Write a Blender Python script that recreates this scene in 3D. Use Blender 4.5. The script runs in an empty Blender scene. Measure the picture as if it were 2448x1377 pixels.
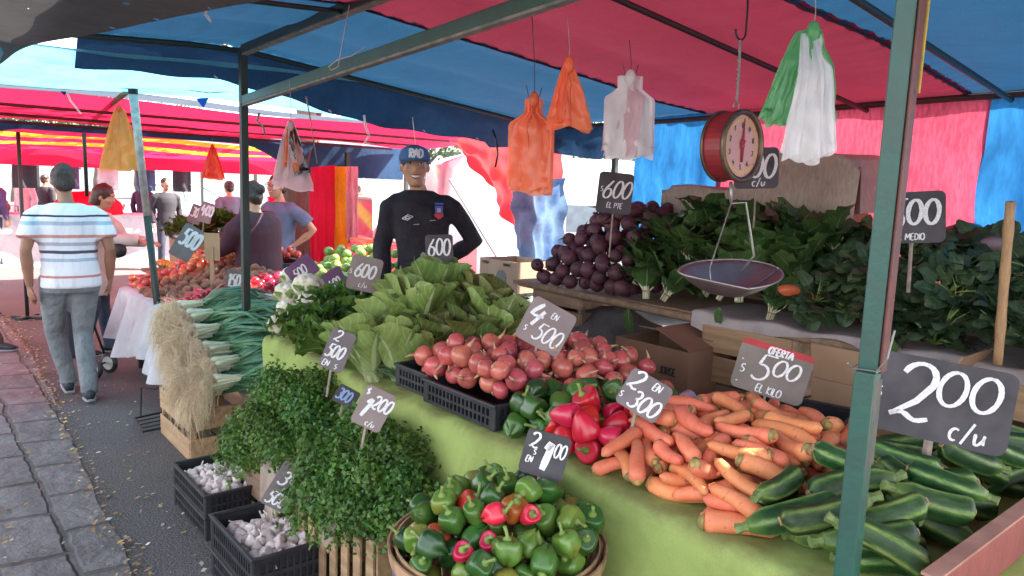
EXPO = 2.6
import bpy, math, random
import numpy as np
from math import sin, cos, pi, radians as R, sqrt, atan2
from mathutils import Vector as Vec, Matrix, Euler, noise
random.seed(7)
SC = bpy.context.scene
COL = SC.collection

# ---------------------------------------------------------------- camera frame and stall frame
F_, CX, CY = 1768.0, 1224.0, 688.5          # photograph pixels
CAMH, PITCH, ROLL = 1.6, R(7.5), R(2.0)
_u0 = Vec((0, sin(PITCH), cos(PITCH))); _r0 = Vec((1, 0, 0)); FWD = Vec((0, cos(PITCH), -sin(PITCH)))
RGT = _r0 * cos(ROLL) + _u0 * sin(ROLL); UPV = _u0 * cos(ROLL) - _r0 * sin(ROLL)
CAM = Vec((0, 0, CAMH))
def ray(x, y): return FWD + RGT * ((x - CX) / F_) - UPV * ((y - CY) / F_)
def Dp(x, y, d): r = ray(x, y); return CAM + r * (d / r.y)                # point at world depth d
def Zp(x, y, z): r = ray(x, y); return CAM + r * ((z - CAMH) / r.z)       # point at height z
U = Vec((-.64, .7684, 0)).normalized(); V = Vec((U.y, -U.x, 0)); O = Vec((.558, 1.712, 0)); ZZ = Vec((0, 0, 1))
def W(u, v, z=0): return O + U * u + V * v + ZZ * z                       # stall frame: u along the front, v inwards
def uvz(p): q = p - O; return q.dot(U), q.dot(V), p.z
def Vp(x, y, v): r = ray(x, y); return CAM + r * ((v - (CAM - O).dot(V)) / r.dot(V))
def Up(x, y, u): r = ray(x, y); return CAM + r * ((u - (CAM - O).dot(U)) / r.dot(U))
YAWU = atan2(U.y, U.x)                                                    # local x = U ; local -y = V
YAWV = atan2(V.y, V.x)                                                    # local x = V ; local y = U

# ---------------------------------------------------------------- materials
MATS = {}
def nn(nt, t, **k):
    n = nt.nodes.new(t)
    for a, b in k.items(): setattr(n, a, b)
    return n
def mixc(nt, fac, a, b, blend='MIX'):
    m = nn(nt, 'ShaderNodeMix', data_type='RGBA', blend_type=blend)
    for sock, v in ((m.inputs[0], fac), (m.inputs[6], a), (m.inputs[7], b)):
        if hasattr(v, 'links') or hasattr(v, 'is_output'): nt.links.new(v, sock)
        elif isinstance(v, (int, float)): sock.default_value = v
        else: sock.default_value = (*v[:3], 1)
    return m.outputs[2]
def ramp(nt, fac, stops):
    r = nn(nt, 'ShaderNodeValToRGB'); nt.links.new(fac, r.inputs[0]); e = r.color_ramp.elements
    while len(e) < len(stops): e.new(.5)
    for q, (p, c) in zip(e, stops): q.position = p; q.color = (*c, 1) if not isinstance(c, (int, float)) else (c, c, c, 1)
    return r.outputs[0]
def noisef(nt, scale, detail=3, coord='Object', rough=.55, stretch=None):
    tc = nn(nt, 'ShaderNodeTexCoord'); src = tc.outputs[coord]
    if stretch:
        mp = nn(nt, 'ShaderNodeMapping'); mp.inputs['Scale'].default_value = stretch; nt.links.new(src, mp.inputs[0]); src = mp.outputs[0]
    n = nn(nt, 'ShaderNodeTexNoise'); n.inputs['Scale'].default_value = scale; n.inputs['Detail'].default_value = detail
    n.inputs['Roughness'].default_value = rough; nt.links.new(src, n.inputs['Vector']); return n.outputs[0]
def math_(nt, op, a, b=None, clamp=False):
    m = nn(nt, 'ShaderNodeMath', operation=op, use_clamp=clamp)
    for i, v in enumerate((a, b)):
        if v is None: continue
        if isinstance(v, (int, float)): m.inputs[i].default_value = v
        else: nt.links.new(v, m.inputs[i])
    return m.outputs[0]
def rand_(nt): return nn(nt, 'ShaderNodeObjectInfo').outputs['Random']
def attr_(nt, ch):
    a = nn(nt, 'ShaderNodeAttribute', attribute_name='Col'); s = nn(nt, 'ShaderNodeSeparateColor'); nt.links.new(a.outputs['Color'], s.inputs[0])
    return s.outputs['RGB'.index(ch)]
def new_mat(name):
    m = bpy.data.materials.new(name); m.use_nodes = True; nt = m.node_tree; b = nt.nodes['Principled BSDF']; MATS[name] = m; return m, nt, b
def vary(nt, col, rnd, hue=0.0):
    h = nn(nt, 'ShaderNodeHueSaturation'); nt.links.new(col, h.inputs['Color']); r = rand_(nt)
    h_in = math_(nt, 'ADD', math_(nt, 'MULTIPLY', math_(nt, 'SUBTRACT', math_(nt, 'FRACT', math_(nt, 'MULTIPLY', r, 7.31)), .5), hue), .5)
    v_in = math_(nt, 'ADD', math_(nt, 'MULTIPLY', math_(nt, 'SUBTRACT', r, .5), rnd), 1.0)
    nt.links.new(h_in, h.inputs['Hue']); nt.links.new(v_in, h.inputs['Value']); return h.outputs[0]
def bump_(nt, b, fac, strength, dist=.01):
    n = nn(nt, 'ShaderNodeBump'); n.inputs['Strength'].default_value = strength; n.inputs['Distance'].default_value = dist
    nt.links.new(fac, n.inputs['Height']); nt.links.new(n.outputs[0], b.inputs['Normal'])
def pm(name, c1, c2=None, scale=8, rough=.5, rnd=.2, hue=0.0, bump=0, bscale=None, spec=.5, metal=0, lo=.35, hi=.65, stretch=None, coord='Object', detail=3, bdist=.006, sss=0, coat=0):
    """two-tone noisy Principled material with a little per-object variation"""
    if name in MATS: return MATS[name]
    m, nt, b = new_mat(name); c2 = c2 or tuple(x * .75 for x in c1)
    f = noisef(nt, scale, detail, coord, stretch=stretch); col = ramp(nt, f, [(lo, c1), (hi, c2)])
    if rnd or hue: col = vary(nt, col, rnd, hue)
    nt.links.new(col, b.inputs['Base Color']); b.inputs['Roughness'].default_value = rough
    b.inputs['Specular IOR Level'].default_value = spec; b.inputs['Metallic'].default_value = metal
    if coat: b.inputs['Coat Weight'].default_value = coat; b.inputs['Coat Roughness'].default_value = .15
    if sss: b.inputs['Subsurface Weight'].default_value = sss; b.inputs['Subsurface Radius'].default_value = (.02, .008, .004); b.inputs['Subsurface Scale'].default_value = .4
    if bump: bump_(nt, b, noisef(nt, bscale or scale * 3, 4, coord, stretch=stretch), bump, bdist)
    return m
def leafm(name, edge, mid, rib, ribw=.09, rough=.45, trans=.25, rnd=.3, hue=.02, veins=0, base=None):
    """leaf: Col.R = distance from the midrib, Col.G = along the leaf, Col.B = random per leaf"""
    if name in MATS: return MATS[name]
    m, nt, b = new_mat(name); r, g, bl = attr_(nt, 'R'), attr_(nt, 'G'), attr_(nt, 'B')
    c = ramp(nt, bl, [(0, edge), (1, mid)])
    n = noisef(nt, 30, 3); c = mixc(nt, math_(nt, 'MULTIPLY', n, .45), c, tuple(x * .55 for x in edge))
    if veins:
        w = nn(nt, 'ShaderNodeMath', operation='SINE'); nt.links.new(math_(nt, 'MULTIPLY', math_(nt, 'SUBTRACT', g, math_(nt, 'MULTIPLY', r, .25)), 62), w.inputs[0])
        vf = math_(nt, 'MULTIPLY', math_(nt, 'GREATER_THAN', w.outputs[0], .82), veins); c = mixc(nt, vf, c, rib)
    ribf = math_(nt, 'LESS_THAN', r, math_(nt, 'MULTIPLY', math_(nt, 'SUBTRACT', 1.15, g), ribw * 1.6)); c = mixc(nt, ribf, c, rib)
    if base: c = mixc(nt, math_(nt, 'SUBTRACT', 1, math_(nt, 'MULTIPLY', g, 2.6), True), c, base)
    c = vary(nt, c, rnd, hue); bump_(nt, b, noisef(nt, 55, 4), .5, .008)
    nt.links.new(c, b.inputs['Base Color']); b.inputs['Roughness'].default_value = rough
    if trans:
        t = nn(nt, 'ShaderNodeBsdfTranslucent'); nt.links.new(c, t.inputs[0]); mx = nn(nt, 'ShaderNodeMixShader'); mx.inputs[0].default_value = trans
        nt.links.new(b.outputs[0], mx.inputs[1]); nt.links.new(t.outputs[0], mx.inputs[2]); nt.links.new(mx.outputs[0], nt.nodes['Material Output'].inputs[0])
    return m
def clothm(name, c1, c2, trans=.5, scale=3, weave=140, rough=.75, holes=(), pinholes=0, tcol=None, sheen=.12, wv=.22, crease=.35):
    """woven plastic tarpaulin: diffuse + translucent, faint creases, optional real holes (transparent) at given world points"""
    m, nt, b = new_mat(name)
    c = ramp(nt, noisef(nt, scale, 6, stretch=(1, 1, 1), rough=.65), [(.3, c1), (.55, c2), (.72, tuple(x * .72 for x in c2))])
    if weave: c = mixc(nt, wv, c, ramp(nt, noisef(nt, weave, 2, stretch=(1, 1, .25)), [(.35, tuple(x * .5 for x in c1)), (.65, tuple(min(1, x * 1.35) for x in c1))]))
    nt.links.new(c, b.inputs['Base Color']); b.inputs['Roughness'].default_value = rough; b.inputs['Specular IOR Level'].default_value = sheen
    bump_(nt, b, noisef(nt, 6, 5, stretch=(1, 3, 1)), crease, .02)
    t = nn(nt, 'ShaderNodeBsdfTranslucent'); 
    if tcol: nt.links.new(mixc(nt, wv * 1.6, tcol, c), t.inputs[0])
    else: nt.links.new(c, t.inputs[0])
    mx = nn(nt, 'ShaderNodeMixShader'); mx.inputs[0].default_value = trans
    nt.links.new(b.outputs[0], mx.inputs[1]); nt.links.new(t.outputs[0], mx.inputs[2]); out = mx.outputs[0]
    hf = None
    if holes:
        geo = nn(nt, 'ShaderNodeNewGeometry')
        for (p, rad) in holes:
            dn = nn(nt, 'ShaderNodeVectorMath', operation='DISTANCE'); nt.links.new(geo.outputs['Position'], dn.inputs[0]); dn.inputs[1].default_value = p
            k = math_(nt, 'LESS_THAN', dn.outputs['Value'], rad); hf = k if hf is None else math_(nt, 'MAXIMUM', hf, k)
    if pinholes:
        vo = nn(nt, 'ShaderNodeTexVoronoi'); vo.inputs['Scale'].default_value = pinholes; tc = nn(nt, 'ShaderNodeTexCoord'); nt.links.new(tc.outputs['Object'], vo.inputs['Vector'])
        k = math_(nt, 'LESS_THAN', vo.outputs['Distance'], .07); hf = k if hf is None else math_(nt, 'MAXIMUM', hf, k)
    if hf is not None:
        tr = nn(nt, 'ShaderNodeBsdfTransparent'); m2 = nn(nt, 'ShaderNodeMixShader'); nt.links.new(hf, m2.inputs[0]); nt.links.new(out, m2.inputs[1]); nt.links.new(tr.outputs[0], m2.inputs[2]); out = m2.outputs[0]
    nt.links.new(out, nt.nodes['Material Output'].inputs[0]); return m

# ---------------------------------------------------------------- mesh builder
class MB:
    def __init__(s): s.v, s.f, s.c, s.mi, s.cur, s.m = [], [], [], [], (0, 0, 0), 0
    def av(s, p, c=None): s.v.append(tuple(p)); s.c.append(c or s.cur); return len(s.v) - 1
    def af(s, f): s.f.append(tuple(f)); s.mi.append(s.m)
    def box(s, c, size, M=None, rz=0):
        c = Vec(c); x, y, z = [q / 2 for q in size]; m = M or Matrix.Rotation(rz, 3, 'Z'); i = len(s.v)
        for sx, sy, sz in ((-1,-1,-1),(1,-1,-1),(1,1,-1),(-1,1,-1),(-1,-1,1),(1,-1,1),(1,1,1),(-1,1,1)): s.av(c + m @ Vec((sx*x, sy*y, sz*z)))
        for q in ((0,3,2,1),(4,5,6,7),(0,1,5,4),(1,2,6,5),(2,3,7,6),(3,0,4,7)): s.af([i + k for k in q])
        return s
    def bar(s, a, b, w, h, up=ZZ):
        a, b = Vec(a), Vec(b); d = (b - a); L = d.length; d.normalize(); sd = d.cross(up).normalized(); u2 = sd.cross(d)
        return s.box((a + b) / 2, (w, L, h), Matrix((sd, d, u2)).transposed())
    def rings(s, rings, cap=True, cols=None, closed=True):
        idx = []
        for k, rg in enumerate(rings): idx.append([s.av(p, cols[k] if cols else None) for p in rg])
        n = len(rings[0])
        for a, b in zip(idx, idx[1:]):
            for k in range(n if closed else n - 1): s.af((a[k], a[(k+1) % n], b[(k+1) % n], b[k]))
        if cap: s.af(idx[0][::-1]); s.af(idx[-1])
        return s
    def tube(s, pts, rad, seg=8, cap=True, cols=None, flat=1.0):
        pts = [Vec(p) for p in pts]; n = len(pts); rad = rad if hasattr(rad, '__len__') else [rad] * n; rg = []
        ref = None
        for i, p in enumerate(pts):
            d = (pts[min(i+1, n-1)] - pts[max(i-1, 0)]).normalized()
            if ref is None: ref = d.orthogonal().normalized()
            a = (ref - d * ref.dot(d)).normalized(); ref = a; b = d.cross(a)
            rg.append([p + (a * cos(2*pi*k/seg) + b * sin(2*pi*k/seg) * flat) * rad[i] for k in range(seg)])
        return s.rings(rg, cap, cols)
    def loft(s, secs, seg=14):
        """secs: (centre, half-axis a, half-axis b)"""
        return s.rings([[Vec(c) + Vec(a) * cos(2*pi*k/seg) + Vec(b) * sin(2*pi*k/seg) for k in range(seg)] for c, a, b in secs])
    def lathe(s, prof, seg=16, axis='Z', cap=False, cols=None, M=None):
        M = M or Matrix.Identity(4)
        return s.rings([[M @ Vec((r*cos(2*pi*k/seg), r*sin(2*pi*k/seg), z)) for k in range(seg)] for r, z in prof], cap, cols)
    def ell(s, c, r, seg=12, rg=8, M=None):
        r = r if hasattr(r, '__len__') else (r, r, r); M = M or Matrix.Identity(3); c = Vec(c)
        top = s.av(c + M @ Vec((0, 0, r[2]))); rows = []
        for i in range(1, rg):
            t = pi * i / rg; rows.append([s.av(c + M @ Vec((r[0]*sin(t)*cos(2*pi*k/seg), r[1]*sin(t)*sin(2*pi*k/seg), r[2]*cos(t)))) for k in range(seg)])
        bot = s.av(c + M @ Vec((0, 0, -r[2])))
        for k in range(seg): s.af((top, rows[0][k], rows[0][(k+1) % seg])); s.af((bot, rows[-1][(k+1) % seg], rows[-1][k]))
        for a, b in zip(rows, rows[1:]):
            for k in range(seg): s.af((a[k], b[k], b[(k+1) % seg], a[(k+1) % seg]))
        return s
    def grid(s, fn, nu, nv, col=None):
        idx = [[s.av(fn(i/nu, j/nv), col(i/nu, j/nv) if col else None) for j in range(nv+1)] for i in range(nu+1)]
        for i in range(nu):
            for j in range(nv): s.af((idx[i][j], idx[i+1][j], idx[i+1][j+1], idx[i][j+1]))
        return s
    def poly(s, pts): s.af([s.av(p) for p in pts]); return s
    def leaf(s, base, d, n, L, wd, curl=.6, wav=.12, cup=.3, nl=7, nw=6, prof=None, waves=5, rs=None):
        """base point, direction d, face normal n; curls back away from n along its length"""
        base = Vec(base); d = Vec(d).normalized(); n = Vec(n); n = (n - d * n.dot(d)).normalized(); sd = d.cross(n); rv = random.random() if rs is None else rs; ph = random.random() * 6
        prof = prof or (lambda t: (sin(pi * min(1, t ** .8 * .93 + .05))) ** .8)
        pts = []; p = Vec((0, 0)); th = 0
        for i in range(nl + 1): pts.append((p.copy(), th)); th += curl / nl; p = p + Vec((cos(th), -sin(th))) * (L / nl)
        def fn(a, b):
            i = round(a * nl); q, t2 = pts[i]; w = (b - .5) * 2; hw = wd * .5 * prof(a); nrm = n * cos(t2) + d * sin(t2)
            crk = .03 * wd * noise.noise(Vec((a * 9 + ph * 3, w * 4, rv * 50)))
            lift = crk + cup * w * w * hw + wav * wd * (abs(w) ** 1.5) * sin(a * waves * 6.28 / 2 + ph + (2 if w > 0 else 0))
            return base + d * q.x + n * q.y + sd * (w * hw * (1 - .15 * cup)) + nrm * lift
        return s.grid(fn, nl, nw, lambda a, b: (abs(b - .5) * 2, a, rv))
    def xf(s, M, start=0):
        for i in range(start, len(s.v)): s.v[i] = tuple(M @ Vec(s.v[i]))
        return s
    def mesh(s, name, mats, smooth=True):
        me = bpy.data.meshes.new(name); me.from_pydata(s.v, [], s.f)
        mats = mats if isinstance(mats, (list, tuple)) else [mats]
        for m in mats: me.materials.append(m)
        if len(mats) > 1: me.polygons.foreach_set('material_index', s.mi)
        if any(c != (0, 0, 0) for c in s.c):
            a = me.color_attributes.new('Col', 'FLOAT_COLOR', 'POINT'); a.data.foreach_set('color', np.array([(*c, 1) for c in s.c], dtype=np.float32).ravel())
        if smooth: me.polygons.foreach_set('use_smooth', [True] * len(me.polygons))
        me.update(); return me
    def build(s, name, mats, parent=None, smooth=False, loc=None, bevel=0):
        return obj(name, s.mesh(name, mats, smooth), parent, loc, bevel)
KIDS = {}
def obj(name, me, parent=None, loc=None, bevel=0):
    o = bpy.data.objects.new(name, me); COL.objects.link(o)
    if parent: o.parent = parent; KIDS.setdefault(parent.name, []).append(o)
    if loc is not None: o.location = loc
    if bevel:
        b = o.modifiers.new('Bevel', 'BEVEL'); b.width = bevel; b.segments = 2; b.limit_method = 'ANGLE'
    return o
def tag(o, label, cat, group=None, kind=None):
    if label: o['label'] = label
    if cat: o['category'] = cat
    if group: o['group'] = group
    if kind: o['kind'] = kind
    return o
def thing(name, label, cat, loc=(0, 0, 0), rz=0, group=None):
    o = bpy.data.objects.new(name, None); COL.objects.link(o); o.location = loc; o.rotation_euler = (0, 0, rz); o.empty_display_size = .05
    return tag(o, label, cat, group)
def copy_tree(o, M=None, label=None, parent=None):
    c = o.copy(); COL.objects.link(c)
    if parent: c.parent = parent; KIDS.setdefault(parent.name, []).append(c)
    if M is not None: c.matrix_basis = M
    if label: c['label'] = label
    for ch in list(KIDS.get(o.name, ())): copy_tree(ch, None, None, c)
    return c
def rotframe(x, z=None):
    """3x3 rotation whose local X is x (and local Z near z)"""
    x = Vec(x).normalized(); z = Vec(z or (0, 0, 1))
    if abs(x.dot(z)) > .98: z = Vec((0, 1, 0))
    y = z.cross(x).normalized(); z = x.cross(y); return Matrix((x, y, z)).transposed()
def TM(loc, M3, s=1):
    m = M3.to_4x4() if len(M3) == 3 else M3
    return Matrix.Translation(loc) @ m @ Matrix.Scale(s, 4)
def fuse(mb, name, mat, parent, voxel=.012, smooth=6, sub=0, loc=None):
    """fuse overlapping closed shapes into one continuous surface"""
    o = mb.build(name + '_tmp', mat); r = o.modifiers.new('r', 'REMESH'); r.mode = 'VOXEL'; r.voxel_size = voxel; r.use_smooth_shade = True
    sm = o.modifiers.new('s', 'SMOOTH'); sm.factor = .5; sm.iterations = smooth
    dg = bpy.context.evaluated_depsgraph_get(); me = bpy.data.meshes.new_from_object(o.evaluated_get(dg)); bpy.data.objects.remove(o)
    me.materials.clear(); me.materials.append(mat); me.polygons.foreach_set('use_smooth', [True] * len(me.polygons))
    return obj(name, me, parent, loc)
# ---------------------------------------------------------------- heaps: drop items one by one onto a height map and let each rest on its support edge
class Items(list): r = .03; L = 0
EYES = [CAM, CAM + RGT * .5 + ZZ * .1, CAM - RGT * .5 + ZZ * .1]
def seen(it):
    """which items of a heap show from the camera or a step beside it (buried ones are left out)"""
    S, own = [], []
    for i, (a, b, z, y, m, k) in enumerate(it):
        for q in ([0] if it.L <= 0 else np.linspace(-it.L * k, it.L * k, 5)): S.append(W(a + q*cos(y), b + q*sin(y), z + m*q)); own.append(i)
    S = np.array([tuple(p) for p in S]); own = np.array(own); rr = it.r * .93; vis = np.zeros(len(it), bool); rs = np.random.RandomState(1); D = rs.normal(size=(26, 3)); D /= np.linalg.norm(D, axis=1)[:, None]
    for E in EYES:
        E = np.array(tuple(E))
        for j in range(len(S)):
            if vis[own[j]]: continue
            P_ = S[j] + D * it.r; d = E - P_; L = np.linalg.norm(d, axis=1); d /= L[:, None]; fac = (D * d).sum(1) > .05; P2 = P_[fac]; d2 = d[fac]; oth = S[own != own[j]]
            w = oth[None] - P2[:, None]; t = (w * d2[:, None]).sum(2); q = ((w ** 2).sum(2) - t ** 2); blk = ((q < rr * rr) & (t > 0)).any(1)
            if (~blk).sum() >= 2:
                c = Vec(S[j]) - CAM; wz = c.dot(FWD); X, Y = CX + F_ * c.dot(RGT) / wz, CY - F_ * c.dot(UPV) / wz
                if -150 < X < 2600 and -60 < Y < 1530: vis[own[j]] = True
    return vis
class Heap:
    def __init__(s, u0, u1, v0, v1, T, base, depth, inside=None, res=.012, pad=.15):
        s.b = (u0, u1, v0, v1); s.T = T; s.res = res; s.o = (u0 - pad, v0 - pad); s.inside = inside
        nu, nv = int((u1 - u0 + 2*pad) / res) + 1, int((v1 - v0 + 2*pad) / res) + 1
        uu = s.o[0] + np.arange(nu) * res; vv = s.o[1] + np.arange(nv) * res; s.uu, s.vv = uu, vv
        base = base if callable(base) else (lambda a, b, z=base: z)
        s.H = np.array([[max(base(a, b), T(a, b) - depth) for b in vv] for a in uu]); s.items = []
    def need(s, a, b, r):
        n = max(1, int(r * .8 / s.res)); i, j = int((a - s.o[0]) / s.res), int((b - s.o[1]) / s.res)
        i0, i1, j0, j1 = max(0, i-n), min(s.H.shape[0], i+n+1), max(0, j-n), min(s.H.shape[1], j+n+1)
        if i0 >= i1 or j0 >= j1: return -1
        d2 = (s.uu[i0:i1, None] - a) ** 2 + (s.vv[None, j0:j1] - b) ** 2
        return float(np.max(s.H[i0:i1, j0:j1] + np.sqrt(np.maximum(0, r*r - d2)) - 99 * (d2 > r*r)))
    def rest(s, a, b, r, L, yaw):
        if L <= 0: return s.need(a, b, r), 0
        k = 7; ss = [(-1 + 2*i/(k-1)) * L for i in range(k)]; z = [s.need(a + q*cos(yaw), b + q*sin(yaw), r) for q in ss]
        best = None
        for i in range(k):
            for j in range(i+1, k):
                if ss[i] > 1e-9 or ss[j] < -1e-9: continue
                m = (z[j] - z[i]) / (ss[j] - ss[i]); c = z[i] - m * ss[i]; 
                over = max(zz - (c + m*q) for zz, q in zip(z, ss)); c2 = c + max(0, over)
                if best is None or c2 < best[0]: best = (c2, m)
        c, m = best; m2 = max(-.38, min(.38, m))
        if m2 != m: c = max(zz - m2*q for zz, q in zip(z, ss))
        return c, m2
    def put(s, a, b, z, r, L, yaw, m):
        for q in ([0] if L <= 0 else np.linspace(-L, L, 9)):
            x, y, h = a + q*cos(yaw), b + q*sin(yaw), z + m*q; n = int(r / s.res) + 1; i, j = int((x - s.o[0]) / s.res), int((y - s.o[1]) / s.res)
            i0, i1, j0, j1 = max(0, i-n), min(s.H.shape[0], i+n+1), max(0, j-n), min(s.H.shape[1], j+n+1)
            if i0 >= i1 or j0 >= j1: continue
            d2 = (s.uu[i0:i1, None] - x) ** 2 + (s.vv[None, j0:j1] - y) ** 2
            s.H[i0:i1, j0:j1] = np.where(d2 < r*r, np.maximum(s.H[i0:i1, j0:j1], h + np.sqrt(np.maximum(0, r*r - d2)) * .96), s.H[i0:i1, j0:j1])
    def fill(s, n, r, L=0, yaw=None, tol=.01, cand=14, rj=.1, sink=0):
        u0, u1, v0, v1 = s.b; out = Items(); out.r, out.L = r, L
        for _ in range(n):
            k = random.uniform(1 - rj, 1 + rj); rr, LL = r*k, L*k; best = None
            for _c in range(cand):
                a, b = random.uniform(u0, u1), random.uniform(v0, v1)
                if s.inside and not s.inside(a, b): continue
                y = yaw() if yaw else random.uniform(0, 2*pi); z, m = s.rest(a, b, rr, LL, y); sc = z - s.T(a, b)
                if best is None or sc < best[0]: best = (sc, a, b, z, y, m)
            if best is None or best[0] > tol + rr * .3: continue
            _, a, b, z, y, m = best; s.put(a, b, z, rr, LL, y, m); out.append((a, b, z - sink * rr, y, m, k))
        return out
def place_heap(items, protos, label, group, lie=False, tilt=.5, scale=1.0, pick=None):
    """first uses of the prototypes are moved, later ones copied; local X is the long axis"""
    res = []; vis = seen(items)
    for i, (a, b, z, y, m, k) in enumerate(items):
        if not vis[i]: continue
        pr = protos[pick(a, b, i) if pick else random.randrange(len(protos))]; p = W(a, b, z)
        if lie:
            x = U * cos(y) + V * sin(y) + ZZ * m; M3 = rotframe(x) @ Matrix.Rotation(random.uniform(0, 6.28), 3, 'X')
        else:
            M3 = (Matrix.Rotation(random.uniform(0, 6.28), 3, 'Z') @ Matrix.Rotation(random.gauss(0, tilt), 3, 'X') @ Matrix.Rotation(random.gauss(0, tilt), 3, 'Y'))
        lb = label(a, b, i) if callable(label) else label
        c = copy_tree(pr, TM(p, M3, k * scale), lb); c['group'] = group; res.append(c)
    return res

# ---------------------------------------------------------------- produce prototypes (real sizes in metres; removed again at the end, only copies stay)
TMPL = []
def tmpl(o, cat): o['category'] = cat; TMPL.append(o); return o
m_onion = pm('onion_skin', (.56, .13, .105), (.34, .065, .06), 3, .2, .4, .03, .15, 30, lo=.3, hi=.7, stretch=(9, 9, .5))
m_dry = pm('dry_skin', (.55, .36, .2), (.36, .2, .12), 20, .7, .2)
def onion(seed):
    random.seed(seed); r = .034; mb = MB(); p = []
    for i in range(13):
        t = i / 12; z = -cos(pi * t) ; rr = sin(pi * t) ** .9
        p.append((max(.0015, r * rr), r * .9 * z * .92 if t < .9 else r * (.83 * z + (t - .9) * 2.4)))
    mb.lathe(p, 16); 
    for i in range(len(mb.v)):
        q = Vec(mb.v[i]); mb.v[i] = q * (1 + .06 * noise.noise(q * 30 + Vec((seed, 0, 0))))
    o = tmpl(mb.build('red_onion', m_onion, smooth=True), 'onion')
    nb = MB(); e = Vec((random.uniform(-.012, .012), random.uniform(-.012, .012), r * 1.75)); nb.tube([(0, 0, r*.95), (e.x*.3, e.y*.3, r*1.3), e], [.007, .004, .0015], 6); nb.build('dry_neck', m_dry, o, True)
    rb = MB(); rb.lathe([(.001, -r*.97), (.007, -r*.93), (.009, -r*.86)], 8, cap=True); rb.build('root_plate', m_dry, o)
    return o
ONION = [onion(i) for i in range(3)]
m_carrot, nt_, b_ = new_mat('carrot_skin')
_c = ramp(nt_, noisef(nt_, 22, 4), [(.3, (.8, .26, .125)), (.7, (.66, .185, .085))]); _c = mixc(nt_, math_(nt_, 'MULTIPLY', math_(nt_, 'GREATER_THAN', noisef(nt_, 150, 2, stretch=(1, .25, .25)), .68), .5), _c, (.35, .1, .04))
nt_.links.new(vary(nt_, _c, .3, .025), b_.inputs['Base Color']); b_.inputs['Roughness'].default_value = .5; b_.inputs['Specular IOR Level'].default_value = .35
bump_(nt_, b_, noisef(nt_, 120, 3, stretch=(1, .15, .15)), .35, .004)
m_crown = pm('carrot_crown', (.33, .26, .08), (.2, .15, .05), 60, .7, .3)
m_core = pm('carrot_core', (.62, .33, .1), None, 40, .7, .2)
def carrot(seed, L=.19, r=.021):
    random.seed(seed); mb = MB(); n = 12; bend = random.uniform(-.018, .018); pts, rad = [], []
    for i in range(n + 1):
        t = i / n; x = (t - .5) * L; sh = (.55 + .45 * min(1, t * 9) ** .5) * (1 - .42 * t) * (1 if t < .9 else 1 - ((t - .9) / .1) ** 2 * .8)
        pts.append((x, bend * (4 * (t - .5) ** 2), bend * .4 * sin(5 * t))); rad.append(r * sh * (1 + .03 * random.uniform(-1, 1)) * 1.12)
    mb.tube(pts, rad, 12); o = tmpl(mb.build('carrot', m_carrot, smooth=True), 'carrot')
    cb = MB(); q = Vec(pts[0]); cb.tube([q + Vec((-.003, 0, 0)), q + Vec((.003, 0, 0)), q + Vec((.009, 0, 0))], [r*.5, r*.68, r*.86], 12, True); c = cb.build('crown', m_crown, o, True)
    db = MB(); db.tube([q + Vec((-.0045, 0, 0)), q + Vec((-.002, 0, 0))], [r*.27, r*.34], 8); db.build('core', m_core, c)
    return o
CARROT = [carrot(i, L, r) for i, (L, r) in enumerate([(.19, .024), (.17, .023), (.2, .025), (.15, .022), (.18, .028)])]
m_zuc, nt_, b_ = new_mat('courgette_skin')
_s = attr_(nt_, 'R'); _n = noisef(nt_, 75, 5, stretch=(.3, 1, 1), rough=.7); _f = math_(nt_, 'ADD', math_(nt_, 'MULTIPLY', _s, .8), math_(nt_, 'MULTIPLY', math_(nt_, 'SUBTRACT', _n, .42), 1.5))
_c = ramp(nt_, _f, [(.0, (.012, .038, .012)), (.3, (.026, .072, .017)), (.6, (.065, .135, .03)), (.95, (.19, .25, .075))]); _c = mixc(nt_, math_(nt_, 'MULTIPLY', attr_(nt_, 'G'), .8), _c, (.13, .2, .04))
nt_.links.new(vary(nt_, _c, .7, .03), b_.inputs['Base Color']); nt_.links.new(math_(nt_, 'ADD', math_(nt_, 'MULTIPLY', noisef(nt_, 12, 3), .3), .32), b_.inputs['Roughness']); b_.inputs['Specular IOR Level'].default_value = .35
m_stem = pm('green_stem', (.16, .22, .06), (.1, .15, .04), 50, .6, .2)
m_scar = pm('blossom_scar', (.42, .27, .15), (.26, .14, .07), 90, .8, .2)
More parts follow.
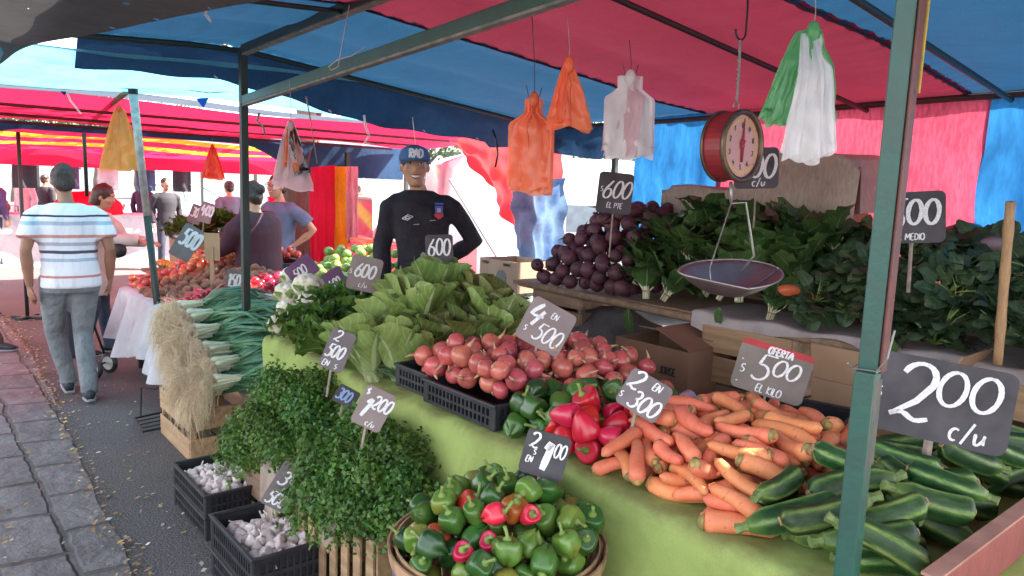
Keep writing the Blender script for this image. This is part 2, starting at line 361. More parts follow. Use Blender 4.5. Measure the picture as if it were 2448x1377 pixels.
def courgette(seed, L=.27, r=.034):
    random.seed(seed); mb = MB(); n = 16; seg = 40; bend = random.uniform(-.02, .02); rg, cols = [], []
    ph = random.random() * 6
    for i in range(n + 1):
        t = i / n; x = (t - .5) * L; sh = min(1, (.5 + t * 2.6)) * (1 if t < .88 else sqrt(max(.06, 1 - ((t - .88) / .125) ** 2))) * (.9 + .1 * t)
        c = Vec((x, bend * 4 * (t - .5) ** 2, 0)); rg.append([c + Vec((0, cos(2*pi*k/seg), sin(2*pi*k/seg))) * r * sh * (1 + .025 * cos(10*pi*k/seg + ph)) for k in range(seg)])
        for k in range(seg): cols.append(((.5 + .5 * cos(10 * pi * k / seg + ph)) ** 3, max(0, 1 - t * 5) * .9, .5))
    st = len(mb.v); mb.rings(rg)
    for i, c in enumerate(cols): mb.c[st + i] = c
    o = tmpl(mb.build('courgette', m_zuc, smooth=True), 'courgette')
    sb = MB(); q = Vec((-L/2, bend, 0)); hook = random.uniform(-.012, .012)
    sb.tube([q + Vec((.012, 0, 0)), q + Vec((-.012, hook*.3, 0)), q + Vec((-.03, hook, 0))], [r*.45, r*.3, r*.38], 6); sb.build('stem', m_stem, o)
    eb = MB(); q = Vec((L/2, bend, 0)); eb.tube([q + Vec((-.006, 0, 0)), q + Vec((.003, 0, 0))], [r*.36, r*.3], 9); eb.build('blossom_scar', m_scar, o)
    return o
ZUC = [courgette(i, L, r) for i, (L, r) in enumerate([(.235, .04), (.215, .038), (.25, .042), (.2, .04)])]
def pepper_mat(name, stops, rnd=.35):
    m, nt, b = new_mat(name); n = noisef(nt, 9, 3); f = math_(nt, 'ADD', math_(nt, 'MULTIPLY', n, .5), math_(nt, 'MULTIPLY', rand_(nt), .5)); c = ramp(nt, f, stops)
    nt.links.new(vary(nt, c, rnd, .03), b.inputs['Base Color']); nt.links.new(math_(nt, 'ADD', math_(nt, 'MULTIPLY', noisef(nt, 10, 3), .25), .18), b.inputs['Roughness']); b.inputs['Coat Weight'].default_value = .12; b.inputs['Coat Roughness'].default_value = .15
    bump_(nt, b, noisef(nt, 14, 2), .25, .01); return m
m_pgreen = pepper_mat('green_pepper_skin', [(.2, (.02, .07, .012)), (.45, (.05, .135, .02)), (.65, (.12, .2, .03)), (.77, (.2, .17, .03)), (.88, (.42, .1, .02))])
m_pdark = pepper_mat('dark_green_pepper_skin', [(.2, (.014, .05, .012)), (.6, (.035, .11, .016)), (.9, (.07, .13, .02))])
m_pred = pepper_mat('red_pepper_skin', [(.2, (.58, .012, .028)), (.6, (.5, .01, .022)), (.9, (.62, .03, .02))], .25)
m_porange = pepper_mat('turning_pepper_skin', [(.25, (.1, .13, .02)), (.5, (.4, .1, .02)), (.8, (.5, .07, .02))])
m_pplum = pepper_mat('plum_pepper_skin', [(.2, (.05, .015, .015)), (.8, (.08, .03, .015))])
m_pstem = pm('pepper_stem', (.2, .28, .06), (.12, .19, .04), 50, .6, .2)
def pepper(seed, mt, name, cat, H=.085, r=.041, pointy=0, lobes=4):
    random.seed(seed); mb = MB(); seg, n = 28, 14; rg = []; ph = random.random() * 6; asym = [random.uniform(.85, 1.12) for _ in range(lobes)]
    for i in range(n + 1):
        t = i / n; z = (t - .5) * H
        pr = (sin(pi * min(.5, t * 1.15 + .03)) if t < .45 else 1 - (.0 if t < .6 else ((t - .6) / .4) ** 2.2 * .55))
        if pointy: pr = (.12 + .95 * sin(pi * min(.5, .5 * t ** .75 + .02))) * (1 if t < .72 else 1 - ((t - .72) / .28) ** 2 * .5)
        zz = z - (.014 * (max(0, t - .86) / .14) if t > .86 else 0)
        if t > .93: pr *= 1 - (t - .93) / .07 * .75
        if t < .01: pr = .16
        row = []
        for k in range(seg):
            th = 2*pi*k/seg; j = (th + ph) / (2*pi) * lobes; l = .5 + .5 * cos((j - math.floor(j) - .5) * 2 * pi); w = 1 + (.17 * l - .1) * (1 if not pointy else .35)
            row.append(Vec((r * pr * w * cos(th), r * pr * w * sin(th), zz + (asym[int(j) % lobes] - 1) * .05 * (1 - t) - (.012 * l * (1 - t) ** 3 if not pointy else 0))))
        rg.append(row)
    mb.rings(rg); o = tmpl(mb.build(name, mt, smooth=True), cat)
    sb = MB(); k = random.uniform(-.018, .018); top = H/2 - .016; sb.tube([(0, 0, top), (0, 0, top + .006), (0, 0, top + .012), (k*.4, k*.2, top + .024), (k, k*.5, top + .04)], [.014, .013, .0055, .005, .006], 7); sb.build('stem', m_pstem, o, True)
    return o
PGREEN = [pepper(i, m_pgreen, 'green_pepper', 'bell pepper', H, r, 0, lb) for i, (H, r, lb) in enumerate([(.085, .041, 4), (.095, .04, 3), (.078, .043, 4), (.105, .038, 3)])]
PDARK = [pepper(i + 10, m_pdark, 'green_pepper', 'bell pepper', H, r, 0, lb) for i, (H, r, lb) in enumerate([(.09, .04, 4), (.1, .036, 3), (.08, .04, 4)])]
PRED = [pepper(i + 20, m_pred, 'red_pepper', 'red pepper', H, r, 1, 3) for i, (H, r) in enumerate([(.095, .04), (.085, .042), (.1, .037)])]
PSMALL = [pepper(i + 40, m_pred, 'small_red_pepper', 'red pepper', .062, .03, 0, 3) for i in range(2)]
PORANGE = [pepper(31, m_porange, 'turning_pepper', 'bell pepper', .09, .042, 0, 4)]; PPLUM = [pepper(32, m_pplum, 'plum_pepper', 'bell pepper', .085, .042, 0, 4)]
m_garlic = pm('garlic_skin', (.72, .66, .63), (.55, .42, .43), 14, .55, .3, .02, .3, 40, stretch=(2, 2, .5))
def garlic(seed):
    random.seed(seed); mb = MB(); r = .024; seg = 18; rg = []
    for i in range(11):
        t = i / 10; pr = sin(pi * min(1, t * .93 + .05)) ** .75; z = r * (-.75 + 1.5 * t + (.5 * max(0, t - .75) / .25))
        rg.append([Vec((r*pr*(1 + .09*abs(cos(3.5*2*pi*k/seg)) * (1-t)) * cos(2*pi*k/seg), r*pr*(1 + .09*abs(cos(3.5*2*pi*k/seg)) * (1-t)) * sin(2*pi*k/seg), z)) for k in range(seg)])
    mb.rings(rg); o = tmpl(mb.build('garlic_bulb', m_garlic, smooth=True), 'garlic')
    sb = MB(); k = random.uniform(-.01, .01); sb.tube([(0, 0, r*1.1), (k*.4, 0, r*1.4), (k, k, r*1.85)], [.006, .0035, .003], 6); sb.build('neck', m_garlic, o)
    return o
GARLIC = [garlic(i) for i in range(2)]
m_beet = pm('beet_skin', (.11, .035, .05), (.065, .02, .03), 14, .6, .5, .02, .3, 40)
m_root = pm('beet_root', (.07, .025, .03), None, 20, .7, .2)
def beet(seed):
    random.seed(seed); mb = MB(); r = .036; mb.ell((0, 0, 0), (r, r, r * .95), 16, 10)
    for i in range(len(mb.v)):
        q = Vec(mb.v[i]); mb.v[i] = q * (1 + .1 * noise.noise(q * 25 + Vec((seed * 3, 0, 0))))
    o = tmpl(mb.build('beetroot', m_beet, smooth=True), 'beetroot')
    sb = MB(); k = random.uniform(-.02, .02); sb.tube([(r*.88, 0, 0), (r*1.15, k*.2, 0), (r*1.7, k*.6, k*.3), (r*2.2, k, k)], [.009, .005, .0025, .001], 6); sb.build('tap_root', m_root, o, True)
    cb = MB()
    for q in range(4): cb.tube([(-r*.88, .005*cos(q*1.6), .005*sin(q*1.6)), (-r*1.25, .012*cos(q*1.6), .012*sin(q*1.6))], [.004, .003], 5)
    cb.build('leaf_stubs', m_root, o); return o
BEET = [beet(i) for i in range(2)]
def fruit(name, cat, mt, r, dimple=.2, seed=0, squash=.92, stem=True):
    random.seed(seed); mb = MB(); p = []
    for i in range(13):
        t = i / 12; th = pi * t; rr = r * (sin(th) ** .92); z = -r * squash * cos(th); 
        if t > .8: z -= dimple * r * ((t - .8) / .2) ** 2
        p.append((max(.001, rr), z))
    mb.lathe(p, 16); o = tmpl(mb.build(name, mt, smooth=True), cat)
    if stem: sb = MB(); sb.tube([(0, 0, r*(squash - dimple) - .002), (.003, 0, r*(squash - dimple) + .018)], [.0018, .0015], 5); sb.build('stem', m_dry, o)
    return o
def glossy(name, c1, c2, rnd=.3, hue=.02, scale=6, rough=.25): return pm(name, c1, c2, scale, rough, rnd, hue, coat=.25)
APPLE = [fruit('red_apple', 'apple', glossy('red_apple_skin', (.52, .02, .04), (.36, .015, .03)), .037)]
RAPPLE = [fruit('rosy_apple', 'apple', glossy('rosy_apple_skin', (.52, .05, .04), (.58, .16, .07), .35, .04, 14), .037, seed=3)]
GAPPLE = [fruit('green_apple', 'green apple', glossy('green_apple_skin', (.14, .23, .04), (.2, .28, .07), .25, .03), .04, seed=4)]
KIWI = [fruit('kiwi', 'kiwi', pm('kiwi_skin', (.3, .12, .075), (.2, .08, .05), 40, .85, .35, .02, .4, 120), .03, 0, 5, 1.2, False)]
MANGO = [fruit('yellow_plum', 'plum', glossy('yellow_plum_skin', (.72, .42, .06), (.6, .27, .05)), .03, .1, 6)]
TOMATO = [fruit('tomato', 'tomato', glossy('tomato_skin', (.6, .06, .03), (.5, .12, .05)), .035, .25, 7, .85)]
# ---------------------------------------------------------------- leafy produce
GA = 2.39996
def head(name, cat, seed, mt, n, L, wd, spread, curl, wav, cup, stem=None, waves=5, nl=8, nw=6, prof=None, baser=.02):
    random.seed(seed); mb = MB()
    for i in range(n):
        lv = i / (n - 1); a = GA * i + random.uniform(-.3, .3); out = Vec((cos(a), sin(a), 0)); k = random.uniform(.85, 1.12)
        d = ZZ + out * (spread * (1 - lv) ** .8 + random.uniform(-.08, .1)); r = baser * (1 - lv * .8)
        mb.leaf(out * r + ZZ * (.01 + .03 * lv), d, -out + ZZ * .15, L * k * (1 - .25 * lv), wd * k * (1 - .25 * lv), curl * (1.1 - .8 * lv) * random.uniform(.6, 1.3), wav, cup * random.uniform(.7, 1.2), nl, nw, prof, waves)
    o = tmpl(mb.build(name, mt, smooth=True), cat)
    if stem:
        sb = MB(); sb.lathe([(.004, -.03), (baser*1.1, -.022), (baser*1.35, 0), (baser*1.15, .03), (.004, .05)], 10); sb.build('stalk_base', stem, o, True)
    return o
m_rom = leafm('romaine_leaf', (.18, .29, .06), (.32, .43, .13), (.5, .56, .3), .14, .45, .3, .3, .02, .25, (.5, .54, .3))
m_romd = leafm('dark_romaine_leaf', (.1, .15, .03), (.22, .21, .06), (.36, .36, .14), .09, .5, .25, .4, .03, .25, (.36, .3, .14))
m_pale = pm('pale_stalk', (.5, .52, .3), (.38, .4, .2), 20, .6, .1)
rprof = lambda t: .34 + .66 * sin(pi * min(1, .12 + .8 * t ** 1.1)) if t < .93 else .72
def rprof(t): return (.45 + .55 * sst_(t * 1.4)) * sqrt(max(.015, 1 - max(0, (t - .6) / .405) ** 2)) * (1 + .06 * sin(t * 31))
def sst_(x): x = max(0, min(1, x)); return x * x * (3 - 2 * x)
ROM = [head('romaine_lettuce', 'lettuce', 40 + i, m, 18, .31, .16, .3, .7, .07, .75, m_pale, 5, 12, 8, rprof) for i, m in enumerate([m_rom, m_rom, m_romd])]
m_curly = leafm('curly_leaf', (.05, .13, .022), (.15, .26, .045), (.28, .36, .12), .06, .45, .3, .35, .02, 0)
CURLY = [head('curly_lettuce', 'lettuce', 50 + i, m_curly, 30, .17, .13, 1.5, 1.0, .2, .2, m_pale, 9, 8, 8) for i in range(2)]
m_chard = leafm('chard_leaf', (.036, .092, .024), (.085, .155, .038), (.26, .32, .15), .035, .4, .15, .4, .02, .2)
m_chstem = pm('chard_stem', (.62, .6, .42), (.5, .48, .3), 20, .5, .2)
m_tie = pm('tie_band', (.45, .2, .12), None, 10, .6)
def cprof(t): return sqrt(max(.02, 1 - ((t - .55) / .56) ** 2))
def chard(seed):
    random.seed(seed); mb, sb = MB(), MB()
    for i in range(11):
        a = GA * i; out = Vec((cos(a), sin(a), 0)); d = (ZZ + out * random.uniform(.05, .5)).normalized(); b = out * random.uniform(.008, .028); st = random.uniform(.1, .17)
        e = b + d * st; sb.tube([b * .9, b + ZZ * st * .5, e, e + d * .06], [.009, .0085, .0065, .003], 6, flat=.6)
        mb.leaf(e - d * .02, d + out * .15, -out + ZZ * .3, random.uniform(.2, .28), random.uniform(.14, .19), random.uniform(.4, 1.9), .07, .2, 9, 8, cprof, 7)
    o = tmpl(mb.build('chard_bunch', m_chard, smooth=True), 'chard'); sb.build('stems', m_chstem, o, True)
    tb = MB(); tb.lathe([(.03, .05), (.034, .054), (.03, .058)], 12); tb.build('tie', m_tie, o); return o
CHARD = [chard(60 + i) for i in range(3)]
m_spin = leafm('spinach_leaf', (.03, .065, .025), (.06, .105, .04), (.12, .17, .07), .04, .5, .12, .4, .02, .15)
m_spstem = pm('spinach_stem', (.16, .26, .06), (.26, .36, .1), 20, .5, .3)
def spinach(seed):
    random.seed(seed); mb, sb = MB(), MB()
    for i in range(34):
        a = random.uniform(0, 6.28); out = Vec((cos(a), sin(a), 0)); d = (ZZ * random.uniform(.1, 1) + out).normalized(); b = Vec((0, 0, -.04)); e = b + d * random.uniform(.07, .15)
        if i % 2 == 0: sb.tube([b, (b + e) / 2 + ZZ * .012, e], [.003, .0028, .002], 5)
        mb.leaf(e, d + ZZ * random.uniform(-.5, .3), ZZ * .8 + out * .4, random.uniform(.08, .13), random.uniform(.07, .1), random.uniform(.2, 1.2), .07, random.uniform(-.1, .3), 6, 4, lambda t: sqrt(max(.01, 1 - ((t - .42) / .6) ** 2)) * (1.1 - .3 * t), 3)
    o = tmpl(mb.build('spinach_bunch', m_spin, smooth=True), 'spinach'); sb.build('stems', m_spstem, o, True); return o
SPIN = [spinach(70 + i) for i in range(3)]
m_pars = leafm('parsley_leaf', (.045, .14, .022), (.18, .33, .055), (.12, .22, .04), .03, .45, .3, .45, .04)
def parsley(seed, n=900):
    random.seed(seed); mb, sb = MB(), MB()
    for i in range(n):
        a, c = random.uniform(0, 6.28), random.uniform(-.25, 1) ; s_ = sqrt(1 - c * c); d = Vec((s_ * cos(a), s_ * sin(a), c)); k = random.uniform(.55, 1.03) if random.random() < .8 else random.uniform(1, 1.14)
        p = Vec((d.x * .135, d.y * .125, d.z * .135 - .05 * (d.x * d.x + d.y * d.y))) * k * (1 + .5 * noise.noise(d * 3 + Vec((seed, 0, 0)))); rv = random.random() * (.3 + .9 * max(0, noise.noise(d * 3.2) + .42))
        n1 = (d + Vec((random.gauss(0, .5), random.gauss(0, .5), random.gauss(0, .5)))).normalized(); t = n1.orthogonal().normalized(); t = Matrix.Rotation(random.uniform(0, 6.28), 3, n1) @ t; sd = n1.cross(t); sz = random.uniform(.009, .018)
        for q in (-.9, 0, .9):
            dd = t * cos(q) + sd * sin(q); s2 = n1.cross(dd); L = sz * (1.15 if q == 0 else .9); cc = (0.3, .5, rv); c2 = (.6, .9, rv)
            mb.af([mb.av(p, cc), mb.av(p + dd*L*.55 + s2*L*.42 + n1*L*.12, c2), mb.av(p + dd*L, c2), mb.av(p + dd*L*.55 - s2*L*.42 + n1*L*.1, c2)])
        if i % 5 == 0: sb.tube([p * .35, p * .75, p], [.0012, .001, .0006], 3, False)
    for i in range(34):
        a = random.uniform(0, 6.28); r = random.uniform(0, .02); sb.tube([(r*cos(a), r*sin(a), .02), (r*cos(a)*.7, r*sin(a)*.7, -.06), (r*cos(a)*2, r*sin(a)*2, -.15 - random.random() * .03)], [.0018, .0022, .002], 4)
    o = tmpl(mb.build('parsley_bunch', m_pars, smooth=True), 'parsley'); sb.build('stems', m_spstem, o); return o
PARS = [parsley(80 + i) for i in range(3)]
m_white = pm('scallion_white', (.72, .72, .6), (.55, .6, .38), 12, .35, .15, stretch=(.5, 3, 3))
m_sgreen = pm('scallion_leaf', (.045, .13, .075), (.1, .22, .11), 6, .4, .35, .03, stretch=(.6, 6, 6))
m_sroot = pm('scallion_root', (.72, .6, .44), (.56, .44, .3), 60, .9, .25)
def scallion(seed):
    random.seed(seed); wb, gb, rb = MB(), MB(), MB()
    for i in range(10):
        a = GA * i; r = .034 * sqrt((i + .5) / 10); y, z = r * cos(a) * 1.5, r * sin(a); x0 = random.uniform(-.02, .02); y2, z2 = y * .55, z * .55
        wb.tube([(x0 - .008, y, z), (x0, y, z), (x0 + .012, y, z), (x0 + .035, y*.9, z*.9), (x0 + .1, y2, z2), (x0 + .16, y2, z2)], [.004, .012, .015, .0115, .0085, .008], 8)
        for j in range(4):
            L = random.uniform(.32, .5); sy, sz = random.gauss(0, .14) + y * 1.5, random.uniform(-.02, .09); x1 = x0 + .155
            gb.tube([(x1, y2, z2), (x1 + L*.3, y2 + sy*.35, z2 + sz*.6), (x1 + L*.65, y2 + sy*.8, z2 + sz*.6), (x1 + L, y2 + sy*1.3, z2 + sz*.1 - random.uniform(.02, .13))], [.009, .0135, .011, .002], 6, flat=.45)
        for j in range(32):
            dy, dz = random.gauss(0, .05), random.gauss(-.035, .045); L = random.uniform(.03, .095); c0 = Vec((x0 - .006, y + random.gauss(0, .004), z + random.gauss(0, .004)))
            pts = [c0, c0 + Vec((-L*.4, dy*.7, dz*.4 + .01)), c0 + Vec((-L*.8, dy*1.2, dz - .01)), c0 + Vec((-L*random.uniform(.7, 1.1), dy*1.3 + random.gauss(0, .03), dz*1.5 - .03 + random.gauss(0, .02)))]
            rb.tube(pts, [.0011, .0011, .0009, .0005], 3, False)
    o = tmpl(gb.build('scallion_bunch', m_sgreen, smooth=True), 'scallions'); wb.build('bulbs', m_white, o, True); rb.build('roots', m_sroot, o)
    tb = MB(); tb.loft([((.145, 0, 0), (0, .027, 0), (0, 0, .02)), ((.15, 0, 0), (0, .03, 0), (0, 0, .023)), ((.155, 0, 0), (0, .027, 0), (0, 0, .02))]); tb.build('tie', pm('dark_tie', (.05, .05, .05)), o)
    return o
SCAL = [scallion(90 + i) for i in range(3)]
m_cauli = pm('cauliflower_curd', (.74, .7, .58), (.6, .55, .42), 40, .8, .1, bump=.5, bscale=160, sss=.1)
def cauli(seed):
    random.seed(seed); mb = MB(); mb.ell((0, 0, 0), (.085, .085, .065), 72, 44); pts = [Vec((random.gauss(0, 1), random.gauss(0, 1), random.gauss(0, 1))).normalized() for _ in range(90)]
    for i in range(len(mb.v)):
        q = Vec(mb.v[i]); d = q.normalized(); m = sorted((d - p).length for p in pts)[0]; mb.v[i] = q * (1.08 - .9 * m * m * 1.6 + .03 * noise.noise(d * 28))
    o = tmpl(mb.build('cauliflower', m_cauli, smooth=True), 'cauliflower'); lb = MB()
    for i in range(6):
        a = i * 1.05; out = Vec((cos(a), sin(a), 0)); lb.leaf(out * .05 - ZZ * .06, out + ZZ * .7, -out + ZZ * .5, .07, .07, .3, .06, .4, 5, 4)
    lb.build('outer_leaf', m_rom, o, True); return o
CAUL = [cauli(95), cauli(96)]
random.seed(5)
# ---------------------------------------------------------------- hand lettering (strokes laid as chalk ribbons)
def arc(cx, cy, rx, ry, a0, a1, n=14): return [(cx + rx * cos(R(a0 + (a1-a0)*i/n)), cy + ry * sin(R(a0 + (a1-a0)*i/n))) for i in range(n+1)]
GL = {
 '0': (.62, [arc(.31, .5, .25, .48, 80, 450, 22)]),
 '1': (.4, [[(.08, .74), (.26, .98), (.22, .02)]]),
 '2': (.62, [arc(.3, .72, .23, .26, 165, -20, 10) + [(.36, .34), (.05, .04)], [(.05, .04), (.22, .1), (.42, .0), (.6, .06)]]),
 '3': (.6, [arc(.28, .75, .2, .23, 150, -70, 10) + [(.24, .53)], [(.24, .53)] + arc(.26, .27, .26, .27, 75, -150, 12)]),
 '4': (.64, [[(.24, 1), (.06, .42), (.6, .46)], [(.46, .72), (.38, -.06)]]),
 '5': (.62, [[(.2, .97), (.6, .98)], [(.22, .97), (.16, .58)] + arc(.27, .29, .27, .3, 105, -140, 13)]),
 '6': (.6, [[(.44, 1), (.16, .6)] + arc(.3, .27, .24, .27, 160, 500, 20)]),
 '8': (.6, [arc(.3, .74, .2, .24, -80, 280, 14), arc(.3, .26, .25, .26, 90, 450, 16)]),
 'A': (.6, [[(.02, 0), (.3, 1), (.56, 0)], [(.12, .36), (.48, .36)]]),
 'B': (.56, [[(.08, 0), (.08, 1)], [(.08, 1), (.4, .9), (.38, .6), (.1, .52)], [(.1, .52), (.5, .42), (.46, .08), (.08, 0)]]),
 'C': (.62, [arc(.3, .5, .26, .5, 50, 310, 14)]),
 'D': (.6, [[(.08, 0), (.08, 1)], [(.08, 1), (.42, .86), (.54, .5), (.42, .14), (.08, 0)]]),
 'E': (.5, [[(.46, .98), (.1, .94), (.08, .04), (.46, .02)], [(.08, .5), (.4, .52)]]),
 'F': (.5, [[(.46, .98), (.08, .96), (.08, 0)], [(.08, .5), (.4, .52)]]),
 'G': (.6, [arc(.3, .5, .26, .5, 50, 345, 14) + [(.34, .42)]]),
 'I': (.2, [[(.1, 1), (.1, 0)]]), 'J': (.46, [[(.4, 1), (.38, .25), (.24, .0), (.04, .14)]]),
 'K': (.54, [[(.08, 1), (.08, 0)], [(.48, .95), (.1, .45), (.5, .02)]]), 'L': (.48, [[(.1, 1), (.08, .03), (.44, .05)]]),
 'M': (.74, [[(.04, 0), (.12, 1), (.36, .3), (.6, 1), (.68, 0)]]), 'N': (.6, [[(.06, 0), (.08, 1), (.48, .02), (.52, 1)]]),
 'O': (.62, [arc(.31, .5, .26, .5, 90, 450, 18)]), 'P': (.54, [[(.08, 0), (.1, 1)], [(.1, 1), (.46, .9), (.44, .56), (.1, .48)]]),
 'R': (.58, [[(.08, 0), (.1, 1)], [(.1, 1), (.46, .9), (.42, .58), (.1, .5), (.52, 0)]]),
 'S': (.52, [arc(.27, .75, .2, .24, 40, 250, 9) + arc(.25, .26, .22, .26, 85, -140, 10)]),
 'T': (.54, [[(.02, .97), (.5, .98)], [(.27, .97), (.25, 0)]]), 'U': (.56, [[(.06, 1), (.08, .3), (.26, .02), (.46, .3), (.48, 1)]]),
 'u': (.5, [[(.06, .55), (.1, .12), (.24, .02), (.42, .3), (.44, .55)], [(.44, .4), (.48, .06)]]), 'c': (.46, [arc(.24, .3, .2, .3, 50, 300, 10)]),
 'i': (.2, [[(.1, .55), (.1, 0)], [(.1, .74), (.1, .8)]]), '/': (.56, [[(.46, 1), (.12, -.1)]]), '$': (.4, [arc(.2, .6, .15, .16, 40, 250, 8) + arc(.2, .3, .16, .15, 85, -140, 8), [(.22, .9), (.2, 0)]]),
 '"': (.24, [[(.06, .2), (.07, .06)], [(.16, .2), (.17, .06)]]), '.': (.2, [[(.08, .06), (.1, 0)]]), ' ': (.4, []), 'X': (.52, [[(.04, 1), (.48, 0)], [(.46, 1), (.04, 0)]]),
}
def smooth_line(p, k=3):
    if len(p) < 3 or len(p) > 8: return [Vec((*q, 0)) for q in p]
    out = []
    for i in range(len(p) - 1):
        p0, p1, p2, p3 = [Vec(p[max(0, min(len(p)-1, j))]) for j in (i-1, i, i+1, i+2)]
        for t in [q / k for q in range(k)]: out.append(.5 * ((2*p1) + (p2-p0)*t + (2*p0-5*p1+4*p2-p3)*t*t + (3*p1-p0-3*p2+p3)*t**3))
    out.append(Vec(p[-1])); return [Vec((q[0], q[1], 0)) for q in out]
def letters(mb, text, x, y, h, th=.09, slant=.12, wide=1.0, rot=0, z=.0012, both=False, track=1.0, center=False, jit=.02):
    """text with its baseline start at (x, y), height h, as flat raised chalk strokes in the local XY plane"""
    cur = 0
    if center: x -= sum(GL.get(c, GL[' '])[0] for c in text) * h * wide * track / 2
    for ch in text:
        w, st = GL.get(ch, GL[' '])
        for s_ in st:
            jx, jy = random.uniform(-jit, jit), random.uniform(-jit, jit)
            pts = [(cur + p.x + jx + slant * p.y, p.y + jy) for p in smooth_line(s_)]
            P = [Vec((x + (a*cos(rot)*wide - b*sin(rot)) * h, y + (a*sin(rot)*wide + b*cos(rot)) * h, z)) for a, b in pts]; L, Rr = [], []
            for i, p in enumerate(P):
                d = (P[min(i+1, len(P)-1)] - P[max(i-1, 0)]); d = d.normalized() if d.length > 1e-9 else Vec((1, 0, 0)); n = Vec((-d.y, d.x, 0)); k = th * h * .5 * (.75 + .5 * abs(d.y)) * random.uniform(.88, 1.12)
                if i in (0, len(P)-1): k *= .8
                L.append(mb.av(p + n * k)); Rr.append(mb.av(p - n * k))
            for i in range(len(P) - 1): mb.af((L[i], Rr[i], Rr[i+1], L[i+1]))
        cur += w * track
m_chalk = pm('chalk', (.82, .8, .8), (.6, .58, .6), 160, .9, .05)
m_bluechalk = pm('blue_chalk', (.3, .42, .7), None, 160, .9, .05)
def board_mat(name, c, dusty=.35): return pm(name, c, tuple(min(1, x * (1 + dusty) + .02 * dusty) for x in c), 7, .75, .1, 0, .15, 60, spec=.25, lo=.3, hi=.75)
M_SLATE = board_mat('slate_board', (.045, .04, .045), .9); M_BROWN = board_mat('worn_brown_board', (.2, .155, .15), .4); M_GREYB = board_mat('worn_grey_board', (.13, .11, .115), .5); M_PURP = board_mat('purple_board', (.12, .055, .12), .5)
m_stake = pm('sign_stake', (.34, .26, .22), (.22, .16, .13), 30, .7, .2)
def rrect(w, h, r, n=4):
    return [(sx*(w/2 - r) + r*cos(R(a0 + 90*i/n)), sy*(h/2 - r) + r*sin(R(a0 + 90*i/n))) for sx, sy, a0 in ((1,1,0), (-1,1,90), (-1,-1,180), (1,-1,270)) for i in range(n+1)]
def sign(p, w, h, roll, mat, texts, label, tilt=.12, yaw=0, rad=None, stake=.12, stake_x=0, ink=None, band=None, name='price_sign', stake_w=.012):
    """board centred on p, facing the aisle, rolled by roll (radians, counter-clockwise), leaning back by tilt"""
    p = Vec(p); d = (CAM - p); d.z = 0; d.normalize(); d = Matrix.Rotation(yaw, 3, 'Z') @ d; n = (d + ZZ * tilt).normalized(); x = ZZ.cross(n).normalized(); y = n.cross(x)
    M3 = Matrix((x, y, n)).transposed() @ Matrix.Rotation(roll, 3, 'Z'); mb = MB(); o2 = rrect(w, h, rad if rad is not None else .12 * min(w, h)); t = .0035
    o2 = [(a + .004*w*noise.noise(Vec((a*40, b*40, p.x))), b + .006*h*noise.noise(Vec((a*40, b*40, p.y + 9)))) for a, b in o2]
    mb.rings([[Vec((a, b, -t)) for a, b in o2], [Vec((a, b, t)) for a, b in o2]]); o = mb.build(name, mat); o.matrix_basis = Matrix.Translation(p) @ M3.to_4x4()
    tag(o, label, 'price sign', 'hand lettered price signs standing in the produce')
    if band:
        bb = MB(); bw, bh, by, bm = band; bo = [(a, max(b, by)) for a, b in o2 if b > by - .02]; bb.rings([[Vec((a*1.002, b, t - .001)) for a, b in bo], [Vec((a*1.002, b + .0005, t + .0012)) for a, b in bo]]); bb.build('header_band', bm, o)
    lb = MB()
    for tx in texts: letters(lb, *tx[:4], **(tx[4] if len(tx) > 4 else {}), z=t + .0022)
    lb.build('lettering', ink or m_chalk, o)
    if stake:
        sb = MB(); dn = M3.inverted() @ Vec((0, 0, -1)); b0 = Vec((stake_x, -h * .38, -t - .004)); sb.tube([b0 + Vec((0, h*.3, 0)), b0, b0 + Vec((dn.x*.6, dn.y, 0)) * (stake + h * .12)], [stake_w/2]*3, 6, flat=.6); sb.build('stake', m_stake, o)
    return o
# ---------------------------------------------------------------- people (local frame: feet at z = 0, facing -Y, +X is the viewer's right when they face us)
m_skin = pm('skin', (.5, .26, .165), (.44, .22, .14), 8, .45, .1, sss=.15); m_skin2 = pm('tanned_skin', (.34, .16, .1), (.28, .125, .08), 8, .5, .1, sss=.1)
m_hair = pm('dark_hair', (.02, .014, .012), (.04, .025, .02), 60, .5, 0, bump=.6, bscale=120, stretch=(1, 1, .15)); m_hairb = pm('brown_hair', (.035, .016, .012), (.06, .026, .018), 50, .45, 0, bump=.6, bscale=120, stretch=(1, 1, .15))
m_hairg = pm('greying_hair', (.022, .014, .012), (.05, .033, .03), 70, .6, 0, bump=.6, bscale=120, stretch=(1, 1, .3))
m_eye = pm('eye_white', (.8, .78, .75), None, 5, .2, 0); m_iris = pm('dark_iris', (.02, .012, .01), None, 5, .1, 0); m_teeth = pm('teeth', (.85, .8, .74), None, 5, .25, 0); m_lip = pm('lips', (.33, .09, .07), None, 5, .4, 0)
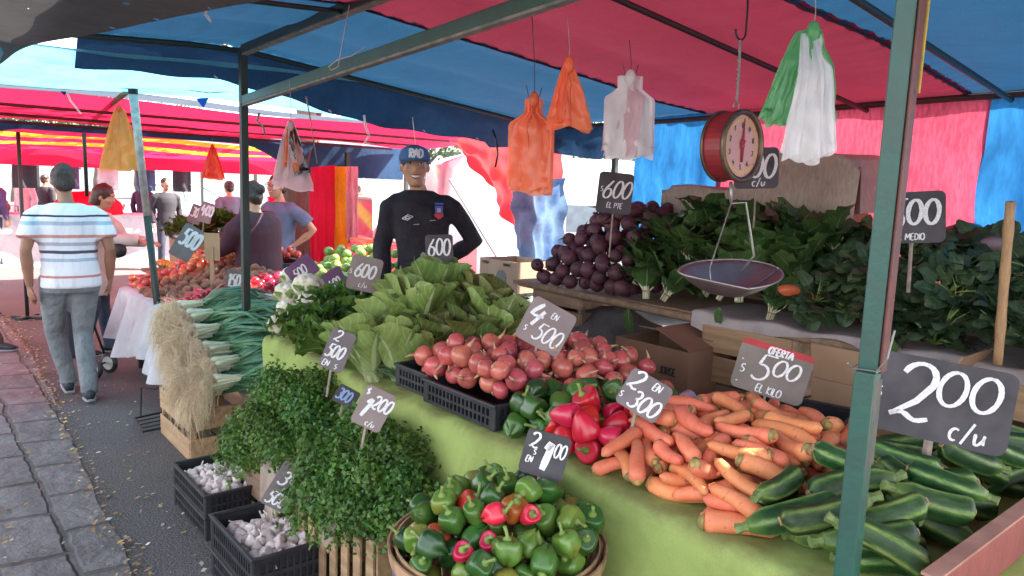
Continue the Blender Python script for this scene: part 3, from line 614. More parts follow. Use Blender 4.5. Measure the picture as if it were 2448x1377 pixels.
def hand(mb, w, d, pal, s=1, curl=.5, side=1):
    """palm, four fingers of unequal length bent at the knuckles and a thumb from the side of the palm"""
    w = Vec(w); d = Vec(d).normalized(); pal = Vec(pal); pal = (pal - d * pal.dot(d)).normalized(); a = d.cross(pal) * side
    mb.loft([(w - d*.01*s, a*.026*s, pal*.019*s), (w + d*.03*s, a*.037*s, pal*.017*s), (w + d*.07*s, a*.041*s, pal*.014*s), (w + d*.09*s, a*.037*s, pal*.011*s)], 12)
    for k, (off, L) in enumerate(((.03, .072), (.0105, .08), (-.0095, .074), (-.028, .058))):
        b = w + d*.083*s + a*off*s; p = [b - d*.012*s]; ang = .1 + .08*k
        for j in range(3):
            p.append(p[-1] + (d*cos(ang) + pal*sin(ang) + a*off*.6) * L * s * (.46 if j == 0 else .31)); ang += curl * (.8 + .15*k)
        mb.tube(p, [.0098*s, .0094*s, .0085*s, .007*s], 8)
    b = w + d*.025*s + a*.03*s; mb.tube([b, b + (a*.8 + d*.7 + pal*.3)*.03*s, b + (a*.55 + d*1.25 + pal*.5)*.045*s, b + (a*.35 + d*1.7 + pal*.7)*.05*s], [.0135*s, .0115*s, .0105*s, .008*s], 8)
def person(label, loc, rz, H, J=None, group=None, skin=None, top=None, topname='shirt', legm=None, shoe=None, hair=None, hairstyle='short', sleeve='long', face=False, build=1.0, fine=.01, coat=0, handcurl=.5):
    s = H / 1.75; t = thing('person', label, 'person', loc, rz, group); J0 = dict(
        hip=(0, 0, .95), chest=(0, .0, 1.28), neck=(0, .015, 1.47), head=(0, -.012, 1.625), look=0.0, nod=0.0,
        sl=(-.19, .01, 1.42), el=(-.25, .05, 1.14), wl=(-.25, -.02, .88), hl=(0, -.15, -1), sr=(.19, .01, 1.42), er=(.25, .05, 1.14), wr=(.25, -.02, .88), hr=(0, -.15, -1),
        pl=(-.095, 0, .9), kl=(-.11, -.02, .5), al=(-.11, .03, .09), fl=(-.1, -1, 0), pr=(.095, 0, .9), kr=(.11, -.02, .5), ar=(.11, .03, .09), fr=(.1, -1, 0)); J0.update(J or {})
    j = {k: (Vec(v) * s if hasattr(v, '__len__') and k not in ('hl', 'hr', 'fl', 'fr') else v) for k, v in J0.items()}; b = build
    HM = Matrix.Rotation(j['look'], 3, 'Z') @ Matrix.Rotation(j['nod'], 3, 'X'); hc = j['head']; hp = lambda x, y, z: hc + HM @ (Vec((x, y, z)) * s)
    mb = MB(); mb.ell(hc + HM @ Vec((0, .012, .028))*s, (.076*s, .094*s, .092*s), 18, 12, HM)
    mb.loft([(hp(0, .0, .03), HM @ Vec((.071*s, 0, 0)), HM @ Vec((0, .083*s, 0))), (hp(0, -.012, -.03), HM @ Vec((.067*s, 0, 0)), HM @ Vec((0, .078*s, 0))), (hp(0, -.022, -.075), HM @ Vec((.052*s, 0, 0)), HM @ Vec((0, .062*s, 0))), (hp(0, -.04, -.11), HM @ Vec((.03*s, 0, 0)), HM @ Vec((0, .036*s, 0)))], 16)
    mb.tube([hp(0, -.085, .02), hp(0, -.1, -.012), hp(0, -.094, -.026)], [.008*s, .0135*s, .015*s], 8); mb.ell(hp(.012, -.088, -.024), .009*s, 6, 5); mb.ell(hp(-.012, -.088, -.024), .009*s, 6, 5)
    mb.ell(hp(0, -.078, .045), (.05*s, .014*s, .01*s), 10, 6, HM); mb.ell(hp(0, -.072, -.088), (.024*s, .014*s, .014*s), 8, 6, HM)
    for q in (-1, 1): mb.ell(hp(q*.043, -.066, -.018), (.021*s, .018*s, .017*s), 8, 6, HM); mb.ell(hp(q*.079, .01, -.002), (.009*s, .02*s, .032*s), 8, 6, HM @ Matrix.Rotation(q*.3, 3, 'Z'))
    if face: mb.tube([hp(-.03, -.074, -.047), hp(0, -.085, -.058), hp(.03, -.074, -.047)], [.006*s, .0075*s, .006*s], 6)
    mb.tube([j['neck'] - ZZ*.06*s, j['neck'], hp(0, .022, -.05), hp(0, .02, 0)], [.06*s, .049*s, .046*s, .05*s], 12)
    def torso(m, g, bot=0.0):
        h, c, n = j['hip'], j['chest'], j['neck']; sa = (j['sr'] - j['sl']).normalized(); f = ZZ.cross(sa) if True else 0
        ups = [(h - ZZ*(.08 + bot)*s, .165 + bot*.04, .115 + bot*.03), (h, .16, .115), (h.lerp(c, .45), .15, .105), (c, .17, .118), (c.lerp(n, .45), .172, .112), (c.lerp(n, .7), .15, .092), (c.lerp(n, .9), .105, .075), (n - ZZ*.005*s, .075, .065)]
        m.loft([(p, sa*(w*b + g)*s, f*(d*b + g)*s) for p, w, d in ups], 20)
    torso(mb, -.012)
    for q, S_, E_, W_, Hd in ((-1, 'sl', 'el', 'wl', 'hl'), (1, 'sr', 'er', 'wr', 'hr')):
        mb.tube([j[S_] + Vec((-q*.06*s, 0, -.02*s)), j[S_] + Vec((0, 0, -.03*s)), j[S_].lerp(j[E_], .5), j[E_], j[E_].lerp(j[W_], .35), j[W_]], [.05*s, .052*s, .045*s*b, .038*s, .038*s*b, .026*s], 10)
        hd = Vec(j[Hd]); hand(mb, j[W_], hd, Vec((-q, -.2, 0)) if abs(hd.normalized().z) > .5 else Vec((0, 0, -1)), s, handcurl, q)
    for P_, K_, A_ in (('pl', 'kl', 'al'), ('pr', 'kr', 'ar')): mb.tube([j[P_] + ZZ*.05*s, j[P_].lerp(j[K_], .4), j[K_], j[K_].lerp(j[A_], .35), j[A_], j[A_] - ZZ*.03*s], [.08*s, .07*s, .05*s, .052*s, .034*s, .036*s], 10)
    body = fuse(mb, 'body', skin or m_skin, t, fine * s, 3)
    tb = MB(); torso(tb, .016 + coat*.012, coat * .25)
    for q, S_, E_, W_ in ((-1, 'sl', 'el', 'wl'), (1, 'sr', 'er', 'wr')):
        A_, B_, C_ = j[S_], j[E_], j[W_]; g = .008 + coat * .012
        if sleeve == 'short': e = A_.lerp(B_, .72); tb.tube([A_ + Vec((-q*.1*s, 0, .0)), A_ + Vec((-q*.035*s, 0, -.005*s)), A_ + Vec((q*.012*s, 0, -.035*s)), A_.lerp(e, .6), e], [.045*s, .06*s, .064*s, .067*s*b, .072*s*b], 14)
        else: tb.tube([A_ + Vec((-q*.1*s, 0, .0)), A_ + Vec((-q*.035*s, 0, -.012*s)), A_ + Vec((q*.012*s, 0, -.045*s)), A_.lerp(B_, .5), B_, B_.lerp(C_, .4), C_.lerp(B_, .06)], [(.035+g)*s, (.052+g)*s, (.058+g)*s, (.055+g)*s*b, (.05+g)*s, (.047+g)*s, (.038+g)*s], 12)
    tp = fuse(tb, topname, top, t, .013 * s, 5)
    lb = MB(); h = j['hip']; sa = Vec((1, 0, 0)); lb.loft([(h + ZZ*.06*s, sa*.16*b*s, Vec((0, .115*b*s, 0))), (h - ZZ*.05*s, sa*.172*b*s, Vec((0, .125*b*s, 0))), (h - ZZ*.12*s, sa*.165*b*s, Vec((0, .115*b*s, 0)))], 18)
    for P_, K_, A_ in (('pl', 'kl', 'al'), ('pr', 'kr', 'ar')): lb.tube([j[P_] + ZZ*.03*s, j[P_].lerp(j[K_], .35), j[K_], j[K_].lerp(j[A_], .4), j[A_] + ZZ*.02*s, j[A_] - ZZ*.025*s], [.092*b*s, .088*b*s, .068*s, .067*s, .06*s, .062*s], 14)
    fuse(lb, 'trousers', legm, t, .013 * s, 4)
    for A_, Fd in (('al', 'fl'), ('ar', 'fr')):
        d = Vec(j[Fd]).normalized(); a = j[A_]; sd = d.cross(ZZ).normalized(); up = sd.cross(d); sb = MB(); o = a - up*.045*s
        sb.loft([(o - d*.07*s, sd*.03*s, up*.035*s), (o - d*.03*s + up*.012*s, sd*.038*s, up*.05*s), (o + d*.05*s, sd*.042*s, up*.042*s), (o + d*.12*s - up*.01*s, sd*.046*s, up*.03*s), (o + d*.175*s - up*.018*s, sd*.03*s, up*.02*s)], 14); sh = sb.build('shoe', shoe, t, True)
        so = MB(); so.loft([(o - d*.08*s - up*.035*s, sd*.034*s, up*.011*s), (o + d*.05*s - up*.037*s, sd*.046*s, up*.01*s), (o + d*.13*s - up*.037*s, sd*.047*s, up*.01*s), (o + d*.185*s - up*.033*s, sd*.03*s, up*.008*s)], 12); so.build('sole', pm('shoe_sole', (.3, .3, .32), None, 10, .7, .1), sh, True)
    if hair:
        hb = MB()
        if hairstyle == 'short': hb.ell(hp(0, .022, .04), (.084*s, .098*s, .09*s), 20, 14, HM); hb.ell(hp(0, .06, -.01), (.072*s, .058*s, .075*s), 16, 10, HM)
        elif hairstyle == 'bob':
            hb.ell(hp(0, .025, .04), (.092*s, .105*s, .097*s), 20, 14, HM); hb.loft([(hp(0, .045, .05), HM @ Vec((.09*s, 0, 0)), HM @ Vec((0, .08*s, 0))), (hp(0, .05, -.03), HM @ Vec((.092*s, 0, 0)), HM @ Vec((0, .08*s, 0))), (hp(0, .055, -.1), HM @ Vec((.08*s, 0, 0)), HM @ Vec((0, .065*s, 0)))], 18)
        elif hairstyle == 'tied': hb.ell(hp(0, .022, .04), (.086*s, .1*s, .094*s), 20, 14, HM); hb.ell(hp(0, .12, .03), (.045*s, .05*s, .05*s), 12, 8, HM); hb.ell(hp(0, .05, -.02), (.075*s, .065*s, .08*s), 14, 10, HM)
        hv = hb.v
        for i, q in enumerate(hv):
            q = Vec(q); hv[i] = tuple(q + (q - hc).normalized() * s * (.012 * noise.noise(q * 22) + .01 * noise.noise(q * 70)))
        fuse(hb, 'hair', hair, t, .008, 2)
    if face:
        for q in (-1, 1):
            e = MB(); e.ell(hp(q*.031, -.081, .02), (.0135*s, .006*s, .0062*s), 10, 8, HM); ey = e.build('eye', m_eye, t, True); e = MB(); e.ell(hp(q*.031, -.0858, .0198), (.0062*s, .0022*s, .0056*s), 10, 8, HM); e.build('iris', m_iris, ey, True)
            e = MB(); e.tube([hp(q*.016, -.089, .037), hp(q*.033, -.09, .043), hp(q*.05, -.078, .036)], [.003*s, .0042*s, .0022*s], 6); e.build('eyebrow', m_hair, t, True)
        e = MB(); e.tube([hp(-.029, -.0785, -.046), hp(-.016, -.0885, -.0525), hp(0, -.0925, -.0545), hp(.016, -.0885, -.0525), hp(.029, -.0785, -.046)], [.002*s, .0065*s, .008*s, .0065*s, .002*s], 8, flat=.6); e.build('teeth', m_teeth, t, True)
        e = MB(); e.tube([hp(-.033, -.0765, -.0445), hp(-.016, -.09, -.0445), hp(0, -.094, -.0455), hp(.016, -.09, -.0445), hp(.033, -.0765, -.0445)], [.002*s, .0034*s, .004*s, .0034*s, .002*s], 6)
        e2 = MB(); e2.tube([hp(-.032, -.0765, -.0475), hp(-.016, -.089, -.0605), hp(0, -.0925, -.064), hp(.016, -.089, -.0605), hp(.032, -.0765, -.0475)], [.002*s, .0036*s, .0046*s, .0036*s, .002*s], 6); e.build('upper_lip', m_lip, t, True); e2.build('lower_lip', m_lip, t, True)
    return t, hp, HM, s, j
# ---------------------------------------------------------------- containers
m_wood = pm('crate_wood', (.42, .27, .15), (.27, .165, .09), 5, .75, .3, .01, .3, 50, stretch=(.6, 6, 6)); m_woodd = pm('old_crate_wood', (.3, .19, .12), (.2, .12, .08), 5, .8, .3, .01, .3, 50, stretch=(.6, 6, 6))
m_card = pm('cardboard', (.4, .25, .15), (.33, .2, .12), 5, .85, .2, .01, .1, 60); m_card2 = pm('brown_cardboard', (.26, .14, .085), (.2, .105, .065), 3, .85, .15, .01, .1, 60)
m_blackp = pm('black_plastic', (.016, .016, .02), (.03, .03, .036), 12, .45, .2, 0, .1, 80); m_steel = pm('galvanised_steel', (.4, .38, .36), (.28, .26, .25), 25, .45, .1, metal=.7); m_blackm = pm('black_steel', (.02, .02, .022), None, 20, .5, .1, metal=.3)
def crate(label, loc, rz, L, Wd, h, rows=2, gap=.03, mt=None, endrows=None, group='wooden slatted crates', M=None, sides=(-1, 1)):
    mt = mt or m_wood; t = thing('wooden_crate', label, 'crate', loc, rz, group)
    if M is not None: t.rotation_euler = M.to_euler()
    for sx in (-1, 1):
        for sy in (-1, 1): MB().box((sx*(L/2 - .016), sy*(Wd/2 - .02), h/2), (.028, .034, h - .002)).build('corner_post', mt, t, bevel=.002)
    sh = (h - gap * (rows - 1)) / rows
    for sy in sides:
        for i in range(rows): MB().box((0, sy*(Wd/2 + .0025), sh/2 + i*(sh + gap)), (L + .002, .009, sh), Matrix.Rotation(random.uniform(-.008, .008), 3, 'Y')).build('slat', mt, t, bevel=.0015)
    er = endrows or rows; eh = (h - gap * (er - 1)) / er
    for sx in (-1, 1):
        for i in range(er): MB().box((sx*(L/2 + .0065), 0, eh/2 + i*(eh + gap)), (.012, Wd + .006, eh - .004), Matrix.Rotation(random.uniform(-.01, .01), 3, 'X')).build('end_slat', mt, t, bevel=.0015)
    n = max(2, int(Wd / .12))
    for i in range(n): MB().box((0, -Wd/2 + Wd*(i + .5)/n, .006), (L - .004, Wd/n - .025, .008)).build('bottom_slat', mt, t)
    return t
def tray(label, loc, rz, L, Wd, h, n=10, group='black plastic produce trays', M=None):
    t = thing('plastic_tray', label, 'crate', loc, rz, group); th = .008; mb = MB()
    for sx, sy, l in ((0, -1, L), (0, 1, L), (-1, 0, Wd), (1, 0, Wd)):
        ax = Vec((1, 0, 0)) if sy else Vec((0, 1, 0)); c = Vec((sx*(L/2 - th/2), sy*(Wd/2 - th/2), 0)); size = lambda a, z: (a, th, z) if sy else (th, a, z)
        k = max(4, int(l / .024)); zz = [(0, h*.16), (h*.44, h*.56), (h*.86, h)]
        for z0, z1 in zz: mb.box(c + ZZ*(z0 + z1)/2, size(l - (0 if sy else 2*th), z1 - z0))
        for i in range(k + 1):
            p = c + ax * (-l/2 + l*i/k)*.985
            for z0, z1 in ((h*.16, h*.44), (h*.56, h*.86)): mb.box(p + ZZ*(z0+z1)/2, size(.0085, z1 - z0))
    for sx, sy, l in ((0, -1, L), (0, 1, L), (-1, 0, Wd), (1, 0, Wd)): mb.box((sx*(L/2 - th*1.5), sy*(Wd/2 - th*1.5), h*.5), (l - 4*th, .003, h*.94) if sy else (.003, l - 4*th, h*.94))
    mb.box((0, 0, .004), (L - 2*th, Wd - 2*th, .006)); mb.build('tray_body', m_blackp, t)
    for sx in (-1, 1):
        for sy in (-1, 1):
            q = MB(); q.box((sx*(L/2 - .012), sy*(Wd/2 - .012), h/2), (.03, .03, h + .004)); q.build('corner_post', m_blackp, t, bevel=.006)
    rb = MB(); zt = h + .003
    for sx, sy, l in ((0, -1, L), (0, 1, L), (-1, 0, Wd), (1, 0, Wd)): rb.box((sx*(L/2), sy*(Wd/2), zt), (l + .016, .016, .012) if sy else (.016, l - .016, .012))
    rb.build('rim', m_blackp, t, bevel=.003); return t
def carton(label, loc, rz, L, Wd, h, mt=None, flaps=None, group=None, letters_=(), M=None, name='cardboard_box'):
    """hollow box; flaps: list of (side, angle) opened lids; letters_: (text, x, z, height, kwargs) printed on the -Y face"""
    mt = mt or m_card; t = thing(name, label, 'box', loc, rz, group); mb = MB(); k = .006
    mb.box((0, -Wd/2, h/2), (L, k, h)); mb.box((0, Wd/2, h/2), (L, k, h)); mb.box((-L/2 + k/2, 0, h/2), (k, Wd - k, h)); mb.box((L/2 - k/2, 0, h/2), (k, Wd - k, h)); mb.box((0, 0, k/2), (L - 2*k, Wd - k, k)); mb.build('box_walls', mt, t)
    for side, ang in (flaps or ()):
        fb = MB(); l, w = ((L, Wd/2) if side in 'ns' else (Wd, L/2)); fb.box((0, w/2, 0), (l - .006, w, .005)); 
        rot = {'s': 0, 'e': pi/2, 'n': pi, 'w': -pi/2}[side]; o = fb.build('flap', mt, t); base = {'s': (0, -Wd/2), 'n': (0, Wd/2), 'e': (L/2, 0), 'w': (-L/2, 0)}[side]
        o.matrix_local = Matrix.Translation((*base, h + .003)) @ Matrix.Rotation(rot, 4, 'Z') @ Matrix.Rotation(ang, 4, 'X')
    if letters_:
        lb = MB()
        for tx, x, z, hh, kw, mtl in letters_: letters(lb, tx, x, z, hh, jit=0, **kw)
        o = lb.build('printed_lettering', letters_[0][5], t); o.matrix_local = Matrix.Translation((0, -Wd/2 - k/2 - .0005, 0)) @ Matrix.Rotation(pi/2, 4, 'X')
    return t
# ---------------------------------------------------------------- thin plastic carrier bags hung in bundles
def film(name, c, tr=.5, rough=.22):
    m, nt, b = new_mat(name); cc = vary(nt, ramp(nt, noisef(nt, 18, 4), [(.3, c), (.7, tuple(min(1, x*1.15) for x in c))]), .12); nt.links.new(cc, b.inputs['Base Color']); b.inputs['Roughness'].default_value = rough; b.inputs['Coat Weight'].default_value = .25; b.inputs['Coat Roughness'].default_value = .15
    bump_(nt, b, noisef(nt, 12, 3, stretch=(1, 1, .3)), .2, .012); t = nn(nt, 'ShaderNodeBsdfTranslucent'); nt.links.new(cc, t.inputs[0]); mx = nn(nt, 'ShaderNodeMixShader'); mx.inputs[0].default_value = tr
    nt.links.new(b.outputs[0], mx.inputs[1]); nt.links.new(t.outputs[0], mx.inputs[2]); tp = nn(nt, 'ShaderNodeBsdfTransparent'); tp.inputs[0].default_value = (*[min(1, x * 1.1 + .1) for x in c], 1); m2 = nn(nt, 'ShaderNodeMixShader'); m2.inputs[0].default_value = .22; nt.links.new(mx.outputs[0], m2.inputs[1]); nt.links.new(tp.outputs[0], m2.inputs[2]); nt.links.new(m2.outputs[0], nt.nodes['Material Output'].inputs[0]); return m
F_OR, F_WH, F_GR, F_BK, F_YE, F_PK, F_RD = film('orange_film', (.9, .27, .12)), film('white_film', (.86, .84, .84)), film('green_film', (.22, .56, .25)), film('black_film', (.03, .02, .03), .1), film('yellow_film', (.72, .45, .1)), film('pinkish_white_film', (.75, .55, .58)), film('red_orange_film', (.75, .13, .05))
m_string = pm('string', (.35, .3, .28), None, 40, .8, .1); m_wire = pm('dark_wire', (.05, .045, .045), None, 30, .5, .1, metal=.5)
def bag_sheet(mb, w0, w1, h, ang, off, z0=0, fold=.012, skew=0, ph=0, neck=.16, shoulders=True):
    ca, sa = cos(ang), sin(ang)
    def fn(a, b):
        t = a; w = w0 + (w1 - w0) * (min(1, max(0, (t - neck) / .12)) if shoulders else t ** .8); x = (b - .5) * w + skew * t + off[0]; y = off[1] * min(1, t * 3) + fold * (sin(b * 9 + ph) + .35 * sin(b * 19 + ph * 2)) * min(1, t * 2 + .15) + .009 * noise.noise(Vec((b*4, t*5, ph*3))) + .0025 * noise.noise(Vec((b*16, t*7, ph)))
        z = z0 - t * h - (.012 * sin(b * 6 + ph) if t > .9 else 0)
        return Vec((x * ca - y * sa, x * sa + y * ca, z))
    mb.grid(fn, 26, 30)
def bag_bundle(label, top, rz, layers, string_top, group='bundles of plastic carrier bags hanging under the canopies', hook=True, tie=None):
    """layers: (material, w0, w1, h, n sheets, angle, spread, z0, skew, shoulders)"""
    t = thing('carrier_bag_bundle', label, 'plastic bags', top, rz, group)
    for mt, w0, w1, h, n, ang, spread, z0, skew, sh, *off in layers:
        ox, oy = off or (0, 0)
        for i in range(n):
            mb = MB(); k = (i - (n - 1) / 2); bag_sheet(mb, w0, w1 * random.uniform(.95, 1.05), h * random.uniform(.96, 1.03), ang + k * spread, (ox + k * .004, oy + k * .009), z0, random.uniform(.004, .009), skew, random.random() * 6, shoulders=sh)
            mb.build('carrier_bag', mt, t, True)
    kb = MB(); kb.ell((0, 0, -.005), (.02, .018, .03), 10, 8); kb.build('knot', tie or layers[0][0], t, True)
    sb = MB(); st = Vec(string_top) - Vec(top); st = Matrix.Rotation(-rz, 3, 'Z') @ st
    sb.tube([(0, 0, .005), (st.x*.3 + .004, st.y*.3, st.z*.35), (st.x, st.y, st.z)], .0016, 5)
    if hook: sb.tube([(-.03, 0, .045), (-.022, 0, .01), (0, 0, -.004), (.02, 0, .012), (.026, 0, .04)], .0018, 5)
    sb.build('hanging_string', m_wire if hook else m_string, t); return t
# ================================================================ SETTING
random.seed(11)
SUNH = (V * .9 - U * .44).normalized(); ELEV = R(48); SUN = (SUNH * cos(ELEV) + ZZ * sin(ELEV)).normalized()
w = bpy.data.worlds.new('World'); SC.world = w; w.use_nodes = True; nt_ = w.node_tree; sky = nt_.nodes.new('ShaderNodeTexSky'); sky.sky_type = 'NISHITA'; sky.sun_disc = False
sky.sun_elevation = ELEV; sky.sun_rotation = atan2(SUN.x, SUN.y); bg = nt_.nodes['Background']; hs_ = nt_.nodes.new('ShaderNodeHueSaturation'); hs_.inputs['Saturation'].default_value = .32; nt_.links.new(sky.outputs[0], hs_.inputs['Color']); nt_.links.new(hs_.outputs[0], bg.inputs[0]); bg.inputs[1].default_value = .15
sl = bpy.data.lights.new('sun', 'SUN'); sl.energy = 5.0; sl.angle = R(.5); sl.color = (1, .92, .8); so = bpy.data.objects.new('sun', sl); COL.objects.link(so); so.rotation_euler = SUN.to_track_quat('Z', 'Y').to_euler(); so.location = (6, 2, 12)
cd = bpy.data.cameras.new('camera'); cd.sensor_width = 36; cd.lens = F_ / 2448 * 36; cd.clip_end = 600; cd.clip_start = .05; co = bpy.data.objects.new('camera', cd); COL.objects.link(co); SC.camera = co
co.matrix_world = Matrix((RGT, UPV, -FWD)).transposed().to_4x4(); co.location = CAM
SC.view_settings.view_transform = 'Standard'; SC.view_settings.look = 'None'; SC.view_settings.gamma = 1; SC.view_settings.exposure = EXPO
SC.render.engine = 'CYCLES'; SC.cycles.use_denoising = True; SC.cycles.max_bounces = 8; SC.cycles.diffuse_bounces = 5; SC.cycles.transparent_max_bounces = 10; SC.cycles.transmission_bounces = 6; SC.cycles.caustics_reflective = False; SC.cycles.caustics_refractive = False
try: SC.cycles.denoiser = 'OPENIMAGEDENOISE'
except Exception: pass
# ground: one big asphalt sheet, the flagged walkway laid on it, leaf litter
m_asph, nt_, b_ = new_mat('asphalt'); n1 = noisef(nt_, 1.3, 5); n2 = noisef(nt_, 90, 3)
_c = ramp(nt_, n1, [(.3, (.065, .062, .064)), (.7, (.11, .104, .105))]); _c = mixc(nt_, math_(nt_, 'MULTIPLY', math_(nt_, 'GREATER_THAN', noisef(nt_, 26, 3), .7), .7), _c, (.25, .2, .18)); _c = mixc(nt_, .35, _c, ramp(nt_, n2, [(.35, (.02, .02, .022)), (.65, (.24, .23, .225))]))
nt_.links.new(_c, b_.inputs['Base Color']); b_.inputs['Roughness'].default_value = .75; bump_(nt_, b_, n2, 1.0, .01)
MB().grid(lambda a, b: Vec((-160 + 320*a, -40 + 300*b, 0)), 4, 4).build('ground', m_asph)['kind'] = 'structure'
m_flag, nt_, b_ = new_mat('flagstones'); tc = nn(nt_, 'ShaderNodeTexCoord'); mp = nn(nt_, 'ShaderNodeMapping'); nt_.links.new(tc.outputs['Object'], mp.inputs[0]); 
wr = nn(nt_, 'ShaderNodeVectorMath', operation='ADD'); nz = nn(nt_, 'ShaderNodeTexNoise'); nz.inputs['Scale'].default_value = 3.5; nz.inputs['Detail'].default_value = 4; nt_.links.new(tc.outputs['Object'], nz.inputs['Vector']); sc_ = nn(nt_, 'ShaderNodeVectorMath', operation='SCALE'); sc_.inputs['Scale'].default_value = .09; nt_.links.new(nz.outputs['Color'], sc_.inputs[0]); nt_.links.new(mp.outputs[0], wr.inputs[0]); nt_.links.new(sc_.outputs[0], wr.inputs[1])
bk = nn(nt_, 'ShaderNodeTexBrick'); bk.offset = .5; bk.inputs['Scale'].default_value = 1; bk.inputs['Brick Width'].default_value = .46; bk.inputs['Row Height'].default_value = .27; bk.inputs['Mortar Size'].default_value = .02; bk.inputs['Mortar Smooth'].default_value = .6; bk.inputs['Color1'].default_value = (.13, .127, .132, 1); bk.inputs['Color2'].default_value = (.19, .182, .186, 1); bk.inputs['Mortar'].default_value = (.028, .024, .022, 1); nt_.links.new(wr.outputs[0], bk.inputs['Vector'])
_c = mixc(nt_, .55, bk.outputs['Color'], ramp(nt_, noisef(nt_, 5, 6), [(.3, (.08, .077, .08)), (.7, (.24, .23, .235))])); _c = mixc(nt_, math_(nt_, 'MULTIPLY', math_(nt_, 'GREATER_THAN', noisef(nt_, 18, 2), .74), .6), _c, (.4, .34, .3))
nt_.links.new(_c, b_.inputs['Base Color']); b_.inputs['Roughness'].default_value = .7; bm_ = math_(nt_, 'ADD', math_(nt_, 'MULTIPLY', bk.outputs['Fac'], -1.0), math_(nt_, 'MULTIPLY', noisef(nt_, 11, 6), 1.0)); bump_(nt_, b_, bm_, 1.0, .03)
def flag(a, b):
    u = -3 + 22 * a; edge = -.78 - .1 * sin(u * .5 + 1) + .045 * noise.noise(Vec((u * 2.2, 0, 0))) + .02 * noise.noise(Vec((u * 9, 3, 0))); v = edge + (1 - b) * (-4.2 - edge); return Vec((u, -v, .02 * (1 if b < .999 else .1)))
o = MB().grid(flag, 160, 10).build('pavement', m_flag); o.location = W(0, 0, .004); o.rotation_euler = (0, 0, YAWU); o['kind'] = 'structure'
# fallen leaves and scraps along the edge of the flags
m_lit, nt_, b_ = new_mat('leaf_litter'); nt_.links.new(ramp(nt_, attr_(nt_, 'B'), [(0, (.5, .34, .1)), (.4, (.34, .2, .09)), (.7, (.18, .12, .08)), (1, (.6, .54, .48))]), b_.inputs['Base Color']); b_.inputs['Roughness'].default_value = .8
mb = MB()
for i in range(2300):
    u = random.uniform(.6, 9); edge = -.78 - .1 * sin(u * .5 + 1); q = random.random()
    v = edge + random.gauss(0, .05) if q < .45 else (-1.25 + random.gauss(0, .05) if q < .55 else (-.42 + abs(random.gauss(0, .3)) - .25 if q < .75 else random.uniform(-2.6, -.5)))
    p = W(u, v, .03 if v < edge else .009); a = random.uniform(0, 6.28); L = random.uniform(.01, .036); wd_ = L * random.uniform(.3, .7); d = Vec((cos(a), sin(a), random.uniform(-.2, .3))); s_ = Vec((-sin(a), cos(a), random.uniform(-.3, .3))); c = (.1, .1, random.random())
    mb.af([mb.av(p - d*L*.5, c), mb.av(p + s_*wd_*.5 + ZZ*.004, c), mb.av(p + d*L*.5 + ZZ*.003, c), mb.av(p - s_*wd_*.5, c)])
o = mb.build('leaf_litter', m_lit); tag(o, 'dry yellow leaves and scraps strewn along the walkway edge', 'litter', kind='stuff')

# ================================================================ FIRST STALL (frame, canopy)
m_gsteel = pm('green_painted_steel', (.015, .085, .062), (.022, .06, .048), 14, .42, .1, bump=.15, bscale=70, lo=.3, hi=.72); m_dsteel = pm('dark_green_steel', (.012, .032, .026), (.025, .03, .028), 20, .5, .1)
m_rsteel = pm('red_oxide_steel', (.12, .018, .012), (.07, .016, .012), 20, .5, .1, bump=.2, bscale=60); m_ysteel = pm('yellow_painted_steel', (.5, .34, .03), None, 20, .5, .1); m_bsteel = pm('bare_worn_steel', (.1, .085, .075), (.035, .06, .05), 30, .5, .1, metal=.4)
spots = [Zp(1798, 1073, .95), Zp(1724, 1110, .92), Zp(1679, 1141, .9)]
def zroof(u, v):
    z = 2.36 + (v + .95) / 1.05 * .07 if v < .1 else 2.43 - (v - .1) / 2.55 * .27
    return z - .035 * abs(sin(pi * (u - .35) / .66)) * min(1, max(.0, (2.65 - v) / .5)) + .012 * noise.noise(Vec((u * 1.5, v * 1.5, 0)))
holes = []
for s_ in spots:
    t_ = (2.25 - s_.z) / SUN.z
    for _ in range(6): p = s_ + SUN * t_; a_, b_2, _z = uvz(p); t_ = (zroof(a_, b_2) - s_.z) / SUN.z
    holes.append((tuple(s_ + SUN * t_), .021))
m_tred = clothm('red_tarpaulin', (.37, .045, .085), (.31, .033, .07), .066, holes=holes, tcol=(.38, .05, .095)); m_tblue = clothm('blue_tarpaulin', (.035, .13, .26), (.028, .1, .21), .08, holes=holes, tcol=(.04, .17, .36))
m_navy = clothm('navy_tarpaulin', (.035, .085, .18), (.025, .065, .14), .1); m_cyan = clothm('pale_translucent_tarpaulin', (.12, .5, .72), (.2, .62, .8), .4, weave=60)
stall = thing('market_stall', 'green framed stall in front with red and blue striped canopy over the vegetables', 'market stall', W(1.6, .1))
stall.rotation_euler = (0, 0, 0)
def P(name, mb, mt, par=stall, smooth=False, bevel=0):
    o = mb.build(name, mt, par, smooth, bevel=bevel); o.matrix_local = Matrix.Translation(-par.location); return o
UE = 3.75; seams = [-2.6, -.95, .6, 2.22, UE]
def seam(k, v): u = seams[k]; return u if k in (0, 4) else u + .16 * (.1 - v) / 2.5 * (1 if k == 3 else .5) + .06 * sin(v * 1.7 + k)
for k, mt in enumerate((m_tred, m_tblue, m_tred, m_tblue)):
    def fn(a, b, k=k):
        v = -.95 + 3.68 * b; u = seam(k, v) - .02 + (seam(k+1, v) - seam(k, v) + .04) * a; return W(u, v, zroof(u, v) + .004 * (k % 2) + .006 * sin(v * 52 + 5 * sin(v * 3) + 3*k) * math.exp(-min(a, 1 - a) * 9) + .004 * noise.noise(Vec((u * 3, v * 16, k))))
    P('canopy_strip', MB().grid(fn, 36, 150), mt, smooth=True)
m_hem = pm('canopy_hem', (.03, .02, .05), None, 20, .8, .1)
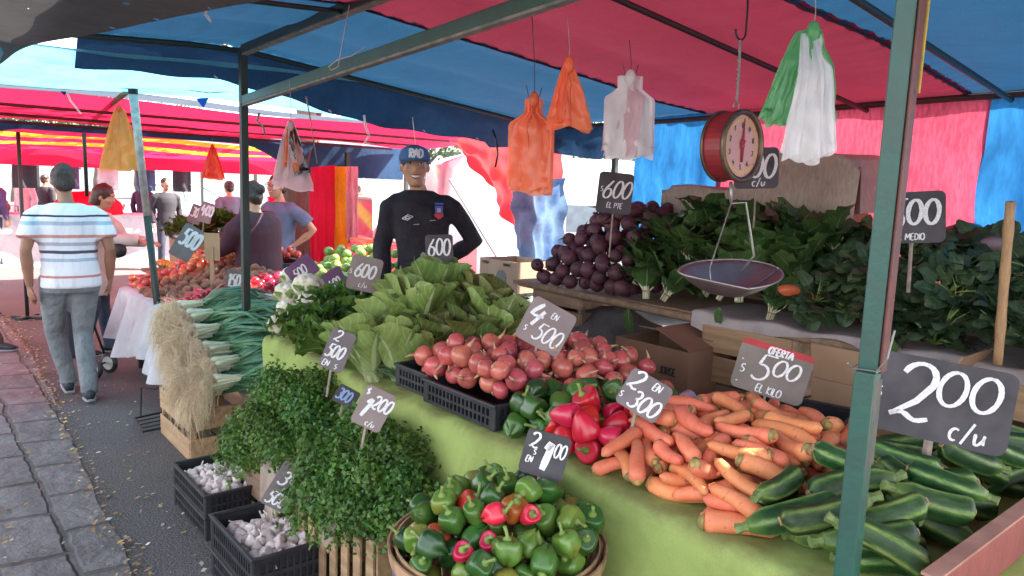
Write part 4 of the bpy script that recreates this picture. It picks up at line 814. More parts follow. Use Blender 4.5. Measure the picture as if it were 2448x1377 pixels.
for k in (1, 2, 3): P('seam_hem', MB().tube([W(seam(k, -.95 + 3.6 * i / 60) + .004 * sin(i * 2.1), -.95 + 3.6 * i / 60, zroof(seam(k, -.95 + 3.6 * i / 60), -.95 + 3.6 * i / 60) - .008) for i in range(61)], .0055, 5), m_hem, smooth=True)
# end valance: navy flap tied out beyond the end frame
def valf(a, b):
    v = -.72 + 3.5 * a; z0 = zroof(UE, v); return W(UE + .005 + .13 * b + .02 * sin(v * 9) * b, v, z0 - (.16 + .1 * max(0, 1 - abs(v - 1.2) / 1.6)) * b - .006 + .007 * sin(v * 13 + 1) * b - .04 * b * (1 if v > 2.2 else 0))
P('end_valance', MB().grid(valf, 70, 6), m_navy, smooth=True)
m_eyelet = pm('eyelet_daylight_white', (.8, .8, .8), None, 9, .3, 0, metal=.3)  # eyelet rings coloured white to stand in for daylight through their holes
for a in (.22, .44, .66, .8): q = valf(a, .93); P('eyelet', MB().lathe([(.006, -.004), (.014, -.004), (.016, 0), (.014, .004), (.006, .004), (.006, -.004)], 14, M=Matrix.Translation(q) @ Matrix.Rotation(.6, 4, 'Y')), m_eyelet, smooth=True)
lw = Dp(250, 95, 4.3)
PB = Vp(583, 300, .1); uB = uvz(PB)[0]; uA = -.245
# posts: near post is a square tube sleeve over a worn inner tube, with a red rear channel and yellow edge
uA = -.335; pa = W(uA, -.12); LEAN = RGT * .011
MA = rotframe(V * .995 + U * .1, ZZ); ML = rotframe(V * .995 + U * .1 + ZZ * .007, ZZ + LEAN); fx, fy = MA.col[0], MA.col[1]
def postbox(x, y, w_, d_, z0, z1, mt, nm, bev=.003): P(nm, MB().box(pa + fx * x + fy * y + ZZ * (z0 + z1) / 2 + LEAN * ((z0 + z1) / 2 - .8), (w_, d_, z1 - z0), ML), mt, bevel=bev)
postbox(0, 0, .038, .038, 0, 1.285, m_gsteel, 'post'); postbox(0, .0, .0384, .0384, 1.1, 1.27, m_bsteel, 'worn_patch', 0)
postbox(-.0, .002, .036, .036, 1.282, 2.43, m_gsteel, 'post_sleeve'); postbox(.003, -.0195, .034, .006, 1.282, 2.43, m_rsteel, 'rear_channel'); postbox(.0215, -.0205, .006, .008, 1.8, 2.43, m_ysteel, 'edge_strip', .001)
hb = MB()
for z in (1.6, 1.8, 2.03): q = pa + fx * .004 + fy * -.0227 + ZZ * z + LEAN * (z - .8); hb.lathe([(.0005, 0), (.0042, 0)], 10, M=Matrix.Translation(q) @ rotframe(fx, -fy).to_4x4())
P('bolt_hole', hb, pm('hole_black', (.004, .004, .004)))
wb = MB(); c_ = [pa + fx * x + fy * y + ZZ * (1.288 + dz) for x, y, dz in ((-.0205, -.024, 0), (.0215, -.024, .002), (.0215, .0215, .003), (-.0205, .0215, 0), (-.021, -.024, .002))]; wb.tube(c_, .0013, 5); wb.tube([c_[4], c_[4] - fy * .02 + ZZ * .03 - fx*.012, c_[4] - fy * .03 + ZZ * .085 - fx*.02], .0018, 5); wb.tube([c_[3], c_[3] - fx * .02 + ZZ * .012], .0018, 5); P('wire_tie', wb, m_steel)
P('post', MB().box(W(uB, .1, 1.19), (.043, .043, 2.38), rotframe(V)), m_dsteel, bevel=.003)
P('post', MB().box(W(UE - .05, 2.62, 1.07), (.04, .04, 2.14), rotframe(V)), m_dsteel, bevel=.003); P('post', MB().box(W(2.85, 2.6, 1.0), (.04, .04, 2.0), rotframe(V)), m_dsteel, bevel=.003)
m_beamgrey = pm('beam_underside', (.24, .22, .2), (.1, .12, .1), 20, .6, .1)
b1, b2 = Vp(583, 240, .1), Vp(1290, 0, .1); dd = (b2 - b1).normalized(); P('beam', MB().bar(b1, b2 + dd * .55, .04, .05), m_gsteel, bevel=.003); P('beam_channel', MB().bar(b1 - ZZ * .03, b2 + dd * .55 - ZZ * .03, .034, .012), m_beamgrey)
b1, b2 = Vp(583, 118, .1), Vp(880, -2, .1); dd = (b2 - b1).normalized(); P('beam', MB().bar(b1, b2 + dd * .9, .04, .05), m_dsteel, bevel=.003); P('beam_channel', MB().bar(b1 - ZZ * .03, b2 + dd * .9 - ZZ * .03, .032, .01), m_beamgrey)
def rib(u, v0, v1, dz=-.05, r_=.013, mt=m_dsteel):
    pts = [W(u, v0 + (v1 - v0) * i / 10, (2.36 + (v0 + (v1 - v0) * i / 10 + .95) / 1.05 * .07 if v0 + (v1 - v0) * i / 10 < .1 else 2.43 - (v0 + (v1 - v0) * i / 10 - .1) / 2.55 * .27) + dz) for i in range(11)]
    P('rib', MB().tube(pts, r_, 8), mt, smooth=True)
m_rrib = pm('dark_red_brown_rod', (.05, .018, .02), None, 20, .6, .1)
rib(1.02, .1, 2.62, -.06, .013, m_rrib); rib(.33, -.9, 2.62, -.05, .014); rib(-.6, -.9, 2.62); rib(2.25, -.9, .1, -.05, .012); rib(UE - .04, -.85, 2.65, -.03, .017)
P('back_beam', MB().tube([W(-1.6, 2.63, 2.135), W(.6, 2.63, 2.14), W(2.4, 2.63, 2.115), W(UE, 2.63, 2.12)], .017, 8), m_rrib, smooth=True)
# loose strings on the frame
def cord(label, pts, r_=.0022, mt=None, name='string', cat='string', group='loose strings and straps hanging from the canopies'):
    o = MB().tube(pts, r_, 5).build(name, mt or m_string, None, True); tag(o, label, cat, group); return o
a_ = Dp(835, 12, 3.3); cord('pale string tied from the upper beam down to the lower beam', [a_, Dp(815, 120, 3.35), Dp(808, 160, 3.4), Dp(792, 168, 3.4), Dp(785, 160, 3.42), Dp(808, 142, 3.38), Dp(840, 134, 3.36), Dp(872, 113, 3.35)], .0022, pm('pale_string', (.55, .5, .5)))
# back wall sheets
def hang(name, label, pts_top, z0f, mt, amp=.03, fr=9, nu=50, nv=24, cat='tarpaulin', group='tarpaulin sheets hung as walls', lean=0, push=None):
    """sheet hung from a polyline of points, falling to z0f(a)"""
    pts = [Vec(p) for p in pts_top]
    def fn(a, b):
        q = a * (len(pts) - 1); i = min(int(q), len(pts) - 2); p = pts[i].lerp(pts[i+1], q - i); t = (pts[i+1] - pts[i]); n = Vec((t.y, -t.x, 0)).normalized(); z1 = z0f(a); 
        off = amp * (.25 + b) * (sin(a * fr * 6.28) + .6 * sin(a * fr * 2.7 * 6.28 + 1 + 2*b)) * .5 + amp * 1.2 * noise.noise(Vec((a * 5, b * 4, pts[0].x)))
        r_ = Vec((p.x, p.y, p.z + (z1 - p.z) * b)) + n * (off + lean * b); return r_ + (push(a, b) if push else Vec((0, 0, 0)))
    o = MB().grid(fn, nu, nv).build(name, mt, None, True); tag(o, label, cat, group); return o
m_bpink = clothm('pink_red_back_sheet', (.6, .09, .15), (.5, .06, .12), .24, weave=60, tcol=(.62, .1, .17), wv=.5); m_bblue = clothm('bright_blue_back_sheet', (.03, .2, .48), (.02, .12, .34), .26, weave=30, tcol=(.035, .2, .45), wv=.42, crease=.9)
hang('back_sheet', 'pink red sheet hung behind the leafy greens', [W(2.0, 2.66, 2.165), W(.43, 2.66, 2.165)], lambda a: 1.05, m_bpink, .02, 3); hang('back_sheet', 'crumpled blue sheet at the far right end of the back wall', [W(.44, 2.675, 2.165), W(-1.7, 2.675, 2.165)], lambda a: .7, m_bblue, .07, 5, 80, 40)
hang('back_sheet', 'blue sheet hung behind the beetroot between pole and pink sheet', [W(2.72, 2.675, 2.15), W(1.96, 2.675, 2.165)], lambda a: 1.05, m_bblue, .04, 2)
hang('back_flap', 'dark blue flap drooping over the bright opening beside the pole', [W(3.55, 2.6, 2.11), W(2.7, 2.62, 2.11)], lambda a: 1.86 + .1 * abs(a - .55), m_navy, .04, 3, 24, 8)
hang('knotted_cloth', 'red and orange cloth swept aside and tied beside the seller', [Vp(1080, 333, 2.6), Vp(1345, 318, 2.6)], lambda a: 1.9 - .75 * min(1, a * 1.5) + .35 * max(0, a - .7), clothm('orange_red_cloth', (.75, .07, .05), (.55, .03, .07), .4, tcol=(.8, .07, .07)), .06, 3, 40, 30, push=lambda a, b: -U * (.3 * b * (1 - a)))
hang('knotted_cloth', 'blue and white cloth bunched below the red one by the pole', [Vp(1222, 435, 2.4), Vp(1352, 425, 2.4)], lambda a: 1.12 - .15 * sin(a * 3), clothm('blue_white_cloth', (.04, .1, .24), (.2, .3, .46), .4, 4), .045, 1.6, 24, 20, push=lambda a, b: -U * (.12 * b * (1 - a)))
# shade net over the walkway
netm = clothm('black_shade_net', (.08, .08, .084), (.12, .12, .126), .1, 6, 200, .7, pinholes=5)
def netf(a, b):
    u = .7 + 3.7 * a; edge = -.1 - .215 * u + .04 * sin(u * 3) ; v = edge - 2.6 * b; return W(u, v, 2.3 + .1 * b + .05 * noise.noise(Vec((u, v, 0))) - .05 * (1 - b) ** 6 + .04 * sin(u * 2.3) * b)
o = MB().grid(netf, 60, 24).build('shade_net', netm, None, True); tag(o, 'black shade net with pinholes stretched over the walkway', 'shade net')
# ================================================================ TABLE AND CLOTH
tb = thing('trestle_table', 'long trestle table hidden under the lime green cloth', 'table', W(1.05, .45)); 
MBt = MB().box(W(1.05, .47, .755), (3.72, .88, .03), rotframe(U)); P('table_top', MBt, m_woodd, tb)
for u in (-.7, 2.8):
    for v in (.15, .8): P('leg', MB().box(W(u, v, .37), (.05, .05, .74), rotframe(U)), m_woodd, tb)
m_lime, nt_, b_ = new_mat('lime_cloth'); _c = ramp(nt_, noisef(nt_, 2.2, 5), [(.3, (.35, .43, .135)), (.7, (.26, .34, .1))]); _c = mixc(nt_, math_(nt_, 'MULTIPLY', attr_(nt_, 'G'), math_(nt_, 'MULTIPLY', ramp(nt_, noisef(nt_, 9, 5), [(.35, 0), (.6, 1)]), .75)), _c, (.13, .085, .05))
_c = mixc(nt_, .08, _c, ramp(nt_, noisef(nt_, 260, 2), [(.35, (.1, .14, .03)), (.65, (.52, .6, .22))])); _c = mixc(nt_, math_(nt_, 'MULTIPLY', ramp(nt_, noisef(nt_, 3.1, 6, rough=.7), [(.52, 0), (.68, 1)]), .45), _c, (.17, .19, .06)); nt_.links.new(_c, b_.inputs['Base Color']); b_.inputs['Roughness'].default_value = .9; b_.inputs['Specular IOR Level'].default_value = .1; bump_(nt_, b_, noisef(nt_, 4, 3), .45, .04)
prof_ = [(.96, .775)] + [(.96 - .98 * i / 12, .777) for i in range(1, 12)] + [(-.01, .774), (-.028, .762), (-.036, .742)] + [(-.04, .742 - .72 * i / 16) for i in range(1, 17)]
def clf(a, b):
    u = -.92 + 3.84 * a; k = b * (len(prof_) - 1); i = min(int(k), len(prof_) - 2); f = k - i; v = prof_[i][0] * (1-f) + prof_[i+1][0] * f; z = prof_[i][1] * (1-f) + prof_[i+1][1] * f; dr = max(0, (.74 - z) / .72)
    bul = .045 * sin(u * 4.4 + .6) + .025 * sin(u * 9.1 + 2) + .02 * noise.noise(Vec((u * 5, z * 2, 0))); v += -dr * (.05 + .1 * dr * 0) + bul * min(1, dr * 3) + .004 * sin(u * 23) * (1 if v < .0 else 0)
    z += .006 * noise.noise(Vec((u * 6, v * 6, 2))) + (.008 * sin(u * 3.1) if v < .02 else 0); 
    return W(u, v, max(z, .01))
def clc(a, b): k = b * (len(prof_) - 1); z = prof_[min(len(prof_)-1, int(k + .5))][1]; e = max(0, 1 - abs(k - 12.3) / 2.2); return (.2, min(1, e), .5)
o = MB().grid(clf, 120, 62, clc).build('tablecloth', m_lime, None, True); tag(o, 'lime green cloth draped over the long vegetable table, grubby along its edge', 'tablecloth')
# far end of the cloth hanging down
def endf(a, b): v = -.05 + .7 * a; return W(2.915 + .03 * sin(a * 9) * b + .02 * b, v, .776 - .6 * b)
# ================================================================ PRODUCE ON THE TABLE
def sst(x): x = max(0, min(1, x)); return x * x * (3 - 2 * x)
def bump2(a0, a1, b0, b1, ra, rb): return lambda a, b: sst((a - a0) / ra) * sst((a1 - a) / ra) * sst((b - b0) / rb) * sst((b1 - b) / rb)
TT = .782
# courgettes
zb = bump2(-.8, .2, -.14, 1.3, .3, .42); zT = lambda a, b: TT + .03 + .085 * zb(a, b)
H = Heap(-.33, -.02, .05, .98, zT, TT, .13, lambda a, b: a < .0 - .13 * (b > .15)); it = H.fill(170, .029, .085, lambda: random.choice([0, pi]) + random.gauss(2.4, .42), cand=30, tol=.05)
random.seed(3); place_heap(it, ZUC, 'striped green courgette in the pile under the biggest price board', 'courgettes piled at the near end of the table', True, scale=.84)
bd = thing('divider_board', 'reddish wooden board closing the courgette pile at the near end', 'board', W(-.46, .5, .78)); P('plank', MB().box(W(-.455, .48, .835), (.026, 1.02, .11), rotframe(U)), pm('red_stained_wood', (.26, .06, .05), (.2, .045, .04), 6, .7, .1, bump=.3, bscale=50), bd, bevel=.003); P('top_batten', MB().box(W(-.455, .48, .8935), (.034, 1.03, .006), rotframe(U)), pm('pale_batten', (.42, .22, .16), (.3, .15, .11), 12, .8, .1), bd)
# carrots
random.seed(21); cb_ = bump2(-.2, .8, -.15, .98, .3, .4); cT = lambda a, b: TT + .02 + .125 * cb_(a, b)
def cin(a, b): return a > .0 and a < .43 + .12 * b
H = Heap(-.02, .66, .04, .86, cT, TT, .1, cin); it = H.fill(240, .0185, .075, None, cand=24, tol=.012)
place_heap(it, CARROT, 'orange carrot in the loose heap between red peppers and courgettes', 'carrots heaped on the lime cloth', True, scale=.96)
# red and green peppers
random.seed(22); rb_ = bump2(.36, .84, -.2, .6, .2, .25); rT = lambda a, b: TT + .03 + .075 * rb_(a, b)
H = Heap(.5, .72, .04, .42, rT, TT, .12, lambda a, b: a > .44 + .15 * b); it = H.fill(28, .041, 0, cand=20, tol=.03)
place_heap(it, PRED + PORANGE[:0], 'glossy red pepper in the small heap beside the carrots', 'red peppers on the lime cloth', tilt=1.3)
gT = lambda a, b: TT + .03 + .1 * bump2(.5, 1.12, -.1, .95, .2, .22)(a, b)
H = Heap(.66, .93, .03, .62, gT, TT, .13, lambda a, b: a > .7 - .05 * b and a < .9 + .08 * (b > .2)); it = H.fill(44, .04, 0, cand=20, tol=.03)
place_heap(it, PDARK, 'dark green pepper in the heap between onion tray and red peppers', 'green peppers on the lime cloth', tilt=1.3)
# onions in their trays
tray('black plastic tray brim full of red onions on the lime cloth', W(1.16, .17, TT + .002), YAWU, .44, .34, .082)
tray('half hidden black tray beyond the onion tray', W(1.52, .18, TT + .002), YAWU, .24, .3, .085)
random.seed(23); oT = lambda a, b: TT + .075 + .12 * bump2(.72, 1.62, -.22, .9, .25, .3)(a, b)
H = Heap(.78, 1.5, .05, .72, oT, TT + .03, .11, lambda a, b: (b < .34 and a > .97 - .2 * (b > .27)) or b >= .34); it = H.fill(300, .041, 0, cand=22, tol=.012, sink=.08, rj=.16)
place_heap(it, ONION, 'red onion in the mound spilling over the black tray', 'red onions in and behind the black tray', tilt=1.2, scale=1.2)
# lettuces
random.seed(24)
LET = [(880, 805, 3.12, -.3, .5), (955, 800, 3.1, .05, .35), (1035, 790, 3.12, .25, .3), (1120, 775, 3.14, .4, .3), (1180, 760, 3.2, .5, .2), (930, 735, 3.35, -.2, .4), (1005, 715, 3.35, .1, .35), (1085, 710, 3.38, .3, .35), (1165, 715, 3.42, .55, .3), (965, 660, 3.62, -.1, .3), (1040, 645, 3.62, .1, .35), (1115, 665, 3.62, .35, .3), (975, 700, 3.6, .1, .2), (1060, 770, 3.5, .2, .2), (1140, 720, 3.6, .3, .2), (930, 780, 3.45, 0, .2)]
for i, (x, y, d, roll, back) in enumerate(LET):
    ax = (ZZ + RGT * roll * .8 + Vec((0, 1, 0)) * (back - .35)).normalized(); M3 = ZZ.rotation_difference(ax).to_matrix(); c = Dp(x, y + 42 + 16 * (y < 690), d)
    copy_tree(ROM[2 if i in (2, 3, 7, 8, 11, 14) else i % 2], TM(c - ax * .15, M3 @ Matrix.Rotation(random.uniform(0, 6.28), 3, 'Z'), random.uniform(.92, 1.1)), 'romaine lettuce head stacked behind the onions')['group'] = 'romaine lettuces stacked on the table'
for i, (x, y, d) in enumerate([(745, 800, 3.45), (800, 815, 3.3), (725, 765, 3.65), (790, 760, 3.6), (850, 750, 3.6), (770, 725, 3.85), (830, 715, 3.85), (870, 790, 3.5), (885, 720, 3.9)]):
    copy_tree(CURLY[i % 2], TM(Dp(x, y, d) - ZZ * .06, Matrix.Rotation(random.uniform(-.7, -.2), 3, 'X') @ Matrix.Rotation(random.uniform(0, 6), 3, 'Z')), 'curly green lettuce between cauliflowers and romaine lettuces')['group'] = 'curly lettuces on the table'
for i, (x, y, d, s) in enumerate([(738, 685, 4.0, 1.0), (688, 700, 4.1, .85), (693, 738, 3.95, .8), (742, 725, 3.85, .85), (672, 775, 3.75, .8), (715, 765, 3.8, .75), (700, 660, 4.3, .8)]):
    copy_tree(CAUL[i % 2], TM(Dp(x, y, d), Matrix.Rotation(-.5, 3, 'X') @ Matrix.Rotation(i, 3, 'Z'), s), 'white cauliflower piled beside the scallions')['group'] = 'cauliflowers at the far end of the table'
# dill
random.seed(25); db = MB()
for i in range(260):
    a = random.gauss(0, .4); b0 = W(1.66 + random.gauss(0, .02), .1 + random.gauss(0, .04), .8 + random.random() * .03); d = U * cos(a) + V * (sin(a) * .7) ; L = random.uniform(.1, .24); db.tube([b0, b0 + d * L * .5 + ZZ * .02, b0 + d * L + ZZ * random.uniform(-.01, .02)], [.0014, .0014, .0006], 3, False)
o = db.build('dill_bunch', pm('dill_green', (.03, .075, .02), (.05, .11, .03), 20, .6)); tag(o, 'dark feathery dill bunch lying beside the onion tray', 'dill')
# ================================================================ IN FRONT OF THE TABLE
random.seed(31)
# parsley on slatted crates covered with burlap
m_burl = clothm('burlap_cloth', (.42, .34, .28), (.33, .26, .21), .1, 4, 150)
crate('slatted crate on end under the nearer parsley, next to the pepper basket', W(1.42, -.2, 0), YAWU, .62, .3, .42, 1, .03, m_wood, 1, sides=(-1,))
k_ = [o for o in COL.objects if o.name.startswith('wooden_crate')][-1]
fs = MB()
for i in range(7): MB().box((-.28 + i * .092, .158, .21), (.05, .008, .42)).build('slat', m_wood, k_)
crate('crate standing under the farther parsley behind the garlic', W(2.1, -.18, 0), YAWU, .55, .3, .46, 3, .03, m_woodd)
def bur(a, b):
    u = 1.36 + .76 * a; q = b * 1.0
    if q < .5: v, z = -.02 - .34 * q / .5, .445
    else: v, z = -.36 - .07 * (q - .5) - .05 * sin(u * 11) * (q - .5), .445 - (q - .5) * (.34 + .2 * sin(u * 7))
    return W(u, v + .01 * sin(u * 25) * q, z + .006 * sin(u * 13 + b * 9))
o = MB().grid(bur, 40, 24).build('burlap_cloth', m_burl, None, True); tag(o, 'beige cloth hanging over the crate below the parsley', 'cloth')
PA = [(2.22, -.16, .63), (2.18, -.2, .64), (2.03, -.2, .62), (2.28, -.32, .5), (2.2, -.33, .52), (2.04, -.34, .5), (1.96, -.2, .6), (2.27, -.24, .67), (2.3, -.2, .6), (2.1, -.1, .68), (2.36, -.34, .43), (2.3, -.38, .4)]
PBn = [(1.56, -.32, .55), (1.42, -.32, .54), (1.28, -.28, .55), (1.14, -.22, .56), (1.5, -.4, .46), (1.36, -.38, .46), (1.22, -.34, .47), (1.6, -.18, .62), (1.44, -.16, .63), (1.28, -.16, .62), (1.06, -.18, .5), (1.12, -.28, .48)]
for i, (u, v, z) in enumerate(PA + PBn):
    far = i < len(PA); ax = (-V * random.uniform(.2, .7) + ZZ + U * random.uniform(-.35, .35)).normalized(); M3 = ZZ.rotation_difference(ax).to_matrix() @ Matrix.Rotation(random.uniform(0, 6), 3, 'Z')
    copy_tree(PARS[i % 3], TM(W(u, v, z), M3, random.uniform(.72, 1.02)), 'parsley bunch in the farther heap beside the scallions' if far else 'parsley bunch in the nearer heap above the burlap cloth')['group'] = 'parsley bunches, farther heap' if far else 'parsley bunches, nearer heap'
for x, y, z, k in ((762, 935, .66, 0), (872, 1048, .68, 1), (722, 1068, .56, 2), (830, 915, .66, 1)):
    p_ = Zp(x, y, z); ax = ((p_ - CAM).normalized() - ZZ * .55 - RGT * .3 * (k - 1)).normalized(); copy_tree(PARS[k], TM(p_ + ax * .1, ZZ.rotation_difference(ax).to_matrix(), .8), 'parsley bunch lying with its pale cut stems towards the aisle')['group'] = 'parsley bunches with stems showing'
# garlic trays
tray('black tray of white garlic on the ground below the farther parsley', W(2.535, -.4, .105), YAWU, .49, .29, .1); tray('lower black tray that carries the farther garlic tray', W(2.535, -.4, 0), YAWU, .49, .29, .1)
tray('black tray of garlic nearest the camera beside the burlap cloth', W(1.76, -.46, .11), YAWU, .46, .31, .14); tray('lower black tray that carries the nearer garlic tray', W(1.76, -.46, 0), YAWU, .46, .31, .105)
for (u, v, l, wd, z, nm, gp) in ((2.535, -.4, .225, .125, .15, 'white garlic bulb in the farther black tray', 'garlic in the farther tray'), (1.76, -.46, .21, .135, .175, 'white garlic bulb in the nearer black tray', 'garlic in the nearer tray')):
    T = lambda a, b, u=u, v=v, z=z: z + .04 * sst((.24 - abs(a - u)) / .15) * sst((.16 - abs(b - v)) / .1) + .012 * noise.noise(Vec((a*9, b*9, 0)))
    H = Heap(u - l + .022, u + l - .022, v - wd + .02, v + wd - .02, T, z - .03, .05); it = H.fill(150, .022, 0, cand=16, tol=.012)
    place_heap(it, GARLIC, nm, gp, tilt=1.3)
# bushel basket of green peppers
bc = W(.51, -.32, 0); RIM, RB, ZB, ZR = .285, .23, .32, .665; m_bask = pm('basket_wood', (.48, .3, .17), (.34, .2, .11), 4, .7, .2, bump=.25, bscale=50, stretch=(6, 6, .5)); m_bandb = pm('blue_band_paint', (.07, .13, .25), (.05, .1, .2), 20, .6, .05); m_bandp = pm('pink_band_paint', (.42, .13, .15), None, 20, .6, .05)
bk_ = thing('bushel_basket', 'round wooden bushel basket with blue and pink bands, heaped with peppers', 'basket', bc); mb = MB(); ns = 22; rr_ = lambda z: RB + (RIM - RB) * ((z - ZB) / (ZR - ZB)) ** .8
for i in range(ns):
    a0, a1 = 2*pi*i/ns, 2*pi*(i + .93)/ns; dr = .004 * (i % 2)
    mb.grid(lambda s_, t_: Vec(((rr_(ZB + (ZR - .01 - ZB)*t_) + dr) * cos(a0 + (a1-a0)*s_), (rr_(ZB + (ZR - .01 - ZB)*t_) + dr) * sin(a0 + (a1-a0)*s_), ZB + (ZR - .01 - ZB)*t_)), 3, 6)
o = mb.build('basket_staves', m_bask, bk_, True); o.modifiers.new('thick', 'SOLIDIFY').thickness = -.004
def hoop(nm, z0, z1, r_, mt, th=.006): MB().lathe([(r_ + rr_(z0) - RIM + RIM*0, z0), (r_ + rr_(z0) + th - RIM + RIM*0, z0), (r_ + rr_(z1) + th - RIM + RIM*0, z1), (r_ + rr_(z1) - RIM + RIM*0, z1), (r_ + rr_(z0) - RIM, z0)], 48).build(nm, mt, bk_, False)
hoop('rim_hoop', ZR - .035, ZR, RIM + .006, m_bask, .006); hoop('inner_hoop', ZR - .03, ZR + .004, RIM - .012, m_bask, .005); hoop('blue_band', ZR - .1, ZR - .05, RIM + .006, m_bandb, .002); hoop('pink_band', ZR - .05, ZR - .04, RIM + .0064, m_bandp, .002); hoop('pink_band', ZR - .114, ZR - .1, RIM + .0062, m_bandp, .002)
MB().lathe([(.001, ZB + .01), (RB - .005, ZB + .01)], 32).build('basket_bottom', m_bask, bk_)
pcr = crate('wooden crate under the pepper basket', W(.51, -.32, 0), YAWU, .5, .4, .318, 3)
random.seed(33); bT = lambda a, b: ZR + .0 + .1 * sst(1.2 - sqrt((a - .51) ** 2 + (b + .3) ** 2) / .28)
H = Heap(.24, .78, -.59, -.05, bT, ZR - .12, .13, lambda a, b: (a - .51) ** 2 + (b + .32) ** 2 < .252 ** 2, pad=.1); it = H.fill(190, .035, 0, cand=18, tol=.03)
redspots = [W(*uvz(Zp(x, y, z))[:2]) for x, y, z in ((1160, 1235, .78), (1195, 1220, .79), (1095, 1295, .74), (1150, 1300, .74), (1225, 1170, .85))]
cen = [W(a, b) for a, b, *_ in it]; top = set()
for k, s_ in enumerate(redspots):
    c = sorted((i for i in range(len(it)) if i not in top), key=lambda i: (cen[i] - s_).length - .25 * (it[i][2] - ZR)); top.add(c[0]); it.insert(0, it.pop(c[0])) if 0 else None
tl = list(top)
def pk(a, b, i): return (7 if (W(a, b) - redspots[4]).length == min((cen[t] - redspots[4]).length for t in tl) else 8) if i in top else (random.choice((0, 1, 2, 3, 4, 5, 6, 0, 1, 2, 3, 7)) if random.random() < .8 else 4 + random.randrange(3))
ALLP = PGREEN + PDARK + PORANGE + PSMALL
place_heap(it, ALLP, lambda a, b, i: 'small red or reddening pepper lying on the green ones in the basket' if i in top else 'green pepper in the round bushel basket', 'peppers in the bushel basket', tilt=1.2, scale=.86, pick=pk)
# scallions on crates
crate('slatted crate on the ground under the scallion roots', W(3.62, -.12, 0), YAWU, .6, .38, .3, 2, .045, m_wood, 2); crate('crate behind the scallion crate', W(3.6, .32, 0), YAWU, .6, .4, .5, 3, .03, m_woodd)
random.seed(35); n = 0
for row in range(6):
    for k in range(4 if row < 5 else 3):
        u = 3.3 + .135 * row + random.uniform(-.02, .02) - .04 * k; z = .36 + .072 * row + .035 * k; v = -.31 + .035 * k + random.uniform(-.03, .03) + .01 * row
        x = (V + U * random.uniform(-.25, .12) + ZZ * random.uniform(-.02, .12)).normalized(); copy_tree(SCAL[n % 3], TM(W(u, v, z + .02), rotframe(x) @ Matrix.Rotation(random.uniform(-.4, .4), 3, 'X'), random.uniform(.95, 1.1)), 'tied scallion bunch with bushy tan roots stacked on crates')['group'] = 'scallion bunches'; n += 1
sb_ = MB().grid(lambda a, b: W(3.25 + .75 * a, -.02 + .75 * b, .3 + .36 * a + .06 * b + .01 * sin(a * 20)), 10, 6).build('sacking', m_burl, None, True); tag(sb_, 'sacking spread under the scallions', 'cloth'); sb_.modifiers.new('t', 'SOLIDIFY').thickness = .01
# black stand on the ground
t = thing('metal_stand', 'thin black metal stand folded flat on the asphalt near the scallions', 'stand', (0, 0, 0)); P2 = [Zp(322, 1000, .03), Zp(392, 985, .03), Zp(395, 1022, .03), Zp(342, 1032, .03)]
MB().tube(P2 + [P2[0]], .007, 6).build('base_frame', m_blackm, t); MB().tube([P2[0].lerp(P2[1], .2), P2[0].lerp(P2[1], .25) + ZZ * .2, Zp(372, 930, .22), Zp(392, 922, .22)], .005, 6).build('upright', m_blackm, t)
for i in range(3): q = .25 + .25 * i; MB().tube([P2[0].lerp(P2[3], q), P2[1].lerp(P2[2], q)], .004, 5).build('crossbar', m_blackm, t)
# garlic sign sticks
# ================================================================ BACK SHELF
random.seed(41)
SZ = 1.03
sh = thing('back_shelf', 'board shelf resting on crates under the beetroot and leafy greens', 'shelf', W(1.2, 1.9)); P('shelf_board', MB().box(W(.95, 1.9, SZ - .015), (3.5, .74, .025), rotframe(U)), m_woodd, sh); P('front_rail', MB().tube([W(2.6, 1.51, SZ - .01), W(1.3, 1.505, SZ - .03), W(-.8, 1.51, SZ - .02)], .022, 8), m_woodd, sh, True)
for u in (-.6, .9, 2.45):
    for v in (1.62, 2.15): P('trestle_leg', MB().box(W(u, v, .5), (.045, .045, 1.0), rotframe(U)), m_woodd, sh)
m_dust = clothm('dirty_white_sheet', (.5, .44, .42), (.4, .34, .33), .15, 5, 0)
def shf(a, b):
    u = -.85 + 2.1 * a; 
    return W(u, 1.95 - .47 * min(1, b / .6) - .02 * max(0, b - .6) * (1 + sin(u * 8)), SZ + .012 - max(0, b - .6) * (.16 + .12 * sin(u * 6.5 + 1)) + .008 * sin(u * 17))
o = MB().grid(shf, 60, 16).build('shelf_sheet', m_dust, None, True); tag(o, 'dirty white plastic sheet hanging over the shelf edge under the spinach', 'sheet')
cu = lambda x, y, v: uvz(Vp(x, y, v))
# crates below the shelf
crate('wooden crate under the beetroot end of the shelf', W(2.32, 1.72, .78), YAWU, .42, .3, .24, 2, .02, m_woodd, 2); crate('crate stacked below the beetroot crate', W(2.35, 1.72, .45), YAWU, .5, .32, .3, 3, .02, m_wood)
crate('crate beneath the scale pan with a sunlit inside', W(.93, 1.62, .72), YAWU, .46, .3, .27, 2, .02, m_wood, 1); crate('lower crate behind the printed carton', W(.95, 1.66, .42), YAWU, .46, .3, .28, 2, .025, m_woodd, 1)
crate('crate under the right end of the spinach shelf', W(-.12, 1.62, .72), YAWU, .5, .34, .27, 2, .02, m_wood, 2); crate('crate at far right behind the biggest price board', W(-.22, 1.42, .36), YAWU, .55, .34, .33, 3, .02, m_wood, 3)
m_ink = pm('black_print', (.03, .025, .03), None, 20, .8, 0)
RU = YAWU + pi        # local -Y faces the aisle
carton('large brown cardboard carton printed JORG in the gap behind the onions', W(1.33, 1.45, .42), RU, .46, .34, .46, m_card2, (('n', .2), ('e', .35)), 'cardboard cartons behind the table', (('JORGE', .06, .33, .036, dict(th=.2, slant=0), m_ink),))
